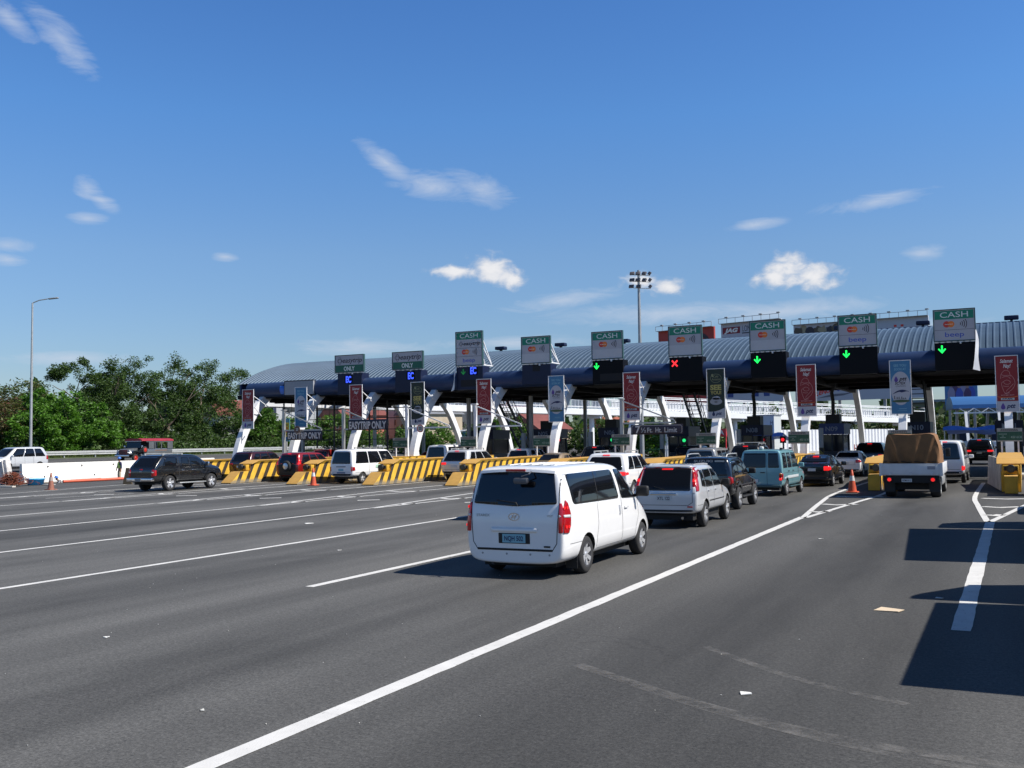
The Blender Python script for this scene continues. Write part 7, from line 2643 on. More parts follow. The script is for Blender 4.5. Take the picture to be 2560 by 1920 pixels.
def standing_worker():
    root = thing('person', 'worker in a green hi-vis vest and blue helmet standing by the white barrier', 'person', (-58.4, 52.6, -0.30), rad(160))
    V = [((0, 0, 0.95), (0.15, 0.11)), ((0, -0.01, 1.15), (0.14, 0.10)), ((0, 0, 1.36), (0.17, 0.11)), ((0, 0.01, 1.47), (0.08, 0.07)), ((0, 0.02, 1.55), (0.055, 0.055)), ((0, 0.03, 1.63), (0.075, 0.09)), ((0, 0.03, 1.72), (0.08, 0.10)),
         ((0.19, 0, 1.42), 0.062), ((0.26, 0.02, 1.18), 0.048), ((0.31, 0.10, 0.95), 0.034),
         ((-0.19, 0, 1.42), 0.062), ((-0.27, -0.02, 1.18), 0.048), ((-0.33, 0.02, 0.93), 0.034),
         ((0.10, 0, 0.88), (0.095, 0.10)), ((0.12, 0.02, 0.49), 0.066), ((0.13, -0.02, 0.09), 0.046), ((0.14, 0.13, 0.04), (0.045, 0.035)),
         ((-0.10, 0, 0.88), (0.095, 0.10)), ((-0.13, 0.04, 0.49), 0.066), ((-0.14, 0.0, 0.09), 0.046), ((-0.16, 0.15, 0.04), (0.045, 0.035))]
    E = [(0, 1), (1, 2), (2, 3), (3, 4), (4, 5), (5, 6), (2, 7), (7, 8), (8, 9), (2, 10), (10, 11), (11, 12), (0, 13), (13, 14), (14, 15), (15, 16), (0, 17), (17, 18), (18, 19), (19, 20)]
    fingers(V, E, 9, (0.1, 0.2, -1))
    fingers(V, E, 12, (-0.1, 0.1, -1))
    skin_body('body', V, E, root, M_skin)
    # trousers, shirt and vest follow the body a little further out
    T = [((0, 0, 0.97), (0.165, 0.125)), ((0, 0, 0.9), (0.17, 0.13)), ((0.10, 0, 0.84), (0.11, 0.115)), ((0.12, 0.02, 0.49), 0.085), ((0.13, -0.02, 0.12), 0.07), ((-0.10, 0, 0.84), (0.11, 0.115)), ((-0.13, 0.04, 0.49), 0.085), ((-0.14, 0.0, 0.12), 0.07)]
    skin_body('trousers', T, [(0, 1), (1, 2), (2, 3), (3, 4), (1, 5), (5, 6), (6, 7)], root, M_khaki)
    S = [((0, -0.01, 1.0), (0.16, 0.12)), ((0, -0.01, 1.15), (0.155, 0.115)), ((0, 0, 1.36), (0.185, 0.125)), ((0, 0.01, 1.47), (0.09, 0.08)), ((0.20, 0, 1.42), 0.075), ((0.265, 0.02, 1.18), 0.06), ((0.30, 0.09, 0.99), 0.048), ((-0.20, 0, 1.42), 0.075), ((-0.275, -0.02, 1.18), 0.06), ((-0.325, 0.015, 0.98), 0.048)]
    skin_body('shirt', S, [(0, 1), (1, 2), (2, 3), (2, 4), (4, 5), (5, 6), (2, 7), (7, 8), (8, 9)], root, M_navycl)
    Wv = [((0, -0.01, 0.98), (0.20, 0.16)), ((0, -0.01, 1.15), (0.195, 0.155)), ((0, 0, 1.34), (0.205, 0.165)), ((0, 0.0, 1.47), (0.13, 0.12))]
    skin_body('vest', Wv, [(0, 1), (1, 2), (2, 3)], root, M_hivis)
    face(root, (0, 0.03, 1.66))
    helmet(root, (0, 0.03, 1.73))


def face(root, c):
    c = Vector(c)
    m = MB()
    for s in (1, -1):
        m.bbox((c.x + s * 0.032 - 0.013, c.y + 0.092, c.z - 0.004), (c.x + s * 0.032 + 0.013, c.y + 0.104, c.z + 0.010), 0.004)
    m.bbox((c.x - 0.024, c.y + 0.088, c.z - 0.066), (c.x + 0.024, c.y + 0.101, c.z - 0.054), 0.004)
    m.build('eyes_and_mouth', [mat('face_dark', (0.05, 0.025, 0.02), 0.6)], root)
    MB().cyl((c.x, c.y + 0.085, c.z + 0.0), (c.x, c.y + 0.122, c.z - 0.028), 0.010, 0.016, 8).build('nose', [M_skin], root)
    e = MB()
    for s in (1, -1):
        e = MB().bbox((c.x + s * 0.083 - 0.010, c.y - 0.02, c.z - 0.03), (c.x + s * 0.083 + 0.010, c.y + 0.02, c.z + 0.03), 0.009)
        e.build('ear', [M_skin], root)


def helmet(root, c):
    h = MB().lathe([(0.122, -0.01), (0.122, 0.02), (0.112, 0.07), (0.08, 0.115), (0.03, 0.137), (0.0, 0.14)], 'z', 22)
    h.lathe([(0.122, -0.012), (0.148, -0.016), (0.150, -0.006), (0.122, 0.0)], 'z', 22)
    h.bbox((-0.07, 0.11, -0.018), (0.07, 0.20, -0.004), 0.006)
    o = h.build('helmet', [M_hat], root)
    o.location = c


def crouching_worker():
    root = thing('person', 'crouching worker in a blue helmet, mostly down in the pit by the barrier', 'person', (-55.9, 45.6, -0.74), rad(150))
    V = [((0, -0.15, 0.42), (0.15, 0.12)), ((0, -0.05, 0.62), (0.14, 0.10)), ((0, 0.12, 0.80), (0.165, 0.11)), ((0, 0.21, 0.88), (0.08, 0.07)), ((0, 0.27, 0.93), (0.055, 0.055)), ((0, 0.32, 0.98), (0.075, 0.085)), ((0, 0.34, 1.06), (0.08, 0.10)),
         ((0.19, 0.15, 0.83), 0.062), ((0.28, 0.28, 0.62), 0.048), ((0.22, 0.48, 0.52), 0.034),
         ((-0.19, 0.15, 0.83), 0.062), ((-0.28, 0.28, 0.62), 0.048), ((-0.20, 0.50, 0.56), 0.034),
         ((0.11, -0.10, 0.40), (0.095, 0.10)), ((0.2, 0.28, 0.50), 0.068), ((0.18, 0.05, 0.09), 0.048), ((0.19, 0.2, 0.04), (0.045, 0.035)),
         ((-0.11, -0.10, 0.40), (0.095, 0.10)), ((-0.2, 0.30, 0.46), 0.068), ((-0.18, 0.05, 0.09), 0.048), ((-0.2, 0.2, 0.04), (0.045, 0.035))]
    E = [(0, 1), (1, 2), (2, 3), (3, 4), (4, 5), (5, 6), (2, 7), (7, 8), (8, 9), (2, 10), (10, 11), (11, 12), (0, 13), (13, 14), (14, 15), (15, 16), (0, 17), (17, 18), (18, 19), (19, 20)]
    fingers(V, E, 9, (-0.2, 0.9, -0.3))
    fingers(V, E, 12, (0.2, 0.9, -0.3))
    skin_body('body', V, E, root, M_skin)
    S = [((0, -0.14, 0.46), (0.165, 0.13)), ((0, -0.05, 0.62), (0.155, 0.115)), ((0, 0.12, 0.80), (0.18, 0.125)), ((0, 0.20, 0.87), (0.09, 0.08)), ((0.2, 0.15, 0.83), 0.075), ((0.285, 0.28, 0.62), 0.06), ((0.23, 0.44, 0.54), 0.048), ((-0.2, 0.15, 0.83), 0.075), ((-0.285, 0.28, 0.62), 0.06), ((-0.21, 0.46, 0.58), 0.048)]
    skin_body('shirt', S, [(0, 1), (1, 2), (2, 3), (2, 4), (4, 5), (5, 6), (2, 7), (7, 8), (8, 9)], root, M_grcl)
    T = [((0, -0.15, 0.42), (0.165, 0.13)), ((0.11, -0.08, 0.41), (0.11, 0.11)), ((0.2, 0.27, 0.50), 0.088), ((0.18, 0.05, 0.12), 0.068), ((-0.11, -0.08, 0.41), (0.11, 0.11)), ((-0.2, 0.29, 0.46), 0.088), ((-0.18, 0.05, 0.12), 0.068)]
    skin_body('trousers', T, [(0, 1), (1, 2), (2, 3), (0, 4), (4, 5), (5, 6)], root, M_navycl)
    face(root, (0, 0.34, 1.0))
    helmet(root, (0, 0.34, 1.07))


standing_worker()
crouching_worker()

# litter on the road
for i, (x, y, s, m, lab) in enumerate(((-1.56, 14.6, 0.19, (0.62, 0.50, 0.36), 'tan cardboard scrap lying right of the long white line'), (-2.29, 9.4, 0.06, (0.7, 0.7, 0.68), 'white paper scrap below the cardboard, lower right of the road'),
                                       (-18.7, 23.9, 0.14, (0.72, 0.72, 0.7), 'white scrap on the middle lanes left of the white van'), (-10.2, 9.0, 0.04, (0.6, 0.6, 0.58), 'pale scrap below the dashed lane line'),
                                       (-6.6, 6.9, 0.025, (0.6, 0.6, 0.56), 'tiny pale scrap left of the long white line near the bottom'), (-1.0, 15.9, 0.06, (0.6, 0.6, 0.6), 'tiny pale scrap right of the cardboard'),
                                       (-4.0, 24.0, 0.06, (0.62, 0.62, 0.6), 'small pale scrap behind the silver suv lane, near the long line'), (-13.4, 18.2, 0.05, (0.65, 0.65, 0.63), 'small white scrap left of the white van'))):
    t = thing('paper_scrap', lab, 'litter', (x, y, 0.004), rad(37 * i), group='scraps of litter on the road')
    m_ = mat('scrap_%d' % i, m, 0.8, var=0.1)
    b = MB().add([(-s, -0.5 * s, 0.003), (0.7 * s, -0.75 * s, 0.012), (1.0 * s, 0.35 * s, 0.006), (-0.6 * s, 0.8 * s, 0.014), (-s, -0.5 * s, 0.0), (0.7 * s, -0.75 * s, 0.004), (1.0 * s, 0.35 * s, 0.001), (-0.6 * s, 0.8 * s, 0.004)],
                 [(0, 1, 2, 3), (0, 4, 5, 1), (1, 5, 6, 2), (2, 6, 7, 3), (3, 7, 4, 0)])
    b.build('scrap', [m_], t)
sp = MB()
for i in range(150):
    x, y = rng.uniform(-22, 2), 4 + 36 * rng.random() ** 1.4
    s = rng.uniform(0.005, 0.016)
    a = rng.random() * 3
    sp.add([(x - s, y, 0.002), (x, y - s * 0.6, 0.008), (x + s, y, 0.003), (x, y + s * 0.8, 0.01)], [(0, 1, 2, 3)])
o = sp.build('grit', [mat('grit_pale', (0.5, 0.5, 0.48), 0.9)])
o['kind'] = 'stuff'
# ------------------------------------------------------------------ trees
def leaf_mat(name, col):
    m = mat(name, col, 0.55, island=0.5, spec=0.35)
    b = m.node_tree.nodes['Principled BSDF']
    nt = m.node_tree
    out = nt.nodes['Material Output']
    tr = nt.nodes.new('ShaderNodeBsdfTranslucent')
    tr.inputs['Color'].default_value = (col[0] * 1.5, col[1] * 1.7, col[2] * 0.9, 1)
    mx = nt.nodes.new('ShaderNodeMixShader')
    mx.inputs[0].default_value = 0.28
    nt.links.new(b.outputs[0], mx.inputs[1])
    nt.links.new(tr.outputs[0], mx.inputs[2])
    nt.links.new(mx.outputs[0], out.inputs['Surface'])
    return m


L_dark = leaf_mat('leaves_dark', (0.036, 0.068, 0.018))
L_mid = leaf_mat('leaves_mid', (0.058, 0.105, 0.022))
L_bright = leaf_mat('leaves_bright', (0.070, 0.165, 0.016))
L_olive = leaf_mat('leaves_olive', (0.075, 0.080, 0.022))
L_brown = leaf_mat('leaves_brown', (0.10, 0.045, 0.026))
M_bark = mat('bark', (0.13, 0.10, 0.075), 0.9, var=0.3, vscale=4, bump=0.5)


def limb(mb, p, d, r, L, depth, tips, nr):
    """tapered curved limb, returns tips for the foliage"""
    p, d = Vector(p), Vector(d).normalized()
    n = 4
    for i in range(n):
        q = p + d * (L / n)
        r2 = r * 0.88
        mb.cyl(p, q, r, r2, 6, cap=False)
        p, r = q, r2
        d = (d + Vector((nr.gauss(0, 0.12), nr.gauss(0, 0.12), nr.gauss(0.03, 0.08)))).normalized()
        if depth <= 1:
            tips.append((p.copy(), depth))
    if depth == 0:
        return
    for k in range(nr.choice((2, 3, 3))):
        a = nr.random() * 6.283
        side = Vector((math.cos(a), math.sin(a), nr.uniform(0.15, 0.75)))
        limb(mb, p, d * 0.6 + side * 0.9, r * 0.7, L * nr.uniform(0.62, 0.85), depth - 1, tips, nr)


def tree(name, label, x, y, z, blobs, trunk_h, lm, seed, leaf=0.3, n=9000, group=None, trunk_r=0.25, sprays=(), hole=0.35):
    """blobs: (dx, dy, dz, rx, ry, rz) ellipsoids of foliage clusters; sprays: long bare limbs ending in leaf tufts"""
    nr = random.Random(seed)
    nprng = np.random.default_rng(seed)
    t = thing(name, label, 'tree', (x, y, z), group=group)
    tb = MB()
    tips = []
    tb.cyl((0, 0, -0.4), (0.05, 0, trunk_h), trunk_r, trunk_r * 0.7, 8)
    for k in range(4 if name == 'tree' else 3):
        a = k * 1.57 + nr.random()
        limb(tb, (0.05, 0, trunk_h * nr.uniform(0.7, 1.0)), (math.cos(a) * 0.8, math.sin(a) * 0.8, 0.9), trunk_r * 0.5, max(1.2, 0.45 * max(b[2] for b in blobs)), 1, tips, nr)
    cents = []
    vol = sum(b[3] * b[4] * b[5] for b in blobs)
    for b in blobs:
        k = max(10, int(210 * b[3] * b[4] * b[5] / vol))
        u = nprng.normal(size=(k, 3))
        u /= np.linalg.norm(u, axis=1)[:, None]
        rr = nprng.uniform(0.55, 1.03, size=(k, 1))
        c = u * rr * np.array(b[3:6]) + np.array(b[0:3])
        c[:, 2] = np.maximum(c[:, 2], 0.3)
        cents.append(c)
    for (sx, sy, sz, ex, ey, ez, tuft) in sprays:
        p, q = Vector((sx, sy, sz)), Vector((ex, ey, ez))
        pts = [p.lerp(q, i / 6) + Vector((0, 0, 0.25 * math.sin(i / 6 * math.pi))) for i in range(7)]
        for i, (a, b_) in enumerate(zip(pts[:-1], pts[1:])):
            tb.cyl(a, b_, 0.07 * (1 - i / 8), 0.07 * (1 - (i + 1) / 8), 5, cap=False)
        cc = np.array([q[:] for _ in range(tuft)]) + nprng.normal(size=(tuft, 3)) * np.array([0.55, 0.55, 0.4])
        cents.append(cc)
        tb.cyl(pts[3], pts[3] + Vector((0.4, 0.1, 0.9)), 0.03, 0.015, 5, cap=False)
        cents.append(np.array([(pts[3] + Vector((0.4, 0.1, 0.9)))[:]]) + nprng.normal(size=(2, 3)) * 0.2)
    tb.build('trunk', [M_bark], t)
    C_ = np.concatenate(cents)
    per = max(12, n // len(C_))
    size = nprng.uniform(0.45, 1.0, size=len(C_)) * (vol / len(blobs)) ** (1 / 3) * 0.34
    base = np.repeat(C_, per, axis=0)
    sc = np.repeat(size, per)[:, None]
    d = nprng.normal(size=(len(base), 3))
    d /= np.linalg.norm(d, axis=1)[:, None]
    pos = base + d * sc * nprng.uniform(0.3, 1.05, size=(len(base), 1)) * np.array([1, 1, 0.72])
    pos = pos[pos[:, 2] > 0.05]
    m = len(pos)
    # leaf quads, drooping and turned every way
    ax = nprng.normal(size=(m, 3))
    ax[:, 2] *= 0.55
    ax /= np.linalg.norm(ax, axis=1)[:, None]
    up = nprng.normal(size=(m, 3)) + np.array([0.25, 0, 0.75])
    bx = np.cross(ax, up)
    bx /= np.linalg.norm(bx, axis=1)[:, None] + 1e-9
    ls = leaf * nprng.uniform(0.6, 1.25, size=(m, 1))
    a_, b_ = ax * ls, bx * ls * 0.42
    V = np.stack([pos - a_ * 0.5, pos + b_ * 0.6, pos + a_ * 0.6, pos - b_ * 0.6], axis=1).reshape(-1, 3)
    me = bpy.data.meshes.new('crown')
    me.vertices.add(4 * m)
    me.vertices.foreach_set('co', V.astype(np.float32).ravel())
    me.loops.add(4 * m)
    me.loops.foreach_set('vertex_index', np.arange(4 * m, dtype=np.int32))
    me.polygons.add(m)
    me.polygons.foreach_set('loop_start', np.arange(0, 4 * m, 4, dtype=np.int32))
    for mm in (lm if isinstance(lm, (list, tuple)) else [lm]):
        me.materials.append(mm)
    if isinstance(lm, (list, tuple)) and len(lm) > 1:
        me.polygons.foreach_set('material_index', nprng.integers(0, len(lm), m).astype(np.int32))
    me.update(calc_edges=True)
    o = bpy.data.objects.new('crown', me)
    COL.objects.link(o)
    o.parent = t
    return t


GT = 'trees along the left verge'
# positions along the left verge; heights follow the skyline
tree('tree', 'olive and brown leaved tree cut off at the left edge', -98, 66.5, 1.3, [(0, 0, 3.6, 3.8, 4.2, 3.6), (1, -3, 2.6, 3, 3, 2.6), (0, 4.4, 4.0, 3.2, 3.4, 3.2)], 2.0, [L_olive, L_olive, L_brown], 1, 0.3, 16000, GT)
tree('tree', 'bright green round tree behind the street lamp', -95.5, 77.0, 1.3, [(0, -0.5, 4.4, 3.6, 3.6, 3.3), (1.5, -4.0, 3.2, 2.8, 2.8, 2.8), (0.5, 4.0, 3.2, 3.2, 3.4, 2.8), (2.2, 7, 2.3, 2.2, 2.6, 2.1), (2.4, 0, 1.8, 2.4, 4.4, 1.8)], 2.2, L_bright, 2, 0.34, 24000, GT)
tree('tree', 'tall vine-draped dark tree with a hooked top', -103, 88.0, 1.5, [(0, 0, 5.0, 3.4, 3.6, 5.0), (0.3, -2.0, 10.2, 2.1, 2.1, 1.5), (0, -4.2, 10.0, 1.3, 1.4, 0.8), (0, -5.3, 9.2, 0.6, 0.7, 0.8), (0, 2.5, 8.0, 2.6, 3.2, 3.0), (2, -1, 3, 3, 3.4, 3)], 4, [L_dark, L_mid], 3, 0.27, 26000, GT, 0.35)
DK = [L_dark, L_mid]
tree('tree', 'broad feathery tree right of the hooked one', -103, 92.0, 1.6, [(0, 0, 5.0, 4.6, 4.8, 4.8), (0, 2.2, 8.8, 3.8, 3.8, 2.2), (2, -3, 3.6, 3.6, 3.8, 3.6)], 4, DK, 4, 0.27, 26000, GT, 0.3, sprays=((0, 0, 7, 1, 3.0, 11.2, 5), (0, 1, 7, 0, -0.5, 11.2, 4)))
tree('tree', 'dark spreading tree behind the jeepney', -101, 99.0, 1.6, [(0, 0, 4.6, 4.4, 5.0, 4.6), (0, -2.0, 8.6, 3.8, 4.0, 2.0), (0.5, 4.0, 8.0, 3.6, 4.0, 2.3), (2.5, 1.5, 2.8, 3.0, 4.2, 2.9)], 3.5, DK, 5, 0.27, 28000, GT, 0.3, sprays=((0, 0, 7, 0, 1.5, 11.9, 6), (0, 2, 8, 0.5, 4.2, 11.2, 4)))
tree('tree', 'dark tree with bare boughs reaching right towards the banner', -100, 104.5, 1.6, [(0, 0, 4.6, 4.2, 5.2, 4.4), (0, 0.5, 8.2, 3.4, 4.4, 2.2), (2.5, 3, 2.8, 3.0, 4.4, 2.8)], 3.5, DK, 6, 0.28, 27000, GT, 0.3,
     sprays=((0, 1, 7, 1, 4.5, 10.6, 5), (0, 2, 7.0, 0, 7.6, 11.0, 7), (0, 0, 8, 0, 1.0, 11.6, 5), (0, 3, 6, 0.5, 6.6, 8.4, 5)))
tree('tree', 'low leafy bush-like tree left of the leftmost leg', -97, 115.5, 1.5, [(0, 0, 2.8, 3.8, 4.6, 3.0), (1.5, 4.5, 2.3, 3.0, 3.6, 2.4), (1, -4.5, 3.2, 3.4, 3.6, 3.2)], 1.8, [L_bright, L_mid], 7, 0.33, 22000, GT)
tree('tree', 'bushy tree seen past the leftmost leg', -94, 127.5, 1.4, [(0, 0, 2.6, 3.4, 4.4, 2.8), (1.5, 4.8, 2.2, 3, 3.8, 2.3)], 1.5, [L_bright, L_mid], 8, 0.33, 15000, GT)
tree('tree', 'distant hazy tree on the slope left of the canopy', -124, 146, 1.2, [(0, 0, 3.0, 5.5, 5.5, 3.0), (0, 6, 2.6, 5, 5.5, 2.6)], 3, [L_dark, L_olive], 9, 0.38, 15000, GT)
tree('tree', 'second distant tree on the slope, behind the leftmost banner', -126, 160, 1.4, [(0, 0, 2.8, 5.5, 5.5, 2.9), (0, 7, 2.6, 5, 5.6, 2.5)], 3, DK, 10, 0.38, 14000, GT)
tree('tree', 'tree filling the gap behind the bright green one', -112, 86, 2.0, [(0, 0, 4.6, 4.4, 5, 4.4), (0, -7, 3.6, 4, 5, 3.4)], 3, [L_olive, L_mid], 11, 0.34, 16000, GT)


# low undergrowth at the foot of the verge trees
def undergrowth():
    nprng = np.random.default_rng(21)
    m = 42000
    x = nprng.uniform(-99, -92.6, m)
    y = nprng.uniform(50, 142, m)
    hh = 1.5 + 0.8 * np.sin(y * 0.7) + 0.5 * np.sin(y * 1.9 + x)
    z = np.interp(-x, [88.5, 92, 100], [1.1, 1.25, 1.45]) + nprng.uniform(0, 1, m) ** 0.7 * np.maximum(0.5, hh)
    pos = np.stack([x, y, z], 1)
    ax = nprng.normal(size=(m, 3))
    ax /= np.linalg.norm(ax, axis=1)[:, None]
    bx = np.cross(ax, nprng.normal(size=(m, 3)))
    bx /= np.linalg.norm(bx, axis=1)[:, None]
    ls = nprng.uniform(0.2, 0.42, size=(m, 1))
    V = np.stack([pos - ax * ls * 0.6, pos + bx * ls * 0.3, pos + ax * ls * 0.6, pos - bx * ls * 0.3], 1).reshape(-1, 3)
    me = bpy.data.meshes.new('undergrowth')
    me.vertices.add(4 * m)
    me.vertices.foreach_set('co', V.astype(np.float32).ravel())
    me.loops.add(4 * m)
    me.loops.foreach_set('vertex_index', np.arange(4 * m, dtype=np.int32))
    me.polygons.add(m)
    me.polygons.foreach_set('loop_start', np.arange(0, 4 * m, 4, dtype=np.int32))
    me.materials.append(L_dark)
    me.materials.append(L_mid)
    me.polygons.foreach_set('material_index', nprng.integers(0, 2, m).astype(np.int32))
    me.update(calc_edges=True)
    o = bpy.data.objects.new('undergrowth', me)
    COL.objects.link(o)
    o['kind'] = 'stuff'


undergrowth()

# greenery behind the canopy
GB = 'trees behind the toll lanes'
bt = [(-84, 116, 5.4, L_mid, 'tree seen between the two easytrip gates'), (-77, 122, 4.6, [L_bright, L_mid], 'leafy tree behind the scaffold frame'), (-71.5, 118, 5.2, [L_bright, L_mid], 'leafy tree behind the bare gate under the coffee banner'),
      (-66, 124, 5.0, [L_mid, L_dark], 'tree behind the rear leg beside the white delivery van'), (-60.5, 119, 5.6, [L_bright, L_mid], 'tree left of the tall red banner'), (-52, 128, 4.0, [L_mid, L_dark], 'shrubby tree behind the dark stair by booth N05'),
      (-47, 124, 5.6, [L_dark, L_mid], 'dark tree between booths N05 and N06'), (-42, 121, 4.8, [L_mid, L_bright], 'bright leafy tree right of the green signal'), (-37.5, 128, 5.6, [L_mid, L_dark], 'tree behind the light mast foot'),
      (-31, 138, 6.6, [L_dark, L_mid], 'tree behind the brown limit board'), (-24, 150, 6.6, [L_dark, L_olive], 'tree right of the stair behind the coffee banner'), (-14, 168, 6.4, [L_olive, L_dark], 'tree behind booth N08'),
      (-9, 245, 6.4, [L_dark, L_olive], 'tree over the white fence, left'), (1, 250, 6.4, [L_olive, L_mid], 'tree seen between the legs of the far plaza'), (12, 256, 6.0, [L_dark, L_olive], 'tree behind the far plaza, by the right edge')]
for i, (x, y, h, lm, lab) in enumerate(bt):
    w = 3.6 if i < 9 else 4.8
    tree('tree', lab, x, y, -0.78, [(0, 0, 0.62 * h + 0.6, w, w * 0.8, 0.42 * h), (-1.8, 0.5, 0.45 * h, w * 0.75, w * 0.7, 0.36 * h), (2.0, -0.6, 0.5 * h, w * 0.75, w * 0.7, 0.4 * h)], 0.4 * h, lm, 40 + i, 0.36 if i < 9 else 0.46, 6500, GB, 0.2)

# far wood along the horizon: too many crowns to tell apart
def far_wood():
    nprng = np.random.default_rng(99)
    m = 52000
    ang = nprng.uniform(-64, 6, m)
    dist = nprng.uniform(240, 420, m)
    x = dist * np.sin(np.radians(ang))
    y = dist * np.cos(np.radians(ang))
    cr = 9 + 4.5 * np.sin(ang * 1.9) + 3.0 * np.sin(ang * 5.3 + 1) + 1.8 * np.sin(ang * 13.1)
    ground = np.where(x < -160, 4 + (-x - 160) * 0.02, 0)
    z = ground + (nprng.uniform(0.0, 1.0, m) ** 0.6) * np.maximum(3, cr) * (0.75 + 0.0016 * (dist - 240))
    pos = np.stack([x, y, z], 1)
    ax = nprng.normal(size=(m, 3))
    ax /= np.linalg.norm(ax, axis=1)[:, None]
    bx = np.cross(ax, nprng.normal(size=(m, 3)))
    bx /= np.linalg.norm(bx, axis=1)[:, None]
    ls = nprng.uniform(0.9, 2.0, size=(m, 1))
    V = np.stack([pos - ax * ls * 0.6, pos + bx * ls * 0.5, pos + ax * ls * 0.6, pos - bx * ls * 0.5], 1).reshape(-1, 3)
    me = bpy.data.meshes.new('far_wood')
    me.vertices.add(4 * m)
    me.vertices.foreach_set('co', V.astype(np.float32).ravel())
    me.loops.add(4 * m)
    me.loops.foreach_set('vertex_index', np.arange(4 * m, dtype=np.int32))
    me.polygons.add(m)
    me.polygons.foreach_set('loop_start', np.arange(0, 4 * m, 4, dtype=np.int32))
    me.materials.append(L_dark)
    me.materials.append(leaf_mat('leaves_far', (0.05, 0.075, 0.035)))
    me.polygons.foreach_set('material_index', nprng.integers(0, 2, m).astype(np.int32))
    me.update(calc_edges=True)
    o = bpy.data.objects.new('far_wood', me)
    COL.objects.link(o)
    o['kind'] = 'stuff'


far_wood()


# verge grass tufts near the guard rail
def grass_tufts():
    nprng = np.random.default_rng(5)
    m = 26000
    x = nprng.uniform(-97, -89.6, m)
    y = nprng.uniform(35, 150, m)
    z = np.interp(-x, [88.5, 92, 100], [1.1, 1.25, 1.45])
    h = nprng.uniform(0.15, 0.5, m)
    dx, dy = nprng.normal(0, 0.10, m), nprng.normal(0, 0.10, m)
    w = 0.05
    V = np.stack([np.stack([x - w, y, z], 1), np.stack([x + w, y + w, z], 1), np.stack([x + dx, y + dy, z + h], 1)], 1).reshape(-1, 3)
    me = bpy.data.meshes.new('verge_grass')
    me.vertices.add(3 * m)
    me.vertices.foreach_set('co', V.astype(np.float32).ravel())
    me.loops.add(3 * m)
    me.loops.foreach_set('vertex_index', np.arange(3 * m, dtype=np.int32))
    me.polygons.add(m)
    me.polygons.foreach_set('loop_start', np.arange(0, 3 * m, 3, dtype=np.int32))
    me.materials.append(leaf_mat('leaves_grass', (0.10, 0.13, 0.035)))
    me.update(calc_edges=True)
    o = bpy.data.objects.new('verge_grass', me)
    COL.objects.link(o)
    o['kind'] = 'stuff'


grass_tufts()

# ------------------------------------------------------------------ village on the slope behind the left end
def house(x, y, z, w, d, h, wall, roof, label, rz=0.0, gable=True, win=2, name='house'):
    t = thing(name, label, 'house', (x, y, z), rad(rz), group='houses of the village behind the toll lanes')
    mw_ = mat('wall_%.2f_%.2f_%.2f' % wall, wall, 0.85, var=0.12, vscale=0.6)
    mr_ = mat('roof_%.2f_%.2f_%.2f' % roof, roof, 0.6, var=0.18, vscale=0.7)
    MB().box((-w / 2, 0, 0), (w / 2, d, h)).build('wall', [mw_], t)
    if gable:
        MB().prism([(-w / 2 - 0.4, h), (w / 2 + 0.4, h), (0, h + 0.28 * w)], 'y', -0.4, d + 0.4).build('roof', [mr_], t)
    else:
        MB().prism([(-0.5, h + 0.02), (d + 0.4, h + 0.5), (d + 0.4, h + 0.62), (-0.5, h + 0.16)], 'x', -w / 2 - 0.4, w / 2 + 0.4).build('roof', [mr_], t)
    for fl in range(max(1, int(h // 3))):
        for k in range(win):
            xx = lerp(-w / 2, w / 2, (k + 0.5) / win)
            f = MB().box((xx - 0.6, -0.05, fl * 3 + 1.0), (xx + 0.6, -0.002, fl * 3 + 2.3)).build('window', [M_white if k % 2 else mw_], t)
            MB().box((xx - 0.5, -0.07, fl * 3 + 1.1), (xx + 0.5, -0.052, fl * 3 + 2.2)).build('pane', [M_bglass], f)
            MB().box((w / 2 + 0.002, lerp(0, d, (k + 0.3) / win), fl * 3 + 1.0), (w / 2 + 0.05, lerp(0, d, (k + 0.7) / win), fl * 3 + 2.3)).build('window', [M_bglass], t)
    return t


W, T_, G_, RD, GR = (0.56, 0.55, 0.52), (0.46, 0.38, 0.28), (0.36, 0.38, 0.38), (0.19, 0.06, 0.05), (0.17, 0.18, 0.20)
LG = (0.42, 0.44, 0.46)
house(-133, 141, 0.5, 11, 9, 7, W, RD, 'white two-storey house with a red roof behind the leftmost leg', -30)
house(-121, 139, -0.5, 13, 10, 4.2, (0.42, 0.26, 0.18), (0.40, 0.20, 0.13), 'terracotta single-storey house by the leftmost leg', -30, False, 3)
house(-127, 150, 1, 8, 8, 9.5, LG, RD, 'grey three-storey house with a red gable left of the small yellow notice', -28)
house(-150, 172, 1, 12, 9, 5.5, W, GR, 'white house with a grey roof high on the slope', -35)
house(-139, 168, 1, 10, 9, 6.5, (0.50, 0.45, 0.32), LG, 'cream three-storey house high on the slope', -32, False, 3)
house(-129, 170, 1, 10, 9, 8.5, W, LG, 'white block with a flat grey roof behind the blue station banner', -30, False, 3)
house(-118, 158, 1, 11, 9, 6.5, (0.48, 0.16, 0.12), RD, 'brick-red house right of the second leg', -30)
house(-113, 170, 1.5, 10, 9, 9, W, (0.10, 0.30, 0.42), 'white house with a teal roof behind the scaffold frame', -28, False, 3)
house(-104, 164, 0.5, 10, 9, 7, T_, GR, 'tan house behind the second easytrip gate', -25)
house(-98, 178, 1, 12, 9, 8, LG, RD, 'grey house with a red roof behind the coffee banner', -25)
house(-160, 190, 2, 14, 10, 5, T_, RD, 'tan house with a red roof left of the canopy end', -35)
house(-172, 178, 2.5, 12, 10, 5, W, (0.45, 0.40, 0.15), 'white house with a mustard roof among the left trees', -38)
house(-84, 150, -0.7, 5, 5, 4.6, (0.12, 0.42, 0.62), LG, 'bright blue hut left of the tall red banner', -25, False, 1)
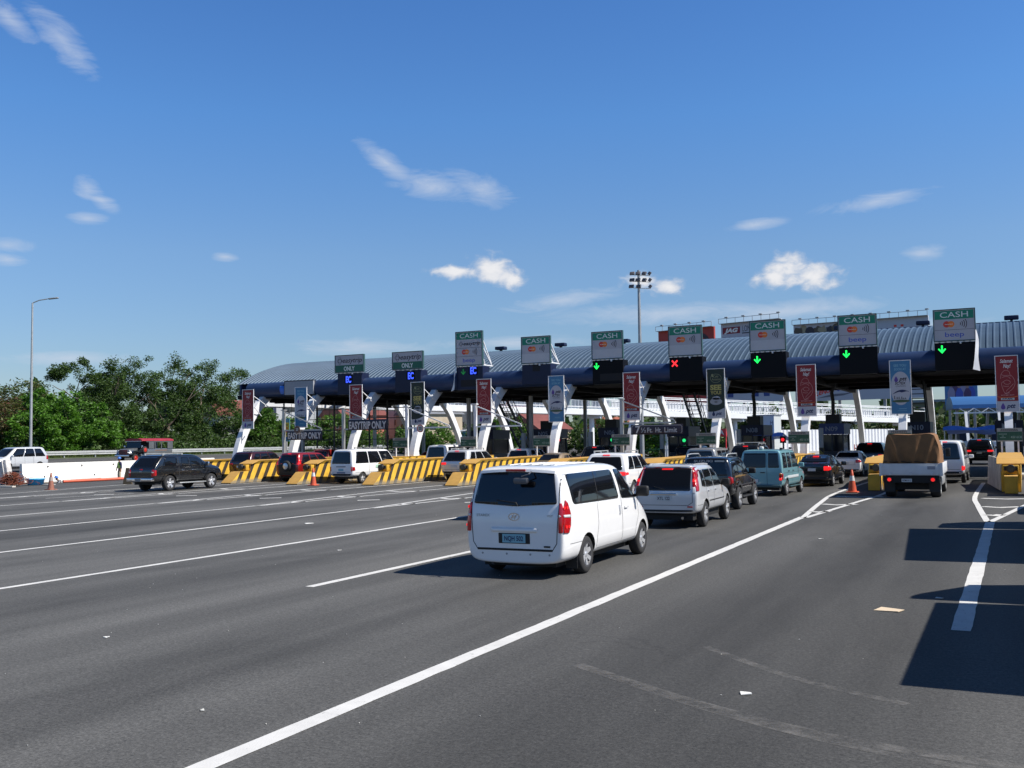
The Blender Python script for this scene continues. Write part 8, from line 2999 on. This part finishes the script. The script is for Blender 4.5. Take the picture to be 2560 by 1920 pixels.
house(-86, 176, -0.7, 12, 8, 5, T_, RD, 'tan house far behind the tall red banner', -25)
house(-70, 178, -0.7, 10, 8, 4.5, W, (0.32, 0.10, 0.06), 'white house with a rusty roof behind the stair by booth N05', -20)
house(-62, 172, -0.7, 16, 8, 3.6, (0.10, 0.26, 0.12), (0.42, 0.12, 0.10), 'long green shed with a reddish roof behind booth N05', -20, False, 1, 'shed')

# ------------------------------------------------------------------ footbridge
fb = thing('footbridge', 'long white steel footbridge crossing behind the toll canopy', 'footbridge', (-53, 91, 0))
A_, B_ = Vector((-63.5, 72.5, 6.4)), Vector((-12.5, 164.5, 4.6))
dv = (B_ - A_)
Lb = dv.length
dv.normalize()
sd = Vector((dv.y, -dv.x, 0)).normalized()
deck, rail, bals = MB(), MB(), []
for s in (-1, 1):
    o = sd * (1.25 * s)
    deck.bar(A_ + o + Vector((0, 0, -0.25)), B_ + o + Vector((0, 0, -0.25)), 0.16, 0.62)
    rail.bar(A_ + o + Vector((0, 0, 1.25)), B_ + o + Vector((0, 0, 1.25)), 0.09, 0.10)
    rail.bar(A_ + o + Vector((0, 0, 0.35)), B_ + o + Vector((0, 0, 0.35)), 0.07, 0.10)
    rail.bar(A_ + o + Vector((0, 0, 1.75)), B_ + o + Vector((0, 0, 1.75)), 0.09, 0.10)
    n = int(Lb / 0.5)
    bal = MB()
    bals.append(bal)
    bal.bar(A_ + o + Vector((0, 0, 0.08)), B_ + o + Vector((0, 0, 0.08)), 0.05, 0.05)
    for i in range(n + 1):
        p = A_ + dv * (Lb * i / n) + o
        bal.box((p.x - 0.025, p.y - 0.025, p.z + 0.05), (p.x + 0.025, p.y + 0.025, p.z + (1.75 if i % 6 == 0 else 1.25)))
deck.bar(A_ + Vector((0, 0, -0.02)), B_ + Vector((0, 0, -0.02)), 2.36, 0.12)
deck.off(fb.location).build('deck', [M_white], fb)
rail.off(fb.location).build('handrail', [M_white], fb)
for bal in bals:
    bal.off(fb.location).build('balustrade', [M_white], fb)
pn = MB()
for i in range(int(Lb / 3.0)):
    p = A_ + dv * (3.0 * i + 0.2) - sd * 1.3
    q = A_ + dv * (3.0 * i + 2.8) - sd * 1.3
    pn.bar(p + Vector((0, 0, 0.8)), q + Vector((0, 0, 0.8)), 0.02, 0.75)
pn.off(fb.location).build('side_panels', [mat('bridge_panel', (0.46, 0.48, 0.50), 0.5, var=0.1)], fb)
# roofed span over the left part
rf = MB()
rf.bar(A_ + dv * 6 + Vector((0, 0, 3.1)), A_ + dv * 46 + Vector((0, 0, 3.1)), 2.9, 0.16)
for i in range(15):
    p = A_ + dv * (6.3 + i * 2.8)
    for s in (-1, 1):
        q = p + sd * (1.2 * s)
        rf.bar(q + Vector((0, 0, 1.2)), q + Vector((0, 0, 3.05)), 0.08)
rf.off(fb.location).build('roof', [M_white], fb)
for i in range(9):
    p = A_ + dv * (5 + i * 12)
    MB().cyl((p.x, p.y, -0.78), (p.x, p.y, p.z - 0.55), 0.3, 0.3, 12).box((p.x - 1.2, p.y - 0.3, p.z - 0.95), (p.x + 1.2, p.y + 0.3, p.z - 0.56)).off(fb.location).build('pier', [M_white], fb)

# ------------------------------------------------------------------ floodlight mast
fm = thing('light_mast', 'tall floodlight mast with three rows of lamps behind the canopy', 'light mast', (-36.2, 104.6, -0.78))
MB().cyl((0, 0, 0), (0, 0, 12), 0.26, 0.20, 14).cyl((0, 0, 12), (0, 0, 21.8), 0.20, 0.13, 14).build('pole', [M_grey], fm)
ar = MB()
rowsz = ((21.35, (-0.72, 0.0, 0.75, 1.4)), (20.62, (-0.76, -0.03, 0.76, 1.43)), (19.9, (-0.86, 0.04, 1.45)))
ca, sa = math.cos(rad(-8)), math.sin(rad(-8))
for z, xs in rowsz:
    ar.cyl((xs[0] * ca, xs[0] * sa, z), (xs[-1] * ca, xs[-1] * sa, z - 0.3), 0.035, 0.035, 6)
ar.build('crossarm', [M_galv], fm)
for z, xs in rowsz:
    for x in xs:
        M = Matrix.Translation((x * ca, x * sa - 0.15, z + 0.14 - 0.10 * (x + 0.7))) @ Matrix.Rotation(rad(-38 * max(0, x - 0.3)), 4, 'Z') @ Matrix.Rotation(rad(-32), 4, 'X') @ Matrix.Rotation(rad(14 * max(0, x)), 4, 'Y')
        o = MB().bbox((-0.28, -0.09, -0.19), (0.28, 0.09, 0.19), 0.03, 0, M).build('floodlight', [mat('flood_grey', (0.12, 0.11, 0.12), 0.4, var=0.1)], fm)
        MB().box((-0.25, 0.095, -0.17), (0.25, 0.102, 0.17), 0, M).build('reflector', [M_galv], o)

# ------------------------------------------------------------------ billboards, far plaza, fence, warehouse
def billboard(xc, y, z0, z1, w, base, label, rz=0.0, draw=None, rails=True):
    t = thing('billboard', label, 'billboard', (xc, y, -0.78), rad(rz), group=None)
    z0, z1 = z0 + 0.78, z1 + 0.78
    b = MB().box((-w / 2, 0, z0), (w / 2, 0.5, z1))
    b.build('panel', [base], t)
    f = MB()
    for x in (-w / 2 + 0.8, -w / 6, w / 6, w / 2 - 0.8):
        f.box((x - 0.25, 0.6, 0), (x + 0.25, 1.1, z1 - 0.3))
    f.build('posts', [M_grey], t)
    if rails:
        g = MB()
        g.box((-w / 2, -0.95, z1 + 0.85), (w / 2, -0.87, z1 + 0.93))
        n = int(w / 1.6)
        for i in range(n + 1):
            x = lerp(-w / 2, w / 2, i / n)
            g.box((x - 0.04, -0.94, z1 - 0.02), (x + 0.04, -0.88, z1 + 0.86))
            if i % 2:
                g.bbox((x - 0.3, -1.3, z1 + 0.95), (x + 0.3, -0.9, z1 + 1.15), 0.03)
        g.box((-w / 2, -0.9, z1 - 0.06), (w / 2, 0, z1 - 0.001))
        g.build('catwalk', [M_grey], t)
    if draw:
        d = MB()
        ms = draw(d, facing(0, -0.02, 0), facing(0, -0.04, 0), facing(0, -0.06, 0), w, z0, z1)
        d.build('artwork', ms, t)
    return t


M_bbr = mat('billboard_red', (0.36, 0.045, 0.035), 0.6)
M_bbw = mat('billboard_white', (0.42, 0.45, 0.52), 0.6)
M_jb = mat('jeans_blue', (0.03, 0.06, 0.22), 0.7)


def d_red(d, A, B, Cc, w, z0, z1):
    d.disc((-w * 0.16, z1 - 2.3), 0.75, 1.25, 20, 0, A)
    ring = [(w * 0.24 + 1.9 * math.cos(a), z1 - 2.9 + 1.5 * math.sin(a)) for a in [math.pi * i / 14 for i in range(15)]]
    d.stroke(ring, 0.8, 1, A)
    return [mat('billboard_cream', (0.45, 0.36, 0.2), 0.6), M_tblk]


def d_jag(d, A, B, Cc, w, z0, z1):
    d.rect(-w / 2 + 0.35, z1 - 2.0, -w / 2 + 4.0, z1 - 0.75, 0, A)
    d.text('JAG', -w / 2 + 2.15, z1 - 1.72, 0.72, 1, B, w=2.9, shear=0.25, bold=0.06)
    d.text('LONG', -w / 2 + 5.6, z1 - 1.75, 1.1, 2, A, w=2.2)
    d.rect(-w / 2 + 4.4, z1 - 2.15, -w / 2 + 6.8, z1 - 1.95, 2, A)
    for x in (-4.6, 0.6, 2.8):
        d.add([(x - 0.9, z0 + 6), (x + 0.9, z0 + 6), (x + 0.7, z0 + 1.0), (x - 0.45, z0 + 1.0)], [(0, 1, 2, 3)], 3, A)
    for k in range(3):
        d.rect(-2.6, z0 + 1.6 + k * 0.6, -1.0, z0 + 1.8 + k * 0.6, 4, A)
    return [mat('jag_red', (0.20, 0.012, 0.025), 0.6), M_text, M_tblk, M_jb, mat('print_grey', (0.25, 0.27, 0.33), 0.6)]


def d_lenox(d, A, B, Cc, w, z0, z1):
    # dappled camouflage scene on top, maker's name on the slanted sheet below
    r = random.Random(3)
    for k in range(9):
        x, z = lerp(-w / 2 + 0.9, -w / 2 + 10.5, k / 8), z1 - 1.1 - r.random() * 0.6
        pts = [(x + (0.55 + r.random() * 0.55) * math.cos(a), min(z1 - 0.12, z + (0.6 + r.random() * 0.6) * math.sin(a))) for a in [6.283 * i / 10 for i in range(10)]]
        d.add(pts, [list(range(10))], 1 + k % 3, A if k % 2 else B)
    for x in (w / 2 - 9.5, w / 2 - 6.0, w / 2 - 4.8):
        d.rect(x, z1 - 1.7, x + 0.5, z1 - 1.3, 4, A)
    x0 = -w / 2 + 4.1
    for i, ch in enumerate('LENOX'):
        d.text(ch, x0 + 0.72 * i, z0 + 1.0 + 0.18 * i, 0.75, 4, A, shear=0.2, bold=0.05)
    d.add([(x0 + 3.6, z0 + 2.0), (x0 + 4.1, z0 + 2.7), (x0 + 4.7, z0 + 2.1), (x0 + 4.1, z0 + 1.7)], [(0, 1, 2, 3)], 5, A)
    d.add(spline([(x0, z0 + 0.5), (x0 + 3, z0 + 1.2), (x0 + 6, z0 + 1.4), (x0 + 8.5, z0 + 2.4)], 5) + [(x0 + 8.5, z0 + 1.9), (x0 + 5, z0 + 0.9)], [list(range(18))], 6, A)
    return [M_bbw, mat('camo_brown', (0.10, 0.085, 0.06), 0.7), mat('camo_tan', (0.30, 0.27, 0.18), 0.7), mat('camo_dark', (0.04, 0.04, 0.05), 0.7), M_tred, M_tblu, mat('print_slate', (0.13, 0.14, 0.18), 0.6)]


def d_people(d, A, B, Cc, w, z0, z1):
    r = random.Random(8)
    for k in range(6):
        x = lerp(-w * 0.3, w * 0.32, k / 5)
        h = (z1 - z0) * (0.55 + 0.3 * r.random())
        d.add([(x - 0.6, z0 + 0.2), (x + 0.7, z0 + 0.2), (x + 0.75, z0 + h * 0.6), (x + 0.3, z0 + h * 0.78), (x - 0.3, z0 + h * 0.78), (x - 0.75, z0 + h * 0.55)], [tuple(range(6))], k % 3, A if k % 2 else B)
        d.disc((x, z0 + h * 0.88), 0.36, 0.46, 14, 3, Cc)
    return [mat('print_lilac', (0.30, 0.28, 0.42), 0.7), mat('print_plum', (0.10, 0.06, 0.14), 0.7), M_tblu, mat('print_skin', (0.36, 0.24, 0.2), 0.7)]


billboard(-56.3, 190, 8.8, 23.7, 12.8, M_bbr, 'red billboard right of the light mast, with a dark wheel shape', -16, d_red)
billboard(-42.6, 186, 8.8, 23.9, 12.3, M_bbw, 'pale billboard lettered JAG LONG', -14, d_jag)
billboard(-24.6, 196, 9.0, 23.9, 24.6, M_bbw, 'wide billboard with camouflage shapes above and LENOX below', -6, d_lenox)
billboard(-9.0, 236, 8.6, 16.5, 6.5, mat('billboard_blue', (0.08, 0.22, 0.45), 0.6), 'blue poster board with a group of figures, right of the last stair', -3, d_people, rails=False)

t = thing('warehouse', 'long flat-roofed tan warehouse far behind the blue poster board', 'building', (-12, 300, -0.3))
MB().box((-16, 0, 0), (22, 20, 11.5)).build('wall', [mat('warehouse_tan', (0.24, 0.21, 0.15), 0.8, var=0.1)], t)
MB().box((-17, -1, 11.5), (23, 21, 12.2)).build('roof', [M_grey], t)
MB().box((5, -0.4, 3), (12, -0.05, 8)).build('door', [M_dark], t)

t = thing('sheet_fence', 'white corrugated sheet fence behind the toll lanes', 'fence', (-25.4, 119, -0.78), rad(60))
f = MB()
pr = []
n = 150
for i in range(n + 1):
    x = 24.0 * i / n
    pr.append((x, 0.05 * (1 if (i // 2) % 2 else -1)))
for (x0, y0), (x1, y1) in zip(pr[:-1], pr[1:]):
    f.add([(x0, y0, 1.3), (x1, y1, 1.3), (x1, y1, 3.9), (x0, y0, 3.9)], [(0, 1, 2, 3)])
f.build('sheets', [M_whitep], t)
MB().box((0, -0.08, 0), (24, 0.12, 1.3)).build('plinth', [M_conc], t)
for i in range(10):
    MB().box((i * 2.6, 0.1, 0), (0.14 + i * 2.6, 0.24, 3.95)).build('post', [M_galv], t)

# the opposite toll plaza, further on to the right
fp = thing('far_canopy', 'distant blue barrel canopy of the next toll plaza, far right', 'canopy', (0, 205, 0), rad(8))
arc = [(7 * math.sin(a), 7.6 + 2.6 * math.cos(a) - 2.6 * math.cos(1.2)) for a in [-1.2 + 2.4 * i / 14 for i in range(15)]]
MB().prism(arc + [(6.6, 6.9), (-6.6, 6.9)], 'x', -10, 60, smooth=False).build('roof', [mat('far_blue', (0.05, 0.15, 0.36), 0.35, metal=0.2)], fp)
fr = MB()
for i in range(28):
    x = -9 + i * 2.4
    fr.bar((x, -7.5, 6.9), (x + 1.2, -7.7, 6.1), 0.14)
    fr.bar((x + 1.2, -7.7, 6.1), (x + 2.4, -7.5, 6.9), 0.14)
fr.box((-10, -7.75, 5.95), (60, -7.6, 6.2))
fr.build('truss', [M_white], fp)
for i in range(12):
    x = -8 + i * 5.4
    MB().bar((x, -10.5, 0), (x, -7.5, 6.2), 0.45, 0.5).build('leg', [M_white], fp)
    MB().bar((x, 10.5, 0), (x, 6.5, 7.0), 0.45, 0.5).build('rear_leg', [M_white], fp)
    MB().box((x - 0.7, -3, 0), (x + 0.7, 2, 3.0)).build('booth', [M_navy], fp)

# blue tarpaulin stalls beyond the right lanes and in the middle
M_tarpb = mat('blue_tarp', (0.03, 0.13, 0.50), 0.5, var=0.2, vscale=1)
for i, (x, y, w, rz, lab) in enumerate(((-3.4, 112, 5.4, -4, 'wide blue tarpaulin stall beyond the rightmost lane'), (-51.5, 108, 3.2, -20, 'crumpled blue tarpaulin stall left of booth N05 number'), (-24.5, 114, 3.8, -15, 'blue and white tarpaulin stall left of booth N08'))):
    t = thing('market_stall', lab, 'stall', (x, y, -0.0 if i == 0 else -0.78), rad(rz), group='tarpaulin stalls behind the lanes')
    b = MB()
    nx, ny = 12, 6
    h = 3.0 if i == 0 else 3.4
    for j in range(ny + 1):
        for k in range(nx + 1):
            u, v = k / nx, j / ny
            b.v.append((lerp(-w / 2, w / 2, u), v * 3.5, h - 0.6 * v + 0.12 * math.sin(9 * u + 4 * v) + 0.1 * math.sin(5 * u * v + 2)))
    for j in range(ny):
        for k in range(nx):
            q = j * (nx + 1) + k
            b.f.append([q, q + 1, q + nx + 2, q + nx + 1])
            b.m.append(0)
            b.s.append(True)
    for k in range(nx):
        u0, u1 = k / nx, (k + 1) / nx
        a, c = b.v[k], b.v[k + 1]
        b.add([a, c, (c[0], c[1] - 0.08, c[2] - 0.35 - 0.1 * math.sin(9 * u1)), (a[0], a[1] - 0.08, a[2] - 0.35 - 0.1 * math.sin(9 * u0))], [(0, 1, 2, 3)])
    b.build('tarp', [M_tarpb], t)
    for xx in (-w / 2 + 0.1, w / 2 - 0.1):
        for yy in (0.1, 3.4):
            MB().cyl((xx, yy, 0), (xx, yy, h - 0.1 - 0.17 * yy), 0.05, 0.05, 6).build('pole', [M_galv], t)
    MB().bbox((-w / 2 + 0.4, 0.6, 0), (w / 2 - 0.4, 1.5, 0.95), 0.03).build('counter', [M_whitep], t)
    for q in range(4):
        xx = lerp(-w / 2 + 0.8, w / 2 - 0.8, q / 3)
        MB().bbox((xx - 0.35, 0.7, 0.95), (xx + 0.35, 1.3, 1.3 + 0.3 * (q % 2)), 0.04).build('goods', [[M_tred, M_plate_w, M_tora, M_white][q]], t)

t = thing('shop_sign', 'small red shop awning sign behind the coffee banner leg', 'shop sign', (-29.5, 112, -0.78), rad(-15))
MB().box((-0.85, 0, 3.2), (0.85, 0.2, 4.1)).box((-0.8, 0.05, 0), (-0.7, 0.17, 3.2)).box((0.7, 0.05, 0), (0.8, 0.17, 3.2)).build('board', [mat('shop_red', (0.5, 0.03, 0.04), 0.6)], t)
MB().text('BA', 0.1, 3.45, 0.5, 0, facing(0, -0.02, 0), w=1.0, bold=0.03).build('lettering', [M_text], t)
t = thing('shed', 'white site cabin with a letter B behind booth N08', 'cabin', (-25.8, 118, -0.78), rad(-12))
MB().box((-1.3, 0, 0), (1.3, 2, 5.6)).build('wall', [M_cream], t)
MB().text('B', -0.3, 4.5, 0.6, 0, facing(0, -0.02, 0), w=0.4).text('TM', -0.85, 4.5, 0.22, 0, facing(0, -0.02, 0), w=0.4).text('H', 1.0, 4.5, 0.5, 0, facing(0, -0.02, 0), w=0.3).build('lettering', [M_tblk], t)
MB().box((-1.4, -0.1, 5.6), (1.4, 2.1, 5.7)).build('roof', [M_grey], t)
# globe lamp by the white fence
t = thing('garden_lamp', 'dark lamp post with a white globe before the white fence', 'street lamp', (-14.9, 92, 0))
MB().cyl((0, 0, 0), (0, 0, 2.8), 0.06, 0.05, 8).build('pole', [M_dark], t)
MB().lathe([(0.0, 2.8), (0.1, 2.82), (0.2, 3.05), (0.15, 3.25), (0.0, 3.3)], 'z', 14).build('globe', [M_plate_w], t)

# red and white works barriers on the left of the canopy middle
for i in range(3):
    t = thing('site_fence', ['white picket site fence below the green signal', 'white picket site fence behind the dark stair', 'red-banded picket fence right of booth N07'][i], 'fence', ((-37, 96, 0), (-31.5, 98, 0), (-12.0, 90, 0))[i], rad(-12))
    m = MB()
    for k in range(16):
        m.box((k * 0.22, 0, 0), (k * 0.22 + 0.06, 0.04, 1.6))
    m.box((0, 0.041, 0.4), (3.4, 0.08, 0.5)).box((0, 0.041, 1.2), (3.4, 0.08, 1.3))
    m.build('pickets', [M_whitep if i < 2 else M_tred], t)

# utility cabinet at the right edge beside the nose
t = thing('utility_cabinet', 'dark steel cabinet with a pale post at the right edge', 'cabinet', (0.62, 42.4, 0))
MB().bbox((0.12, 0, 0), (1.0, 1.6, 1.75), 0.03).build('case', [M_dark], t)
MB().box((-0.02, -0.06, 0), (0.10, 0.06, 1.7)).build('post', [mat('grey_green', (0.16, 0.19, 0.19), 0.5)], t)
